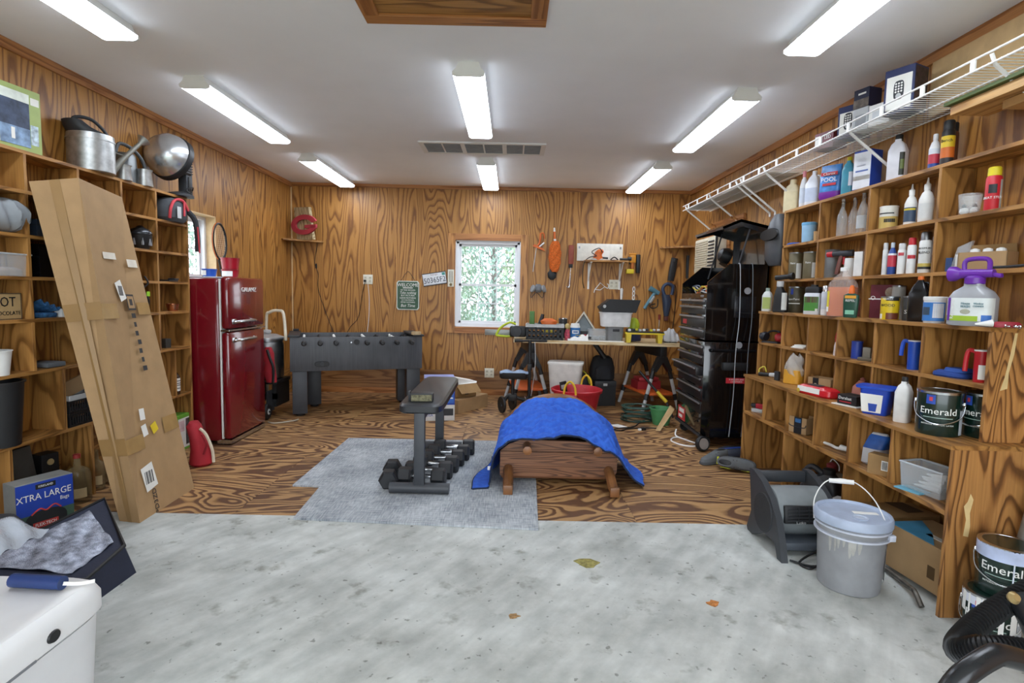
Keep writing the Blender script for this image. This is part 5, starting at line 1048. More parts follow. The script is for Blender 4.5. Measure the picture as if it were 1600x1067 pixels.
t = thing('red_tool', 'small red tool under the birdhouse on workbench', 'tool', onb(913, 6.69), 0); ob('body', MB().loft([(0, .035, .025), (.03, .04, .03), (.07, .025, .018)], 14, 2.4), mat('a8283a', .4), t); ob('grip', MB().cyl((.03, 0, .04), (.08, 0, .03), .012), M_DK, t)
t = clear_bin('clear_bin', 'clear plastic bin of parts in middle of workbench', .22, .16, .13, onb(933, 6.76)); ob('contents', MB().bx(-.1, .1, -.06, .06, .005, .05, .01), mat('a8abae', .5, var=.6, scale=50), t)
t = thing('grey_bin', 'grey open-front bin under the white bin on workbench', 'bin', onb(959, 6.66)); ob('bin_wall', MB().loft([(0, .085, .09), (.004, .09, .095), (.175, .10, .10)], 24, 7), mat('77797b', .55), t); ob('hand_slot', MB().bx(-.035, .045, -.102, -.094, .12, .15, .004), M_DK, t)
t = thing('white_bin', 'white plastic bin stacked on the grey bin on workbench', 'bin', onb(961, 6.66, ZB + .176)); ob('bin_wall', MB().loft([(0, .16, .11), (.005, .165, .115), (.16, .18, .125), (.165, .185, .13)], 28, 7), mat('dcdddd', .45), t); ob('rim', MB().loft([(.158, .188, .133), (.17, .188, .133)], 28, 7), mat('cfd0d0', .45), t)
t = thing('black_visor_box', 'black wedge-shaped hard case on top of the white bin', 'case', onb(966, 6.66, ZB + .347)); ob('case', MB().prism([(-.24, .06), (-.20, .0), (.19, .0), (.24, .15), (-.12, .155)], -.11, .11, 'Y'), M_BLACK, t, 20); ob('lens', MB().lathe([(.02, 0), (.018, .006)], 16, T(-.185, -.111, .07) @ R_('X', 90)), M_LGREY, t)
t = thing('safety_gear', 'lime and dark blue gear stacked behind bins on workbench', 'gear', onb(989, 6.80)); ob('blue_drum', MB().lathe([(.09, 0), (.095, .01), (.09, .14), (.06, .15)], 24), mat('1f2a52', .5), t); ob('lime_shell', MB().loft([(.15, .07, .06), (.20, .075, .065), (.26, .05, .045), (.28, .02, .02)], 18), mat('a9bb2c', .5), t)
t = thing('yellow_stand', 'yellow step stand with black top tray on workbench', 'stand', onb(1006, 6.52), -5)
ob('top_frame', MB().bx(-.225, .225, -.07, .10, .098, .118, .004), mat('dcc128', .45), t)
for x in (-.185, .175): ob('leg', MB().hexa([V(x - .022, -.07, 0), V(x + .022, -.07, 0), V(x + .022, .09, 0), V(x - .022, .09, 0), V(x - .03, -.07, .10), V(x + .03, -.07, .10), V(x + .03, .09, .10), V(x - .03, .09, .10)]), mat('dcc128', .45), t, 0)
ob('black_tray', MB().bx(-.20, .22, -.06, .10, .118, .13, .003), M_BLACK, t)
t = thing('loose_parts', 'heap of small white and yellow parts on the yellow stand', 'parts', onb(1006, 6.54, ZB + .1305))
for i in range(9): ob('part_piece', MB().box(-.17 + i * .042, .0 + .02 * math.sin(i * 3), .014 + .004 * (i % 3), .032, .03, .026, .006), mat(['e2e2dc', '3a3c40', 'c8c22e', 'b9bcc0'][i % 4], .5), t)
t = thing('plastic_bags', 'pile of clear plastic bags at right end of workbench', 'plastic bags', onb(1047, 6.62)); ob('film', MB().surf(lambda u, v_: (-.10 + .20 * u, -.09 + .2 * v_, .022 + .14 * math.sin(PI * u) ** .5 * math.sin(PI * v_) ** .6 + .02 * math.sin(22 * u + 8 * v_) * math.sin(13 * v_)), 26, 18, thick=.002), mat('d5d8da', .1, alpha=.5, bump=.8), t, 60); ob('contents', MB().bx(-.08, .08, -.05, .08, .0, .07, .02), mat('a7a9a8', .6, var=.6, scale=40), t)
t = solo('white_strip', 'long white trim strip lying along workbench front', 'strip', MB().hexa([V(.80, 6.56, ZB), V(1.34, 6.505, ZB), V(1.34, 6.525, ZB), V(.80, 6.58, ZB), V(.80, 6.56, ZB + .012), V(1.34, 6.505, ZB + .012), V(1.34, 6.525, ZB + .012), V(.80, 6.58, ZB + .012)]), M_PAPER, ang=0)
# under the bench
t = thing('tall_bin', 'tall white plastic bin tilted beside the red tub', 'bin', (.67, 6.58, 0), -10); ob('bin_wall', MB().loft([(0, .15, .12), (.01, .155, .125), (.55, .205, .17), (.555, .21, .175)], 28, 6), mat('d9d6d0', .5), t); ob('rim', MB().loft([(.545, .212, .177), (.565, .212, .177)], 28, 6), mat('e2e0da', .5), t)
t = thing('red_tub', 'large round red tub with yellow rope handles behind settee', 'tub', (.735, 5.98, 0))
ob('tub_wall', MB().lathe([(.19, 0), (.195, .005), (.255, .315), (.275, .318), (.28, .345), (.265, .352), (.248, .318), (.19, .02)], 36), mat('b31e2c', .4), t)
for a in (-112, 60):
    c_ = V(.272 * math.cos(rad(a)), .272 * math.sin(rad(a)), .31); d_ = V(-math.sin(rad(a)), math.cos(rad(a)), 0)
    ob('handle_lug', MB().box(0, 0, 0, .05, .16, .03, .006, T(*c_) @ R_('Z', a)), mat('b83a44', .5), t); ob('rope_handle', MB().tube([c_ + d_ * -.065, c_ + d_ * -.05 + V(0, 0, .10), c_ + V(0, 0, .15), c_ + d_ * .05 + V(0, 0, .10), c_ + d_ * .065], .011, 8, 5), mat('dcb52c', .6), t)
t = thing('package_card', 'slim black card standing in the red tub', 'card', (.60, 5.90, .25), rot=(rad(12), rad(-12), rad(10))); ob('card', MB().box(0, 0, .10, .075, .012, .20, .002), M_BLACK, t); ob('grey_print', MB().box(0, -.0065, .14, .05, .001, .05), M_LGREY, t, 0)
t = carton('tool_box', 'black wheeled tool box under middle of the workbench', .26, .26, .30, M_BLACK, (1.18, 6.92, 0), 4, 'tool box'); ob('lid', MB().bx(-.135, .135, -.135, .135, .24, .31, .008), M_DK, t); ob('latch', MB().bx(-.03, .02, -.14, -.133, .25, .28, .002), M_LGREY, t)
t = thing('backpack', 'black backpack sitting on the black tool box', 'backpack', (1.16, 6.93, .3115)); ob('body', MB().loft([(0, .14, .09), (.02, .155, .10), (.16, .15, .10), (.27, .12, .08), (.30, .08, .05)], 22, 3.2), mat('17181b', .85, bump=.2), t); ob('front_pocket', MB().loft([(.02, .10, .04, 0, -.09), (.15, .10, .035, 0, -.09), (.18, .06, .02, 0, -.085)], 18, 4), mat('1d1e22', .85), t); ob('top_loop', MB().tube([(-.03, 0, .295), (0, 0, .33), (.03, 0, .295)], .008, 6, 4), M_BLACK, t)
t = thing('cable_reel', 'black case with yellow green cable beside white bin', 'cable reel', (.90, 6.98, 0)); ob('case', MB().bx(-.10, .10, -.10, .10, 0, .38, .03), M_BLACK, t); ob('cable', MB().tube([(-.09, -.11, .30), (-.02, -.12, .42), (.06, -.11, .38), (.10, -.11, .26)], .009, 6, 6), mat('c2c22c', .5), t)
t = carton('red_tool_box', 'red flat tool box on the tray of right sawhorse', .30, .22, .10, mat('96242a', .5), (1.70, 6.86, .2255), 10, 'tool box'); ob('lid', MB().bx(-.13, .13, -.10, .10, .10, .145, .012), mat('a02c32', .5), t)
t = solo('black_tube', 'short black tube hanging under the bench top', 'tube', MB().cyl((1.03, 6.75, .775), (1.16, 6.75, .60), .03, n=14), M_BLACK)
# knee scooter
t = thing('knee_scooter', 'black folding knee scooter with padded seat near window', 'scooter', (.02, 6.28, 0))
wl = [(-.10, -.02, 'near left'), (.02, .16, 'rear')]
for x, y, _ in wl:
    w1 = ob('wheel', MB().lathe([(.075, -.012), (.092, -.014), (.098, 0), (.092, .014), (.075, .012)], 28, T(x, y, .098) @ R_('Z', 25) @ R_('Y', 90), ), M_BLACK, t)
    ob('spokes', MB().lathe([(.012, -.012), (.03, -.012), (.03, .012), (.012, .012)], 14, T(x, y, .098) @ R_('Z', 25) @ R_('Y', 90)).box(x, y, .098, .012, .012, .15, 0).box(x, y, .098, .012, .15, .012, 0), M_DK, w1)
ob('seat', MB().loft([(0, .15, .07, 0, 0, 4), (.02, .165, .08, 0, 0, 4), (.07, .165, .08, 0, 0, 4)], 24, 4, T(.03, 0, .40)), M_BLACK, t)
ob('cushion', MB().surf(lambda u, v_: (-.13 + .32 * u, -.075 + .15 * v_, .472 + .028 * abs(math.sin(2.1 * PI * u)) * math.sin(PI * v_) ** .4), 20, 10, thick=.012), mat('8ba0bc', .5), t, 60)
ob('seat_post', MB().cyl((.02, 0, .18), (.02, 0, .41), .02), M_BLACK, t)
ob('frame', MB().tube([(-.10, -.02, .10), (-.02, 0, .20), (.10, .02, .16), (.21, .02, .14)], .022, 8, 4).tube([(.02, .16, .10), (.02, .05, .18)], .018, 8).bx(-.03, .07, -.04, .05, .14, .22, .01), M_BLACK, t)
ob('steering_column', MB().cyl((.21, .02, .08), (.205, .02, .84), .019).box(.207, .02, .53, .05, .05, .08, .008), M_BLACK, t)
ob('handlebar', MB().cyl((.05, .0, .83), (.40, .04, .83), .013).cyl((.03, -.003, .83), (.12, .01, .83), .018), M_BLACK, t)
ob('brake_cable', MB().tube([(.26, .02, .83), (.27, -.02, .6), (.25, -.01, .35), (.23, .0, .2)], .004, 5, 5), M_LGREY, t)
for y in (-.04, .09): ob('front_wheel', MB().lathe([(.03, -.012), (.085, -.014), (.09, 0), (.085, .014), (.03, .012)], 24, T(.22, y, .09) @ R_('X', 90)), M_BLACK, t)
ob('chrome_fork', MB().cyl((.21, .02, .10), (.16, .02, .19), .016), M_CHROME, t)
# clutter on the floor at the tool chest
t = thing('extension_cord', 'heap of dark green extension cord beside green bucket', 'cord', (1.42, 6.04, 0)); rn = random.Random(5)
for k in range(4):
    pts_ = []
    for i in range(26):
        a = i * .9 + k; r = .10 + .06 * rn.random(); pts_.append((r * 1.25 * math.cos(a), r * math.sin(a), .008 + .045 * k + .02 * rn.random()))
    ob('coil', MB().tube(pts_, .006, 6, 4), mat('2c4a40', .5), t)
ob('loose_end', MB().tube([(.0, -.12, .007), (-.12, -.35, .007), (-.28, -.42, .007), (-.35, -.48, .007), (-.28, -.52, .007), (-.2, -.45, .007), (.0, -.38, .007), (.12, -.40, .007)], .006, 6, 5), M_BLACK, t)
t = cup('green_bucket', 'green plastic bucket tipped half behind tool chest', 'bucket', 0, .085, .12, .17, mat('4a8c58', .5), (1.735 - .08, 6.0 - .13, 0), rim=.008)
t.location = (1.635, 5.87, 0)
solo('wood_strip', 'pale wooden strip leaning on the green bucket', 'wood strip', MB().hexa([V(1.50, 5.56, .003), V(1.545, 5.56, 0), V(1.555, 5.60, .0), V(1.51, 5.60, .003), V(1.665, 5.66, .235), V(1.71, 5.66, .20), V(1.715, 5.68, .21), V(1.67, 5.68, .245)]), mat('c9ac7c', .7), ang=0)
a = atz(1074, 612, .25); 
t = thing('yellow_pole_tool', 'pole tool with yellow and black grip leaning behind tool chest', 'pole tool', (1.60, 6.38, 0)); ob('pole', MB().cyl((-.10, .0, .50), (.09, -.1, .28), .014), M_BLACK, t); ob('yellow_grip', MB().cyl((.09, -.1, .28), (.19, -.15, .17), .02), mat('d9ba2a', .5), t); ob('shaft_end', MB().cyl((.19, -.15, .17), (.26, -.19, .0), .012), M_DK, t)
t = solo('power_cord', 'white looped cord on floor at the tool chest corner', 'cord', MB().tube([(1.66, 5.40, .06), (1.64, 5.34, .012), (1.70, 5.20, .006), (1.76, 5.06, .006), (1.70, 4.98, .006), (1.60, 5.02, .006), (1.545, 5.16, .006), (1.60, 5.28, .006), (1.66, 5.30, .006)], .007, 6, 6), M_WHITE)
t = solo('paper_scrap', 'torn white paper scrap on floor behind settee', 'paper', MB().prism([(-.17, .0), (-.03, -.02), (.05, -.10), (.14, -.06), (.06, .05), (.0, .03)], 0, .004, 'Z'), M_PAPER, (1.10, 5.76, .0005), ang=0)
t = thing('small_adapter', 'tiny black and white adapter lying beside wooden strip', 'adapter', (1.38, 5.58, 0), 20); ob('body', MB().bx(-.03, .02, -.02, .02, 0, .03, .004), M_BLACK, t); ob('plug', MB().bx(-.06, -.03, -.012, .012, 0, .02, .003), M_WHITE, t)
p = atz(1098, 706)
t = thing('caster_wheel', 'black rubber wheel with silver hub by the tool chest', 'wheel', (p.x, p.y + .02, .068), rot=(rad(-12), 0, rad(20))); ob('tire', MB().lathe([(.045, -.02), (.06, -.024), (.068, -.012), (.068, .012), (.06, .024), (.045, .02)], 28, R_('X', 90)), M_BLACK, t); ob('hub_plate', MB().lathe([(.046, -.022), (.05, .022), (.01, .025)], 20, R_('X', 90)), mat('b5aca4', .35, .5), t)
# shoes
def shoe(label, loc, rz, rot=None):
    t = thing('work_shoe', label, 'shoe', loc, rz, 'pair of grey work shoes', rot)
    ob('sole', MB().loft([(0, .14, .042), (.008, .148, .05), (.026, .146, .048)], 26, 2.8), mat('4a4c4e', .8), t)
    ob('upper', MB().loft([(.026, .142, .045), (.05, .138, .045, -.003, 0), (.075, .10, .04, -.036, 0), (.095, .07, .036, -.062, 0), (.105, .06, .03, -.068, 0)], 26, 2.5), mat('5d6062', .85, bump=.3), t)
    ob('opening', MB().loft([(.104, .05, .022, -.068, 0), (.107, .045, .018, -.068, 0)], 20, 2.4), M_BLACK, t)
    ob('laces', MB().tube([(.03, -.03, .08), (.015, .03, .085), (0, -.03, .09), (-.01, .03, .095)], .004, 5, 3), M_DK, t)
    ob('yellow_flash', MB().bx(-.12, -.04, -.053, -.046, .005, .022, .002).bx(.04, .1, -.05, -.042, .005, .02, .002), mat('c3c832', .6), t)
    ob('yellow_heel', MB().bx(-.15, -.135, -.03, .03, .004, .03, .004), mat('c3c832', .6), t)
    return t
shoe('grey work shoe resting flat in front of tool chest', (1.71, 4.50, 0), 205)
s2 = shoe('grey work shoe on its side showing the yellow sole', (1.83, 4.335, .05), 0); s2.rotation_euler = (rad(78), 0, rad(-35)); ob('yellow_sole', MB().loft([(-.003, .13, .036), (.001, .14, .045)], 20, 2.6), mat('b7b23c', .8, var=.6, scale=40), s2)
t = thing('blue_tarp', 'folded dark blue tarp lying along foot of tool chest', 'tarp', (2.02, 4.76, 0)); ob('fold', MB().loft([(0, .17, .08), (.01, .18, .09), (.04, .17, .08), (.06, .13, .06)], 22, 4), mat('272d3c', .6), t); ob('blue_edge', MB().tube([(-.17, -.03, .052), (0, .0, .062), (.16, .02, .05)], .008, 6, 3), mat('1f3f9a', .5), t)
# ================================================================== right shelves: contents
def RI(px, X, z_):
    y = colY(px, X, z_); p = V(X, y, z_); k = (px - 800) / FPX; d = dep(p); return p, d / math.sqrt(1 + k * k), d
def hexm(c, r=.45): return c if not isinstance(c, str) else mat(c, r)
def rb(kind, name, label, cat, px, w_, h_, X, z_, body, cap='e6e6e3', labs=(), rz=-52, depth=None, group=None, lid_r=None):
    """one bottle / can / tub / box; w_ and h_ are its size in photo pixels, turned to metres at its place"""
    p, s, d = RI(px, X, z_); W_, H_ = w_ * s, h_ * d; D_ = depth or W_; r = W_ / 2; q = D_ / 2; body = hexm(body); cap = hexm(cap) if cap else None
    t = thing(name, label, cat, p, rz, group); pw = 2
    if kind == 'bottle': ob('bottle_body', MB().loft(basic_bottle(r, H_ * .88, q), 28), body, t, 50); ob('cap', MB().lathe([(r * .46, H_ * .84), (r * .46, H_ * .98), (r * .4, H_)], 18), cap, t)
    elif kind == 'flat': pw = 4.5; ob('bottle_body', MB().loft([(0, r * .95, q * .95), (.005, r, q), (H_ * .66, r, q), (H_ * .8, r * .7, q * .75), (H_ * .86, r * .36, q * .5), (H_ * .9, r * .36, q * .5)], 32, 4.5), body, t, 50); ob('cap', MB().lathe([(r * .42, H_ * .86), (r * .42, H_ * .99), (r * .38, H_)], 18), cap, t)
    elif kind == 'jug':
        pw = 4.5; ob('bottle_body', MB().loft([(0, r * .95, q * .95), (.006, r, q), (H_ * .62, r, q), (H_ * .80, r * .62, q * .62), (H_ * .9, r * .28, q * .3), (H_ * .93, r * .28, q * .3)], 32, 4.5), body, t, 50)
        ob('cap', MB().lathe([(r * .32, H_ * .92), (r * .32, H_ * .995), (r * .28, H_)], 18), cap, t); ob('handle', MB().tube([(r * .3, 0, H_ * .86), (r * .75, 0, H_ * .84), (r * .95, 0, H_ * .7), (r * .9, 0, H_ * .58)], r * .13, 8, 4), body, t)
    elif kind == 'can': ob('can_body', MB().lathe([(r * .97, 0), (r, .003), (r, H_ - .005), (r * .96, H_)], 28), body, t); ob('rim', MB().lathe([(r + .0015, H_ - .008), (r + .0015, H_), (r * .9, H_ + .001), (r * .85, H_ - .003)], 28), cap or M_CHROME, t)
    elif kind == 'spray': ob('can_body', MB().lathe([(r * .96, 0), (r, .004), (r, H_ * .76), (r * .72, H_ * .82), (r * .7, H_ * .83)], 26), body, t); ob('cap', MB().lathe([(r * .85, H_ * .80), (r * .85, H_ * .97), (r * .7, H_)], 22), cap, t)
    elif kind == 'tub': ob('tub_wall', MB().lathe([(r * .9, 0), (r * .92, .004), (r, H_ * .86), (r * .98, H_ * .88)], 28), body, t); ob('lid', MB().lathe([(r * 1.05, H_ * .86), (r * 1.05, H_ * .98), (r * .95, H_)], 28), cap, t)
    elif kind == 'box': ob('carton_body', MB().box(0, 0, H_ / 2, W_, D_, H_, .002), body, t, 0)
    for L in labs:
        z0, z1, a0, a1, c = L[:5]
        if kind == 'box': decal(t, hexm(c), -r + W_ * a0, -r + W_ * a1, H_ * z0, H_ * z1, -q)
        else: ob('paper_label', MB().arc(r, q, H_ * z0, H_ * z1, a0, a1, pw, 16, .0009), hexm(c), t, 60)
    return t, r, H_, q
def rtxt(t, s_, size, m, z_, r, x=0, box=False, q=None, **k): return txt(s_, size, m, t, T(x, -q - .0014, z_) if box else T(0, 0, z_), wrap=0 if box else r + .0012, **k)
US = 2.235
# ---- on top of the upper tier
z = ZU[0]
rb('flat', 'beige_jug', 'beige rectangular jug, first on the right shelf top', 'jug', 1237, 26, 50, US, z, 'd9cdaa', 'd9cdaa', [(.1, .62, -50, 50, 'cfc29c')], depth=.09)
rb('bottle', 'bleach_bottle', 'slim white bottle with pink cap between two jugs', 'bottle', 1254, 13, 58, US, z, 'e4e6ea', 'd98a94', [(.15, .55, -60, 60, 'c9d2e0')])
rb('jug', 'white_jug', 'white handled jug with pale blue label on right shelf top', 'jug', 1270, 24, 54, US, z, 'e2e5ec', 'e2e5ec', [(.12, .5, -45, 45, 'c3cde0')], depth=.10)
p, s, d = RI(1297, 2.21, z); t = thing('pool_chemical_bag', 'blue and purple POOL chemical bag standing on right shelf top', 'bag', p, -56)
ob('pouch', MB().loft([(0, .062, .028), (.02, .072, .04), (.14, .072, .03), (.225, .07, .008), (.24, .07, .004)], 26, 3.5), mat('3f7fc2', .3, var=.4, scale=25), t); ob('purple_base', MB().loft([(.001, .064, .030), (.02, .0735, .0415), (.055, .0735, .0405)], 26, 3.5, cap=False), mat('7a2f9c', .35), t)
ob('red_patch', MB().bx(-.055, .055, -.034, -.0325, .165, .188), mat('c2303a', .5), t, 0); txt('Clorox', .028, M_WHITE, t, T(0, -.035, .176)); txt('POOL', .042, M_WHITE, t, T(0, -.037, .135)); ob('red_patch', MB().bx(-.04, .05, -.0395, -.038, .095, .112), mat('c2303a', .5), t, 0)
rb('flat', 'teal_bottle', 'translucent teal bottle with yellow cap on right shelf top', 'bottle', 1324, 20, 60, US, z, mat('4f9fb5', .2), 'd9cf2e', [(.25, .6, 5, 60, 'dfe3e6')], depth=.07)
t, r, H_, q = rb('box', 'solvent_can', 'blue rectangular solvent can with white and gold label', 'can', 1353, 34, 60, 2.225, z, '2447a8', None, [(.03, .95, .02, .98, 'e2e4ea'), (.25, .36, .02, .98, 'b79a3c'), (.6, .8, .2, .7, 'c4cbe0')], rz=-68, depth=.10)
ob('screw_cap', MB().lathe([(.018, H_), (.018, H_ + .015), (.015, H_ + .018)], 16, T(-.03, 0, 0)), M_WHITE, t); decal(t, mat('5a70b0', .5), -r * .7, r * .7, H_ * .46, H_ * .50, -q - .0014)
rb('flat', 'detergent_bottle', 'white bottle with black cap and dark oval label', 'bottle', 1400, 30, 72, US, z, 'e3e3ea', M_BLACK, [(.12, .6, 10, 62, '2a2c22'), (.25, .45, 16, 56, '6d7c3a')], depth=.085)
rb('bottle', 'fluid_bottle', 'white bottle with red and blue label on right shelf top', 'bottle', 1458, 19, 57, US, z, 'e4e4e6', 'e4e4e6', [(.05, .2, -90, 90, '2b4a94'), (.2, .45, -90, 90, 'c2384a'), (.45, .6, -90, 90, 'd4dae4')])
t, r, H_, q = rb('spray', 'spray_can', 'orange and yellow spray can with black cap on right shelf top', 'spray can', 1478, 22, 72, US, z, '1f1d1c', M_BLACK, [(.05, .2, -100, 100, '2a2424'), (.2, .42, -100, 100, 'd06a24'), (.42, .66, -100, 100, 'e0c02e')]); rtxt(t, 'Bench', .022, M_BLACK, H_ * .56, r)
rb('spray', 'spray_can', 'dark brown spray can half hidden behind the orange one', 'spray can', 1486, 17, 70, 2.275, z, '5a3420', M_BLACK)
# ---- row one
z = ZU[1]
rb('tub', 'blue_tub', 'pale blue tub with lid in the far top cubby', 'tub', 1263, 24, 32, US, z, '8fb8d6', '6aa6cc')
rb('tub', 'tan_roll', 'small tan roll beside the pale blue tub', 'roll', 1276, 11, 15, 2.20, z, 'b08a58', 'b08a58')
p, s, d = RI(1240, 2.19, z); t = solo('blue_rag', 'flat blue rag on shelf beside pale blue tub', 'rag', MB().loft([(0, .035, .06), (.006, .038, .065), (.014, .03, .05)], 16, 3), mat('2a52a8', .8), p)
for px, w_, h_, lb in ((1314, 17, 60, 'clear glass swing-top bottle, leftmost of three'), (1332, 18, 60, 'clear glass swing-top bottle, middle of three'), (1346, 19, 66, 'clear glass swing-top bottle with label, rightmost of three')):
    p, s, d = RI(px, 2.25 if px == 1332 else 2.21, z); r, H_ = w_ * s / 2, h_ * d; t = thing('glass_bottle', lb, 'bottle', p, -50, 'swing-top bottles')
    ob('bottle_body', MB().lathe([(r * .95, 0), (r, .004), (r, H_ * .5), (r * .6, H_ * .66), (r * .28, H_ * .78), (r * .26, H_ * .92)], 26), M_GLASS, t); ob('stopper', MB().lathe([(r * .3, H_ * .92), (r * .34, H_ * .95), (r * .2, H_)], 14), M_LGREY, t)
    ob('wire_bail', MB().tube([(r * .3, 0, H_ * .95), (r * .42, -.005, H_ * .85), (r * .3, -.01, H_ * .72)], .002, 5), M_STEEL, t)
    if px == 1346: ob('paper_label', MB().arc(r, r, H_ * .12, H_ * .42, -60, 60), M_LGREY, t)
t, r, H_, q = rb('can', 'wax_can', 'white and gold finishing wax can in right shelves', 'can', 1387, 30, 36, US, z, 'e2e0d6', 'e2e0d6', [(.05, .55, -100, 100, 'c9ad62'), (.3, .45, -10, 60, '3a362c')]); ob('print_line', MB().arc(r, r, H_ * .66, H_ * .71, -50, 50, off=.0018), M_DK, t)
for px, w_, h_, X_, c, lb in ((1421, 21, 64, 2.215, '3d4f66', 'white glue bottle with dark label in right shelves'), (1445, 25, 70, 2.22, 'd9dad8', 'plain white glue bottle beside a smaller one')):
    t, r, H_, q = rb('bottle', 'glue_bottle', lb, 'bottle', px, w_, h_ * .86, X_, z, 'e4e3df', 'e4e3df', [(.1, .5, -70, 70, c)]); ob('nozzle', MB().lathe([(r * .3, H_ * .98), (r * .16, H_ * 1.06), (r * .08, H_ * 1.16)], 14), M_WHITE, t)
    if px == 1421: ob('yellow_band', MB().arc(r, r, H_ * .42, H_ * .47, -60, 60, off=.0014), mat('d9c43a', .5), t)
p, s, d = RI(1514, 2.20, z); t = thing('glass_cup', 'clear glass cup with two tiny penguin ornaments inside', 'cup', p, -50); ob('cup_wall', MB().lathe([(.038, 0), (.04, .004), (.048, .098), (.046, .098), (.037, .006)], 26), M_GLASS, t)
for x in (-.02, .02): pg = ob('penguin_body', MB().lathe([(.012, .006), (.018, .016), (.016, .03), (.006, .036)], 14, T(x, -.005, 0)), M_WHITE, t); ob('penguin_head', MB().lathe([(.009, .034), (.011, .042), (.004, .052)], 12, T(x, -.005, 0)), M_BLACK, pg)
t, r, H_, q = rb('spray', 'foam_can', 'red foam spray can with big yellow cap', 'spray can', 1549, 27, 68, 2.21, z, 'c2222e', 'dccb2a', [(.04, .70, 55, 120, 'b9bcbc'), (.40, .60, -30, 30, '2a2a2e')], rz=-45); rtxt(t, 'GREAT STUFF', .015, M_WHITE, H_ * .3, r)
# ---- row two
z = ZU[2]
for px, w_, lb in ((1242, 17, 'olive stain can with white side label, left of the pair'), (1266, 20, 'olive stain can with white side label, right of the pair')):
    t, r, H_, q = rb('can', 'stain_can', lb, 'can', px, w_ + 6, 42, 2.23, z, '6b624a', M_STEEL, [(.05, .6, 30, 75, 'd9dad6')], group='stain cans'); rtxt(t, 'Paint', .02, M_WHITE, H_ * .6, r)
rb('can', 'grey_canister', 'grey ribbed canister in middle cubby of right shelves', 'canister', 1298, 23, 44, 2.245, z, '77797a', '6c6e70')
p, s, d = RI(1318, 2.21, z); t = thing('spray_gun', 'red and black paint spray gun with white cup', 'spray gun', p, -50); ob('cup', MB().lathe([(.034, 0), (.036, .004), (.028, .12), (.026, .125)], 24, T(.03, 0, 0)), M_WHITE, t); ob('gun_body', MB().cyl((-.09, 0, .155), (.05, 0, .16), .018, .022), mat('33353a', .4), t); ob('red_nozzle', MB().cyl((-.11, 0, .153), (-.075, 0, .155), .017, .02), mat('b8242e', .4), t); ob('grip', MB().tube([(-.02, 0, .15), (-.035, 0, .08), (-.045, 0, .02)], .014, 8, 3), mat('6a3a30', .5), t); ob('red_trigger', MB().box(-.005, 0, .11, .012, .012, .05, .003), mat('b8242e', .4), t)
rb('box', 'white_box', 'white upright box beside the paint spray gun', 'box', 1343, 15, 38, 2.19, z, 'e4e4e2', None, rz=-60, depth=.06)
rb('spray', 'caulk_tube', 'slim white caulk tube, leftmost in its cubby', 'tube', 1381, 9, 50, 2.20, z, 'dfe0de', 'cfd0ce')
t, r, H_, q = rb('bottle', 'cleaner_bottle', 'red and blue cleaner bottle with pale cap', 'bottle', 1392, 14, 50, 2.20, z, '2b4a94', 'b9c2cc', [(.25, .6, -90, 90, 'c2384a'), (.6, .66, -90, 90, 'e0e2e6')])
rb('spray', 'spray_can', 'white spray can with red oval mark', 'spray can', 1407, 14, 48, 2.20, z, 'e2e2e0', 'd0d0ce', [(.6, .7, -40, 40, 'c2404a')])
t, r, H_, q = rb('spray', 'spray_can', 'white spray can with red cap and red band', 'spray can', 1422, 15, 56, 2.20, z, 'e4e4e2', 'b8242e', [(.42, .52, -40, 70, 'c2303a')])
t, r, H_, q = rb('spray', 'spray_can', 'white and silver spray can with conical trigger top', 'spray can', 1443, 21, 64, 2.205, z, 'dcdcd8', M_STEEL, [(.1, .16, -90, 90, '2b2d30'), (.16, .24, -90, 90, 'c9b45a')]); rtxt(t, 'MAXIMUM', .014, M_DK, H_ * .6, r); rtxt(t, 'BLEND', .018, M_DK, H_ * .5, r)
rb('spray', 'spray_can', 'white can half hidden at the cubby divider', 'spray can', 1457, 10, 58, 2.27, z, 'd6d8da', 'd6d8da', [(.3, .5, -90, 90, '3a5a94')])
p, s, d = RI(1541, 2.22, z); t = carton('parts_carton', 'open cardboard carton of white parts in right shelves', .19, .11, .085, M_CARD, p, -62, open_=True); ob('back_flap', MB().hexa([V(-.09, .05, .085), V(.09, .05, .085), V(.09, .055, .085), V(-.09, .055, .085), V(-.085, .05, .125), V(.085, .05, .125), V(.085, .055, .125), V(-.085, .055, .125)]), M_CARD2, t, 0)
for x in (-.05, .0, .05): ob('white_part', MB().lathe([(.018, .06), (.022, .075), (.018, .10), (.005, .105)], 14, T(x, 0, 0)), M_WHITE, t)
rb('box', 'blue_battery_box', 'small dark blue box at a cubby divider', 'box', 1483, 11, 22, 2.20, z, '2f4a78', None, rz=-60, depth=.03)
p, s, d = RI(1493, 2.20, z); t = thing('clear_clamshell', 'clear plastic clamshell pack leaning in right shelves', 'package', p, -58); ob('shell', MB().hexa([V(-.02, -.02, 0), V(.035, -.02, 0), V(.035, .02, 0), V(-.02, .02, 0), V(.0, .0, .12), V(.06, .0, .15), V(.06, .02, .15), V(.0, .02, .12)]), M_CLEAR, t, 0); ob('card', MB().box(.01, 0, .05, .03, .004, .07), M_PAPER, t, 0)
p, s, d = RI(1583, 2.19, z); solo('black_tongs', 'black wire tool lying at the right picture edge', 'hand tool', MB().tube([(-.09, 0, .008), (0, .01, .012), (.06, 0, .02), (.10, -.02, .045)], .006, 6, 4), M_DK, p, -60)
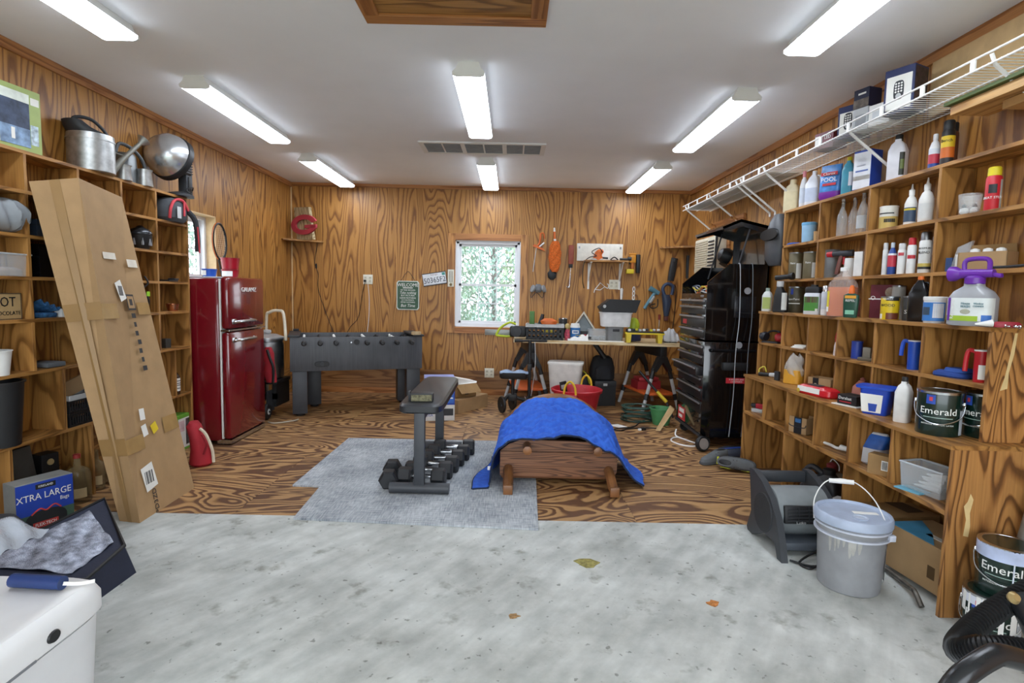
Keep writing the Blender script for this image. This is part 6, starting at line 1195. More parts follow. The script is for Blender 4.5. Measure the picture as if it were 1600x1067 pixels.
# ---- bottom row, on the middle step
z = ZM
t, r, H_, q = rb('flat', 'white_green_bottle', 'small white and green bottle at far end of the step', 'bottle', 1198, 16, 36, 2.12, z, 'd6dad6', '9fb0a4', [(.1, .6, -30, 60, 'a9b86a')], depth=.05)
p, s, d = RI(1219, 2.09, z); t = thing('hose_sprayer', 'black and white hose-end sprayer bottle on the step', 'sprayer bottle', p, -52); ob('bottle_body', MB().loft([(0, .05, .035), (.006, .055, .04), (.12, .05, .038), (.17, .03, .03, -.01, 0), (.20, .02, .02, -.012, 0)], 24, 3.2), M_BLACK, t); ob('paper_label', MB().arc(.0545, .0395, .02, .15, 15, 75, 3.2), mat('c9ccc8', .5), t); ob('grey_collar', MB().lathe([(.022, .195), (.026, .20), (.026, .24)], 16, T(-.012, 0, 0)), M_LGREY, t); ob('spray_head', MB().cyl((-.05, 0, .265), (.045, 0, .275), .02, .018).lathe([(.018, 0), (.027, .02), (.027, .04)], 16, T(.045, 0, .275) @ R_('Y', 85)), M_BLACK, t)
t, r, H_, q = rb('can', 'olive_paint_can', 'dark olive paint can with white lettering on the step', 'can', 1243, 26, 40, 2.215, z, '4d4836', M_STEEL, [(.7, .92, -20, 0, '2a3f94')]); rtxt(t, 'SuperPaint', .022, M_PAPER, H_ * .52, r); ob('print_line', MB().arc(r, r, H_ * .34, H_ * .37, -50, 50, off=.0018), M_PAPER, t)
t, r, H_, q = rb('flat', 'weed_killer_tub', 'white tub with black lid and green label on the step', 'tub', 1270, 28, 46, 2.12, z, 'd9dde4', M_BLACK, [(.12, .6, -45, 45, '4c8a3a'), (.4, .6, -30, 35, '5a4a38'), (.12, .2, 15, 40, 'e2e2de')], depth=.09); ob('black_lid', MB().loft([(H_ * .72, r * .9, q * .9), (H_ * .86, r * .95, q * .95), (H_ * .93, r * .8, q * .8)], 26, 5), M_BLACK, t)
t, r, H_, q = rb('spray', 'spray_can', 'silver spray can with white base between tub and jug', 'spray can', 1288, 13, 46, 2.115, z, 'c6cad2', M_CHROME, [(.02, .2, -90, 90, 'e2e2e2')])
p, s, d = RI(1314, 2.092, z); t = thing('bar_oil_jug', 'clear jug of orange fluid on the step', 'jug', p, -50); W_ = 46 * s / 2
ob('orange_fluid', MB().loft([(.002, W_ * .9, .05), (.006, W_ * .96, .055), (.185, W_ * .96, .055)], 30, 4), mat('d8743f', .3), t); ob('jug_wall', MB().loft([(0, W_ * .95, .056), (.005, W_, .058), (.18, W_, .058), (.21, W_ * .92, .052), (.26, W_ * .45, .03), (.275, W_ * .22, .02), (.285, W_ * .22, .02)], 30, 4), mat('e6d9d2', .15, alpha=.22), t); ob('cap', MB().lathe([(.022, .285), (.022, .305), (.02, .308)], 18), M_WHITE, t)
ob('paper_label', MB().arc(W_, .058, .03, .16, -50, -28, 4, off=.0015), mat('d9c83a', .5), t); ob('paper_label', MB().arc(W_, .058, .03, .06, -50, -28, 4, off=.0025), M_PAPER, t)
p, s, d = RI(1328, 2.035, z); t = thing('repellent_bottle', 'flat dark green bottle with orange pump cap', 'bottle', p, -48); ob('bottle_body', MB().loft([(0, .034, .012), (.005, .037, .015), (.10, .042, .016), (.135, .04, .015), (.145, .02, .012)], 24, 3.4), mat('1f4a3a', .35), t); ob('cap', MB().lathe([(.018, .143), (.016, .165), (.01, .19), (.008, .193)], 16), mat('dd6a26', .45), t); ob('yellow_band', MB().bx(-.03, .03, -.0185, -.017, .115, .132), mat('d99a2e', .5), t, 0); ob('mint_band', MB().bx(-.024, .024, -.0175, -.016, .02, .045), mat('7fb89c', .5), t, 0); txt('REPEL', .02, M_WHITE, t, T(0, -.018, .102))
rb('bottle', 'small_red_bottle', 'small reddish bottle behind the orange fluid jug', 'bottle', 1343, 9, 28, 2.27, z, '8a4a44', '6a3a36')
p, s, d = RI(1382, 2.235, z); t = thing('maroon_box', 'dark maroon upright box with round chrome picture', 'box', p, -60); ob('carton_body', MB().box(0, 0, .10, .155, .05, .20, .002), mat('5e1c28', .5), t, 0); ob('round_emblem', MB().lathe([(.03, 0), (.03, .001), (.018, .0015)], 22, T(.035, -.026, .155) @ R_('X', 90)), M_CHROME, t); ob('emblem_ray', MB().box(-.03, -.0262, .115, .11, .001, .006, 0, T(0, 0, 0)), M_PAPER, t, 0); txt('O', .035, M_PAPER, t, T(-.06, -.026, .12))
rb('can', 'grey_can', 'grey can behind the yellow wood stain can', 'can', 1401, 22, 52, 2.245, z, 'a9a9a6', M_STEEL)
t, r, H_, q = rb('can', 'wood_stain_can', 'yellow WOOD stain can with dark band on the step', 'can', 1389, 30, 36, 2.12, z, 'dcbc1e', M_STEEL, [(.02, .3, -5, 80, '6a3420'), (.82, .97, -10, 80, '2a2a2c'), (.04, .25, -55, -30, 'e4e2dc')]); rtxt(t, 'WOOD', .022, M_DK, H_ * .62, r); rtxt(t, 'MINWAX', .012, M_WHITE, H_ * .89, r)
t, r, H_, q = rb('can', 'dark_can', 'dark can with white letter S between stain and black jug', 'can', 1416, 15, 38, 2.16, z, '3a3a3a', M_STEEL); rtxt(t, 'S', .03, M_WHITE, H_ * .35, r)
t, r, H_, q = rb('jug', 'oil_jug', 'black oil jug with orange cap on the step', 'jug', 1434, 34, 70, 2.15, z, mat('161618', .2), 'd96a22', depth=.075)
t, r, H_, q = rb('tub', 'white_pail', 'white pail with blue label beside the grey cleaner jug', 'pail', 1459, 38, 41, 2.105, z, 'dfe1e3', 'e4e4e2', [(.08, .78, -80, 70, '3a7ac4'), (.3, .6, -60, -10, '3a4a58'), (.2, .74, 5, 60, 'd3d6dc')])
p, s, d = RI(1517, 2.085, z); t = thing('house_wash_jug', 'grey cleaner jug with large purple hose sprayer head', 'jug', p, -66); pu = mat('6a2fa0', .35)
ob('bottle_body', MB().loft([(0, .082, .052), (.006, .088, .056), (.125, .088, .056), (.155, .07, .045), (.178, .036, .03), (.19, .034, .03)], 32, 3.6), mat('9fa1a6', .3), t); ob('paper_label', MB().arc(.088, .056, .022, .125, -88, 88, 3.6, 30), mat('dfe5e4', .5), t)
ob('green_band', MB().arc(.088, .056, .022, .045, -88, 20, 3.6, 24, .0016), mat('9dbb3a', .5), t); ob('blue_band', MB().arc(.088, .056, .022, .05, 30, 75, 3.6, 14, .0016), mat('3a72c2', .5), t); ob('purple_band', MB().arc(.088, .056, .022, .125, -47, -30, 3.6, 8, .002), pu, t)
fy = -.0585; txt('Rejuvenate', .02, M_WHITE, t, T(-.05, fy - .0005, .074) @ R_('Y', -90)); 
for s_, x, zz, sz in (('House', .0, .100, .015), ('WASH', .0, .086, .015), ('Window', .05, .100, .012), ('CLEANER', .05, .088, .011)): txt(s_, sz, mat('1f6a78', .5), t, T(x, fy, zz), sx=.9)
ob('oval_picture', MB().loft([(0, .02, .011), (.001, .019, .01)], 18, 2, T(.0, fy + .0005, .064) @ R_('X', 90)), mat('a9aa98', .6), t)
ob('sprayer_collar', MB().lathe([(.034, .186), (.038, .19), (.038, .215), (.028, .225)], 20), pu, t); ob('sprayer_barrel', MB().cyl((-.06, 0, .235), (.07, 0, .235), .021, .018).lathe([(.02, 0), (.034, .025), (.034, .045), (.03, .045), (.024, .01)], 20, T(-.055, 0, .235) @ R_('Y', -90)), pu, t); ob('sprayer_handle', MB().tube([(-.045, 0, .25), (-.04, 0, .295), (.03, 0, .30), (.05, 0, .285), (.055, 0, .24), (.085, 0, .225), (.10, 0, .225)], .010, 8, 5), pu, t)
p, s, d = RI(1550, 2.065, z); t = thing('caulk_tool', 'white and red nozzle tool lying on the step', 'hand tool', p, -22); ob('nozzle', MB().cyl((-.06, 0, .012), (0, 0, .018), .004, .016), M_WHITE, t); ob('red_grip', MB().loft([(0, .045, .014), (.012, .05, .016), (.024, .04, .012)], 16, 2.5, T(.05, 0, .002)), mat('9c2434', .5), t)
p, s, d = RI(1580, 2.10, z); t = thing('steel_chain', 'short steel chain heaped at near end of the step', 'chain', p, 0)
for k in range(8): ob('link', MB().tube([(.011 * math.cos(a), .006 * math.sin(a) * (k % 2), .008 + .006 * math.sin(a) * ((k + 1) % 2)) for a in [6.283 * i / 10 for i in range(10)]], .003, 5, 0, True, T(-.0 + .008 * math.sin(k * 2), -.08 + .018 * k, 0) @ R_('Z', 70)), M_CHROME, t)
# ---- middle tier, upper row (z = ZMS)
z = ZMS; MS = 2.16
p, s, d = RI(1206, 2.12, z); t = thing('ear_defenders', 'red and black ear defenders in far cubby', 'ear defenders', p, -60)
for x in (-.05, .05): ob('ear_cup', MB().loft([(0, .032, .04), (.02, .038, .045), (.05, .025, .03)], 18, 2.4, T(x, 0, .045) @ R_('Y', 80 if x > 0 else -80)), mat('a8242e' if x > 0 else '22252c', .4), t)
ob('headband', MB().tube([(-.06, 0, .045), (-.04, .03, .09), (.04, .03, .09), (.06, 0, .045)], .008, 6, 4), M_BLACK, t); ob('base_strap', MB().bx(-.06, .08, -.05, .03, 0, .01, .003), M_DK, t)
p, s, d = RI(1250, 2.12, z); t = thing('paper_stack', 'small stack of white papers in a right cubby', 'papers', p, -62)
for i in range(3): ob('sheet', MB().box(.006 * i, .01 * i, .004 + .008 * i, .10, .07, .006), M_PAPER, t, 0)
p, s, d = RI(1307, 2.10, z); t = thing('red_sock', 'red and white fabric glove leaning on cubby divider', 'glove', p, -60); ob('cuff', MB().loft([(0, .02, .015), (.06, .018, .014), (.09, .012, .01)], 14, 2.4), mat('d6c8c4', .8), t); ob('red_top', MB().loft([(.088, .014, .012), (.12, .016, .014), (.15, .01, .01)], 14), mat('a8222c', .8), t)
rb('can', 'blue_can', 'plain blue can in a right cubby', 'can', 1338, 18, 27, 2.13, z, '26409a', mat('26409a', .4))
p, s, d = RI(1355, 2.12, z); t = thing('metal_bracket', 'rusty metal brackets heaped beside the blue can', 'bracket', p, -60); ob('block', MB().box(0, 0, .045, .045, .035, .07, .004), mat('8a8478', .5, .5), t); ob('arms', MB().box(.0, -.01, .01, .08, .05, .02, .003).box(.03, .01, .03, .03, .03, .05, .003), mat('6d675a', .5, .5), t)
def pitcher(label, px, w_, h_, X_, c, arm):
    p, s, d = RI(px, X_, z); r, H_ = w_ * s / 2, h_ * d; t = thing('pitcher', label, 'pitcher', p, -60)
    ob('pitcher_wall', MB().lathe([(r * .9, 0), (r * .93, .003), (r, H_), (r * .95, H_), (r * .88, .006)], 28), mat(c, .35), t); ob('white_rim', MB().lathe([(r + .001, H_ - .004), (r + .001, H_ + .002), (r * .94, H_ + .002)], 28), M_WHITE, t)
    ob('handle', MB().tube([(-r * .9, 0, H_ * .95), (-r * 1.7, 0, H_ * .97), (-r * 2.0, 0, H_ * .75), (-r * 2.1, 0, H_ * .3 if arm else H_ * .45)], .010, 8, 5), mat(c, .35), t); return t, r, H_
pitcher('blue plastic pitcher with hooked handle in a right cubby', 1426, 21, 45, 2.12, '2450b8', 0)
t, r, H_ = pitcher('red plastic pitcher with white picture in near right cubby', 1531, 26, 50, 2.12, 'b81e28', 1); ob('white_picture', MB().arc(r * .95, r * .95, H_ * .1, H_ * .55, 0, 60, off=.002), M_PAPER, t)
p, s, d = RI(1490, 2.13, z); t = thing('blue_cloth', 'folded dark blue cloth in the near right cubby', 'cloth', p, -75)
ob('fold', MB().loft([(0, .075, .05), (.008, .08, .055), (.02, .078, .052), (.03, .06, .04)], 22, 4), mat('1f3f86', .8), t); ob('fold', MB().loft([(.028, .05, .045, .02, 0), (.045, .045, .04, .02, 0)], 20, 4), mat('2a4f9c', .8), t)
# ---- middle tier, lower row, standing on the lower step
z = ZL
p, s, d = RI(1196, 1.99, z); t = thing('flashlight', 'black and silver flashlight with yellow ring on the lower step', 'flashlight', p, -45); ob('barrel', MB().cyl((-.05, 0, .016), (.03, 0, .016), .015), M_BLACK, t); ob('head', MB().cyl((.03, 0, .018), (.075, 0, .018), .015, .019), M_LGREY, t); ob('lanyard', MB().tube([(-.05, 0, .018), (-.06, .03, .05), (-.03, .05, .07), (-.01, .04, .03)], .005, 6, 5), mat('c2b03a', .5), t)
rb('box', 'battery_box', 'tiny black box beside the flashlight', 'box', 1214, 8, 14, 1.99, z, M_DK, None, rz=-60, depth=.025)
p, s, d = RI(1240, 2.04, z); t = thing('snack_bag', 'yellow jar in a clear crinkled bag on the lower step', 'jar', p, -55); ob('yellow_box', MB().loft([(0, .055, .05), (.005, .06, .055), (.10, .058, .053)], 24, 5), mat('d39a30', .5), t); ob('clear_film', MB().surf(lambda u, v_: ((.062 + .012 * math.sin(9 * v_ + 6.28 * 3 * u)) * math.cos(6.283 * u) * (1 - .5 * v_ ** 3), (.058 + .01 * math.sin(7 * v_ + 6.28 * 4 * u)) * math.sin(6.283 * u) * (1 - .5 * v_ ** 3), .06 + .15 * v_ + .012 * math.sin(6.28 * 3 * u)), 36, 12), mat('d9d6d0', .1, alpha=.4, bump=.6), t, 60)
p, s, d = RI(1287, 2.10, z); t = carton('small_carton', 'open cardboard carton with black tape in right shelves', .16, .11, .085, M_CARD, p, -62, open_=True); decal(t, M_BLACK, -.045, -.005, 0, .085, -.055); ob('round_print', MB().lathe([(.01, 0), (.01, .001)], 14, T(-.025, -.056, .04) @ R_('X', 90)), mat('c2b89a', .6), t)
p, s, d = RI(1278, 1.955, z); t = thing('wipes_pack', 'red plastic wipes pack lying on the lower step', 'wipes pack', p, -76); ob('pack', MB().loft([(0, .13, .05), (.012, .14, .06), (.045, .138, .058), (.06, .11, .042)], 28, 4), mat('c2222c', .25, bump=.4), t); ob('white_panel', MB().hexa([V(-.11, -.0605, .018), V(.07, -.0605, .018), V(.07, -.058, .018), V(-.11, -.058, .018), V(-.11, -.0595, .05), V(.07, -.0595, .05), V(.07, -.056, .05), V(-.11, -.056, .05)]), M_PAPER, t, 0); ob('lid_flap', MB().box(-.02, 0, .061, .09, .05, .006, .002), M_DK, t); ob('yellow_badge', MB().lathe([(.014, 0), (.013, .001)], 16, T(-.10, -.0615, .02) @ R_('X', 90)), mat('c9a83a', .5), t)
p, s, d = RI(1332, 1.985, z); t = carton('black_carton', 'flat black box on a white sheet on the lower step', .12, .10, .055, mat('1c1a1a', .5), p + V(0, 0, .0055), -70); txt('Duralast', .024, M_WHITE, t, T(-.01, -.051, .036)); decal(t, mat('a8242e', .5), -.045, .03, .012, .018, -.05)
solo('white_sheet', 'white sheet under the flat black box', 'sheet', MB().box(0, 0, .0025, .16, .14, .005), M_PAPER, p, -70, ang=0)
p, s, d = RI(1346, 2.14, z); t = thing('pink_bag', 'pinkish rounded bag behind the blue bucket', 'bag', p, -60); ob('bag', MB().loft([(0, .045, .04), (.01, .055, .05), (.08, .05, .045), (.12, .02, .02)], 18, 2.4), mat('a86a5c', .7), t); ob('knot', MB().lathe([(.012, .118), (.016, .13), (.006, .14)], 10), mat('96584c', .7), t)
p, s, d = RI(1369, 1.975, z); t = thing('paint_pail', 'blue square paint pail with picture label on lower step', 'pail', p, -50); ob('pail_wall', MB().loft([(0, .055, .05), (.005, .058, .053), (.135, .072, .062), (.14, .085, .068)], 28, 6), mat('1f45b4', .35), t); ob('rim', MB().loft([(.138, .092, .07), (.15, .094, .072)], 28, 6), mat('2450c2', .35), t); ob('picture_label', MB().hexa([V(-.055, -.0545, .012), V(.035, -.0545, .012), V(.035, -.053, .012), V(-.055, -.053, .012), V(-.063, -.0635, .11), V(.043, -.0635, .11), V(.043, -.062, .11), V(-.063, -.062, .11)]), M_PAPER, t, 0); ob('pail_picture', MB().hexa([V(-.02, -.0568, .018), V(.012, -.0568, .018), V(.012, -.055, .018), V(-.02, -.055, .018), V(-.024, -.061, .06), V(.018, -.061, .06), V(.018, -.059, .06), V(-.024, -.059, .06)]), mat('2a4aa8', .5), t, 0); ob('hang_tab', MB().box(.115, 0, .147, .05, .03, .006, .002), mat('2450c2', .35), t)
t, r, H_, q = rb('flat', 'white_bottle', 'tall white bottle with black cap beside the green paint can', 'bottle', 1409, 25, 70, 1.985, z, 'e4e4e2', M_BLACK, depth=.085)
def paint_can(label, loc, r, H_, rz, full=True, splash=False, bail=1):
    t = thing('paint_can', label, 'paint can', loc, rz, 'dark green paint cans'); g = mat('0e2620', .25, coat=.3)
    ob('can_body', MB().lathe([(r * .98, 0), (r, .004), (r, H_ - .006), (r * .98, H_)], 40), g, t); ob('rim', MB().lathe([(r + .002, H_ - .01), (r + .003, H_), (r * .86, H_ + .001), (r * .84, H_ - .006)], 40), M_CHROME, t); ob('lid', MB().lathe([(r * .85, H_ - .007), (r * .8, H_ - .004), (r * .1, H_ - .004)], 36), mat('b9bbb8', .3, .7), t)
    txt('Emerald', r * .5, M_WHITE, t, T(0, 0, H_ * .56), wrap=r + .001, sx=1.05); txt('INTERIOR ACRYLIC LATEX', r * .105, M_WHITE, t, T(0, 0, H_ * .26), wrap=r + .001, spacing=1.2); ob('print_line', MB().arc(r, r, H_ * .41, H_ * .425, -38, 38, off=.0012), mat('9fb4ac', .5), t)
    lab = ob('color_square', MB().arc(r, r, H_ * .72, H_ * .93, -32, -8, off=.001), mat('2a4aa4', .5), t); ob('red_mark', MB().arc(r, r, H_ * .79, H_ * .88, -24, -15, off=.002), mat('c2404a', .5), lab)
    ob('white_panel', MB().arc(r, r, H_ * .04, H_ * .6, 62, 84, off=.001), mat('b4bac2', .5), t)
    for sx_ in (-1, 1): ob('bail_ear', MB().lathe([(.012, 0), (.012, .006), (.006, .010)], 14, T(sx_ * r, 0, H_ * .72) @ R_('Y', 90 * sx_)), M_CHROME, t)
    ob('wire_bail', MB().tube([(-r - .008, 0, H_ * .72), (-r * .9, -r * .62, H_ * .42), (0, -r * 1.14, H_ * .28), (r * .9, -r * .62, H_ * .42), (r + .008, 0, H_ * .72)], .0025, 6, 6), M_CHROME, t)
    if splash:
        for i in range(11):
            a = -95 + i * 17 + 5 * math.sin(i * 5); ob('paint_drip', MB().arc(r, r, H_ * (.08 + .5 * abs(math.sin(i * 2.3))), H_ * .97, a, a + 5 + 5 * (i % 3), 2, 4, .0022), M_WHITE, t)
        ob('paint_splash', MB().arc(r, r, H_ * .78, H_ * .985, -100, 90, 2, 24, .0016), mat('d4d8e4', .4), t)
    return t
p, s, d = RI(1464, 1.985, z); paint_can('clean dark green paint can in full view on lower step', p, .086, .20, -40)
paint_can('dark green paint can half hidden behind the end panel', (2.165, 2.475, z), .086, .20, -72)
# ---- lower tier shelf (z = ZS)
z = ZS
p, s, d = RI(1184, 1.97, z); t = thing('red_nozzle', 'small red and grey nozzle tool in far lower cubby', 'hand tool', p, -50); ob('red_body', MB().box(.02, 0, .05, .07, .03, .04, .006), mat('b02630', .4), t); ob('tip', MB().cyl((-.05, 0, .05), (-.015, 0, .05), .016), M_DK, t); ob('foot', MB().bx(-.04, .06, -.03, .03, 0, .03, .004), M_LGREY, t)
p, s, d = RI(1253, 1.985, z); t = carton('shipping_carton', 'small open shipping carton with black arrow tape', .14, .12, .11, M_CARD, p, -62, open_=True); decal(t, M_BLACK, -.02, .035, 0, .11, -.06); ob('blue_patch', MB().bx(-.012, .028, -.063, -.0615, .075, .10), mat('3a6a9c', .5), t, 0); ob('smile_print', MB().tube([(-.06, -.0605, .06), (-.04, -.0605, .045), (.05, -.0605, .045), (.065, -.0605, .065)], .003, 5, 4), M_DK, t)
p, s, d = RI(1298, 1.96, z); t = thing('white_tubing', 'white plastic tubing with fittings on lower shelf', 'tubing', p, -75); ob('hose', MB().tube([(-.07, .0, .02), (-.02, .02, .012), (.04, .0, .012), (.07, .02, .014)], .009, 8, 4), M_WHITE, t); ob('fitting', MB().cyl((-.10, 0, .022), (-.06, .0, .02), .018, .015), M_WHITE, t); ob('fitting', MB().cyl((.06, .01, .02), (.10, .02, .018), .018, .014), M_WHITE, t)
p, s, d = RI(1360, 2.02, z); t = thing('salt_bag', 'white and blue plastic sack on lower shelf', 'sack', p, -62); ob('sack', MB().loft([(0, .075, .05), (.01, .085, .06), (.09, .08, .055), (.15, .07, .03, .02, 0), (.175, .05, .012, .03, 0)], 24, 3), mat('d3d6dc', .35, bump=.6), t); ob('blue_print', MB().loft([(.09, .081, .0565), (.15, .0715, .0315, .02, 0), (.165, .06, .02, .025, 0)], 24, 3, cap=False), mat('2f62b4', .4, var=.4), t)
p, s, d = RI(1377, 1.94, z); t = carton('brown_box', 'small brown box with barcode in front of white sack', .11, .07, .105, M_CARD2, p, -55); decal(t, M_PAPER, .01, .04, .03, .08, -.035)
for i in range(5): decal(t, M_DK, .014 + i * .005, .0165 + i * .005, .035, .075, -.0362)
p, s, d = RI(1452, 1.995, z); t = clear_bin('clear_bin', 'clear plastic bin of white nozzles on lower shelf', .21, .13, .125, p, -76)
for i in range(5): ob('nozzle', MB().cyl((-.06 + .012 * i, -.02 + .012 * (i % 3), .02 + .016 * i), (.05 + .008 * i, .0, .025 + .016 * i), .004, .016), M_WHITE, t)
p, s, d = RI(1425, 1.93, z); solo('blue_sheet', 'pale blue sheet on lower shelf edge', 'sheet', MB().box(0, 0, .003, .12, .08, .006), mat('6aa8c0', .5), p, -70, ang=0)
# ---- on the floor under and before the lower tier
def jug(name, label, loc, W_, H_, m, rz, capm):
    t = thing(name, label, 'jug', loc, rz); ob('jug_body', MB().loft([(0, W_ * .95, W_ * .6), (.008, W_, W_ * .65), (H_ * .6, W_, W_ * .65), (H_ * .78, W_ * .7, W_ * .5, W_ * .15, 0), (H_ * .9, W_ * .3, W_ * .3, W_ * .3, 0)], 28, 4), m, t, 50)
    ob('handle', MB().tube([(W_ * .1, 0, H_ * .85), (-W_ * .5, 0, H_ * .98), (-W_ * .85, 0, H_ * .85), (-W_ * .9, 0, H_ * .55)], W_ * .16, 8, 5), m, t); ob('cap', MB().lathe([(W_ * .3, H_ * .88), (W_ * .3, H_), (W_ * .25, H_ * 1.01)], 18, T(W_ * .3, 0, 0)), capm, t); return t
jug('white_jug', 'white plastic jug with moulded handle on floor under shelf', (2.08, 3.83, 0), .09, .28, mat('d6d6d2', .45), -60, M_WHITE)
jug('fuel_can', 'black plastic jug with handle behind the blower', (1.99, 3.42, 0), .12, .31, mat('25272b', .4), -50, M_BLACK)
t = thing('cloth_bundle', 'dirty tan bag-shaped bundle beside the white jug', 'bundle', (2.16, 3.56, 0), -50); ob('bundle', MB().lathe([(.08, 0), (.11, .03), (.12, .12), (.09, .2), (.03, .235)], 24), mat('948774', .8, var=.4, bump=.6), t); ob('red_cap', MB().lathe([(.028, .23), (.032, .25), (.032, .285), (.01, .30)], 16, T(-.03, .0, -.0)), mat('8c3438', .5), t); ob('white_loop', MB().tube([(-.05, 0, .27), (-.03, 0, .32), (.01, 0, .29), (.015, 0, .25)], .004, 6, 5), M_WHITE, t)
carton('white_carton', 'small white box standing on floor beside bucket handle', .08, .07, .19, M_WHITE, (1.99, 3.21, 0), -55)
t = carton('brown_carton', 'brown carton on floor under shelf, farther of two', .26, .30, .24, M_CARD2, (2.13, 2.955, 0), -80); decal(t, mat('4a3824', .7), -.11, .08, .0, .10, .0, M=T(0, 0, .2412) @ R_('X', -90)) ; decal(t, mat('a83a34', .6), .08, .12, .02, .05, -.15)
t = carton('brown_carton', 'worn brown carton on floor beside bucket, nearer of two', .36, .26, .22, M_CARD, (2.09, 2.585, .025), -84); decal(t, mat('5a4326', .7), .08, .12, .06, .12, -.13); ob('tape_scrap', MB().bx(-.02, .14, -.06, -.03, .22, .2225).bx(.02, .10, .02, .05, .22, .2225), mat('d9d4c8', .3), t, 0); t.children[-1]['kind'] = 'stuff'
ob('blue_sheet', MB().prism([(-.17, -.125), (.10, -.125), (-.02, -.02), (-.17, .06)], .2205, .2225, 'Z'), mat('4f9cc4', .5), t, 0); 
ob('printed_end', MB().bx(.1885, .1915, -.05, .05, .05, .16), mat('7a5c38', .7), t, 0)
t = solo('bent_pipe', 'rusty bent steel pipe lying on floor under shelf', 'pipe', MB().tube([(1.93, 2.98, .012), (1.925, 2.70, .016), (1.90, 2.50, .03), (1.865, 2.42, .05), (1.855, 2.36, .013)], .012, 8, 5), mat('6a6660', .45, .7, var=.4, scale=30))
# ---- blower
t = thing('floor_blower', 'dark grey utility blower fan with grey drum, on concrete', 'blower', (1.60, 2.985, 0), 0); M_BL = mat('34373b', .5)
pr = [(-.215, 0), (-.165, 0), (-.13, .07), (-.02, .075), (.08, .03), (.14, 0), (.20, 0), (.215, .02), (.17, .13), (.19, .23), (.22, .37), (.17, .375), (.06, .345), (-.05, .285), (-.13, .20), (-.18, .10)]
for x in (-.17, .14): ob('side_housing', MB().prism(pr, x, x + .035, 'X'), M_BL, t, 20)
ob('intake_grille', MB().lathe([(.11, 0), (.105, .006), (.03, .012)], 30, T(-.17, .02, .18) @ R_('Y', -90)), mat('26282b', .7, bump=.9, scale=40), t)
ob('drum', MB().lathe([(.13, -.135), (.132, 0), (.13, .14)], 36, T(0, .03, .195) @ R_('Y', 90)), mat('7e8486', .5), t)
ob('top_handle', MB().bx(-.135, .14, .17, .205, .30, .365, .01), M_BL, t)
Mg = T(0, .03, .195)
gr = ob('outlet_frame', MB().bx(-.115, .13, -.145, -.12, -.045, .05, .006, Mg @ R_('X', -8)), M_BLACK, t)
for i in range(4): ob('outlet_vane', MB().bx(-.10, .12, -.15, -.146, -.03 + i * .018, -.024 + i * .018, M=Mg @ R_('X', -8)), M_DK, gr, 0)
for i in range(3): ob('outlet_vane', MB().bx(-.045 + i * .055, -.041 + i * .055, -.151, -.146, -.04, .045, M=Mg @ R_('X', -8)), M_DK, gr, 0)
txt('Lasko', .022, M_LGREY, gr, Mg @ R_('X', -8) @ T(-.03, -.147, -.037))
ob('base_pan', MB().bx(-.13, .14, -.14, .16, .03, .075, .01), mat('4a5058', .5), t)
ob('power_cord', MB().tube([(-.12, -.20, .01), (-.02, -.26, .01), (.10, -.19, .03), (.12, -.13, .06), (.05, -.16, .05), (-.08, -.22, .012), (-.06, -.28, .008), (.0, -.25, .01)], .006, 6, 6), M_BLACK, t)
# ---- five gallon bucket
t = thing('plastic_bucket', 'grey five gallon bucket with pale blue lid and bail', 'bucket', (1.655, 2.575, 0), 0)
ob('bucket_wall', MB().lathe([(.128, 0), (.132, .005), (.145, .27), (.150, .27), (.150, .285), (.153, .285), (.153, .325), (.15, .33)], 44), mat('8b8d90', .5, var=.14, scale=10), t)
for z0 in (.265, .30): ob('rib', MB().lathe([(.146, z0), (.161, z0 + .002), (.161, z0 + .010), (.146, z0 + .012)], 44), mat('c3c9d6', .5), t)
ld = ob('lid', MB().lathe([(.160, .318), (.166, .322), (.166, .352), (.160, .362), (.150, .364), (.145, .352), (.02, .352)], 44), mat('a9b6cc', .4), t)
ob('lid_spout', MB().lathe([(.032, .352), (.032, .358), (.026, .358), (.024, .353), (.012, .357)], 22, T(.0, -.06, 0)), mat('b9c4d6', .4), ld); ob('lid_sticker', MB().box(.06, .01, .353, .11, .03, .001, 0, R_('Z', -8)), M_PAPER, ld, 0)
ob('paper_label', MB().arc(.1395, .1395, .05, .24, 48, 72, off=.004), mat('d4d6d8', .5), t); ob('label_header', MB().arc(.1395, .1395, .225, .238, 49, 71, off=.006), M_DK, t)
ob('bail_wire', MB().tube([(.11, -.12, .285), (.085, -.03, .42), (.03, .06, .485), (-.06, .12, .47), (-.13, .10, .39), (-.15, .06, .30)], .003, 6, 6), M_WHITE, t); ob('bail_grip', MB().cyl((.03, .055, .484), (-.055, .117, .472), .011, n=12), M_WHITE, t); ob('bail_socket', MB().box(.108, -.118, .285, .03, .03, .03, .004), mat('c3c9d6', .5), t)
rn = random.Random(3)
for i in range(7):
    a = -66 + i * 8 + rn.uniform(-2, 2); z0 = rn.uniform(.14, .23); hw = rn.uniform(2, 4.5); pz = [(a - hw, .262), (a - hw * .8, z0 + .03), (a - hw * .3, z0), (a + hw * .3, z0 + .004), (a + hw * .9, z0 + .035), (a + hw, .262)]
    ob('plaster_drip', MB().add([((.1325 + .0125 * zz / .27 + .0012) * math.sin(rad(aa)), -(.1325 + .0125 * zz / .27 + .0012) * math.cos(rad(aa)), zz) for aa, zz in pz], [tuple(range(6))]), mat('a5a49f', .8, var=.15, scale=30), t)
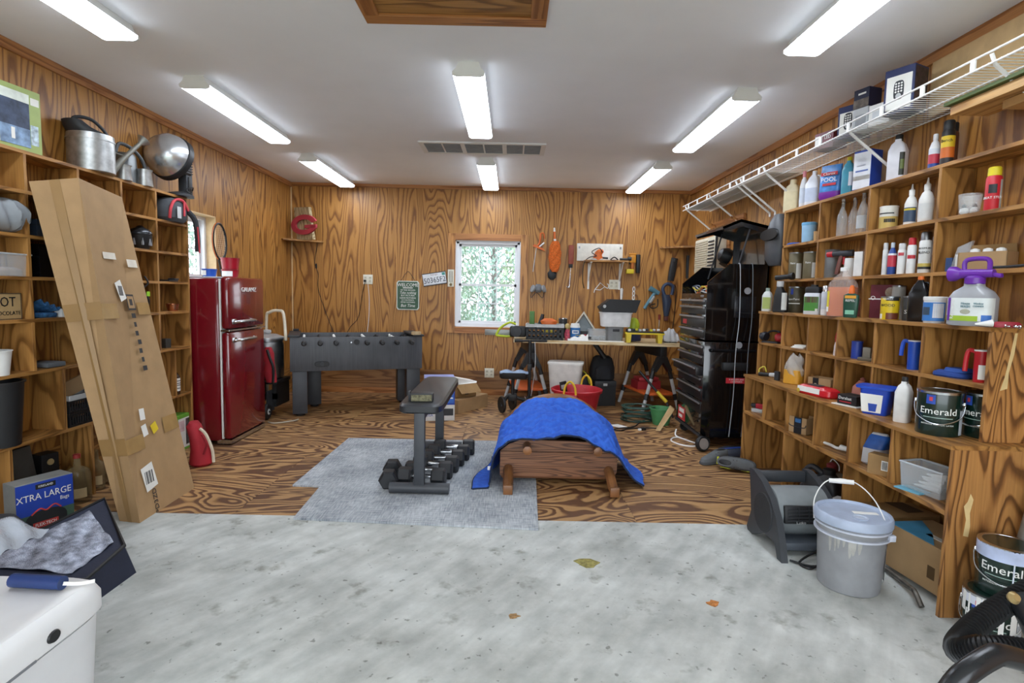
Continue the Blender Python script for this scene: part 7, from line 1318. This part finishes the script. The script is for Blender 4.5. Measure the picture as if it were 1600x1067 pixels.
# ---- stacked paint cans in the corner foreground
pc = paint_can('paint-streaked dark can on the floor, bottom of stacked pair', (1.975, 2.15, 0), .095, .205, -50, splash=True)
pc2 = paint_can('dark paint can with smeared rim, top of stacked pair', (2.02, 2.155, .208), .095, .20, -44)
ob('paint_splash', MB().arc(.095, .095, .145, .197, -85, 60, 2, 24, .0025), mat('b4c0de', .4, var=.2), pc2); ob('paint_drip', MB().arc(.095, .095, .01, .15, 14, 17, 2, 3, .003), mat('c4cbd8', .4), pc2); ob('lid_paper', MB().box(.0, .0, .198, .10, .035, .002, 0, R_('Z', 20)), mat('c9ab84', .7), pc2, 0)
t = solo('grey_pipe', 'grey pipe leaning against end panel at right edge', 'pipe', MB().cyl((2.10, 2.24, .0), (2.25, 2.24, .80), .03, n=16), mat('85827c', .45, .4))
# ---- vacuum with ribbed hose
t = thing('shop_vacuum', 'black vacuum with ribbed hose and wand, lower right foreground', 'vacuum', (1.50, 1.45, 0))
def vp(px, py, Y): return aty(px, py, Y) - V(1.50, 1.45, 0)
hp = spline([vp(1640, 905, 1.72), vp(1585, 935, 1.66), vp(1535, 968, 1.58), vp(1502, 1000, 1.50), vp(1500, 1018, 1.44), vp(1540, 1012, 1.38), vp(1600, 1018, 1.36), vp(1660, 1030, 1.36)], 10)
mb = MB(); mb.tube(hp, .028, 14); 
rings = spline(hp, 1)
k = 0
for i in range(1, len(rings) - 1): 
    d_ = (rings[i + 1] - rings[i - 1]).normalized(); mb.lathe([(.027, -.0025), (.034, 0), (.027, .0025)], 14, T(*rings[i]) @ d_.to_track_quat('Z', 'Y').to_matrix().to_4x4())
ob('ribbed_hose', mb, mat('17181a', .4), t); t.children[-1]['kind'] = 'stuff'
ob('wand', MB().tube([vp(1465, 1110, 1.15), vp(1500, 1060, 1.16), vp(1545, 1028, 1.18), vp(1570, 1024, 1.19), vp(1640, 1045, 1.22)], .024, 14, 5), mat('1f2124', .25), t)
ob('upright_body', MB().tube([vp(1590, 930, 1.62), vp(1608, 960, 1.58), vp(1640, 1030, 1.5)], .035, 14, 4), mat('232528', .25), t); ob('brass_knob', MB().lathe([(.014, 0), (.018, .01), (.01, .022)], 14, T(*vp(1580, 934, 1.56)) @ R_('X', 60)), mat('b09a6a', .4, .6), t)
ob('tank', MB().lathe([(.17, 0), (.19, .02), (.19, .24), (.15, .30), (.06, .33)], 28, T(.34, -.02, .0)), mat('2a2c2f', .4), t)
for a in (40, 160, 280): ob('caster', MB().lathe([(.01, -.012), (.03, -.012), (.03, .012), (.01, .012)], 14, T(.34 + .2 * math.cos(rad(a)), -.02 + .2 * math.sin(rad(a)), .031) @ R_('X', 90)), M_BLACK, t)
# ================================================================== wire shelf on the right wall
ws = thing('wire_shelf', 'white wire shelf with diagonal brackets high on right wall', 'shelf', (0, 0, 0)); ZW, FXW, WY0, WY1 = 2.372, 1.99, 1.5, 6.62
ob('front_rail', MB().cyl((FXW, WY0, ZW + .045), (FXW, WY1, ZW + .045), .005, n=8), M_WHITEM, ws); ob('front_rail', MB().cyl((FXW, WY0, ZW - .005), (FXW, WY1, ZW - .005), .005, n=8), M_WHITEM, ws); ob('middle_rail', MB().cyl((2.15, WY0, ZW - .005), (2.15, WY1, ZW - .005), .004, n=8), M_WHITEM, ws); ob('back_rail', MB().cyl((XR - .012, WY0, ZW - .005), (XR - .012, WY1, ZW - .005), .004, n=8), M_WHITEM, ws)
for i in range(170):
    y = WY0 + i * .0301; me_ = None
    o = ob('cross_wire', MB().cyl((FXW, 0, ZW + .0005), (XR - .006, 0, ZW + .0005), .0022, n=5), M_WHITEM, ws) if i == 0 else None
    if i == 0: cw = o; cw.location.y = y
    else: c_ = cw.copy(); COL.objects.link(c_); c_.parent = ws; c_.location.y = y
for i in range(17): ob('lip_clip', MB().bx(FXW - .004, FXW + .004, 1.6 + i * .30, 1.625 + i * .30, ZW - .005, ZW + .045), M_WHITEM, ws, 0)
for y in (2.42, 3.42, 4.53, 4.98, 5.08, 5.75, 6.52): ob('bracket', MB().tube([(FXW, y, ZW + .035), (FXW + .02, y, ZW - .01), (XR - .02, y, 2.14), (XR - .006, y, 2.13), (XR - .006, y, 2.10)], .009, 6), M_WHITEM, ws)
ZW_ = ZW + .003
def wsb(px, X_, w_, d_, h_, name, label, m, rz=-72, cat='box'):
    y = colY(px, X_, ZW_); return carton(name, label, w_, d_, h_, m, (X_, y, ZW_), rz, cat)
navy = mat('1f2a58', .5); mar = mat('6a2630', .5)
t = wsb(1297, 2.13, .15, .12, .11, 'lamp_carton', 'dark red LED lamp box on the wire shelf', mar); txt('LED', .03, M_WHITE, t, T(.03, -.061, .07)); decal(t, M_PAPER, -.07, -.03, .02, .09, -.06)
def lock_carton(px, X_, w_, h_, label):
    t = wsb(px, X_, w_, .13, h_, 'lock_carton', label, navy, -62); decal(t, M_PAPER, -w_ / 2 + .012, w_ / 2 - .012, .02, h_ - .04, -.065); kp = ob('keypad_picture', MB().loft([(0, .026, .05), (.001, .025, .049)], 18, 3.5, T(0, -.0665, h_ * .5) @ R_('X', 90)), mat('23262c', .5), t)
    for i in range(3):
        for j in range(4): ob('key_print', MB().lathe([(.005, 0), (.005, .0006)], 10, T(-.014 + i * .014, -.0678, h_ * .5 + .034 - j * .014) @ R_('X', 90)), M_PAPER, kp)
    ob('lock_print', MB().lathe([(.014, 0), (.014, .0006)], 14, T(0, -.0678, h_ * .5 - .03) @ R_('X', 90)), M_LGREY, kp)
    ob('photo_side', MB().bx(w_ / 2, w_ / 2 + .0012, -.06, .06, .01, h_ - .01), mat('3a2a30', .5, var=.9, scale=22), t, 0); return t
lock_carton(1333, 2.12, .13, .19, 'navy door lock box with keypad picture, farther of two')
lock_carton(1412, 2.11, .15, .235, 'navy door lock box with keypad picture, nearer of two')
t = wsb(1352, 2.10, .10, .10, .13, 'grey_carton', 'pale grey box on wire shelf under a dark box', mat('b9bcbe', .5)); decal(t, mat('8f9396', .5), -.03, .04, .03, .09, -.05)
y = colY(1352, 2.10, ZW_); t = carton('dark_carton', 'dark navy box with white strip stacked on grey box', .10, .10, .11, mat('1a1f3a', .5), (2.10, y, ZW_ + .1315), -72); decal(t, M_PAPER, -.02, .03, .075, .085, -.05); decal(t, mat('5a5048', .5, var=.7, scale=30), -.05, .05, .0, .05, -.05)
t = wsb(1383, 2.14, .13, .11, .12, 'white_carton', 'plain white box on wire shelf between lock boxes', M_WHITE); decal(t, mat('cfd3d6', .5), -.04, .04, .03, .08, -.055)
solo('tan_board', 'tan fibreboard sheet standing on wire shelf against wall', 'board', MB().bx(XR - .045, XR - .03, 1.55, 3.15, ZW_, ZW_ + .29), mat('c2a273', .7), ang=0)
solo('grey_sheet', 'dark grey panel lying at the far end of wire shelf', 'panel', MB().bx(2.02, 2.28, 5.95, 6.5, ZW_, ZW_ + .015, .002), M_DK, ang=0)
solo('cardboard_sheet', 'tan sheet lying on the far half of wire shelf', 'sheet', MB().bx(2.05, 2.29, 4.55, 5.9, ZW_, ZW_ + .006), mat('b79a6c', .7), ang=0)
# planks hung below the wire shelf
for i, (m, x0, x1, z0, z1, y1, lb) in enumerate(((mat('4a5a2a', .5), 2.06, 2.24, 2.30, 2.318, 2.76, 'dark green edged board, topmost of the planks under wire shelf'), (plywood('pale_plank', 'c49a62', 'b5884e', '9c7040', 1, 4, 8, .5), 2.08, 2.26, 2.255, 2.298, 2.74, 'wide pale wooden plank under the green edged board'), (mat('b58a54', .7), 2.14, 2.28, 2.215, 2.253, 2.52, 'short wooden plank, lowest under the wire shelf'))):
    solo('plank', lb, 'plank', MB().bx(x0, x1, 1.4, y1, z0, z1, .002), m, ang=0)
t = thing('plank_bracket', 'wooden ledger holding planks on right wall', 'bracket', (0, 0, 0)); ob('ledger', MB().bx(2.10, XR, 1.75, 1.80, 2.16, 2.214), M_TRIM, t, 0); ob('brace', MB().tube([(2.14, 1.775, 2.16), (XR - .01, 1.775, 1.98 + .1)], .012, 6), M_TRIM, t)
# things hung on the wall behind the tool chest
t = thing('wall_strip', 'short pine strip with pegs on right wall above air conditioner', 'peg strip', (XR, 6.05, 2.16)); ob('strip', MB().bx(-.03, 0, -.45, .45, -.05, .05, .003), M_TRIM, t, 0)
for y in (-.3, .3): ob('peg', MB().cyl((-.03, y, 0), (-.10, y, .03), .012), M_TRIMZ, t)
t = thing('grey_backpack', 'dark grey padded helmet bag hanging at end of shelves', 'bag', (2.20, 4.66, 1.70)); ob('shell', MB().loft([(-.06, .05, .08), (.0, .08, .12), (.18, .085, .13), (.30, .06, .09), (.36, .03, .05)], 24, 2.4), mat('4a4c50', .45), t); ob('opening', MB().loft([(0, .05, .16), (.012, .045, .15)], 24, 2.2, T(-.085, -.03, .19) @ R_('Y', -90)), M_BLACK, t); ob('wall_hook', MB().tube([(.03, 0, .35), (.09, 0, .40), (.115, 0, .40)], .006, 6), M_STEEL, t)
t = thing('baseball_cap', 'black cap and mask hanging between chest lid and wall', 'cap', (2.235, 5.775, 1.78)); ob('dome', MB().lathe([(.08, 0), (.085, .05), (.06, .1), (.02, .12)], 22, R_('Y', -70)), M_BLACK, t); ob('brim', MB().loft([(0, .05, .07), (.008, .045, .065)], 18, 2.4, T(-.05, 0, -.08) @ R_('Y', 30)), M_BLACK, t)
t = solo('black_pole', 'thin black pole leaning beside the air conditioner', 'pole', MB().cyl((2.10, 5.88, 0), (2.155, 5.93, 2.06), .013, n=10), M_BLACK)
t = thing('tool_tangle', 'tangle of orange and yellow cords in open chest top', 'cords', (1.86, 5.30, 1.362)); rn = random.Random(9)
for c_ in ('d9722a', 'c9b43a', '3a4a6a', 'c9c9c4'):
    ob('cord_loop', MB().tube([(.07 * math.cos(a * .9 + rn.random()) + rn.uniform(-.03, .03), .2 * math.sin(a) + rn.uniform(-.05, .05), .012 + rn.random() * .10) for a in range(9)], .006, 6, 5), mat(c_, .5), t)
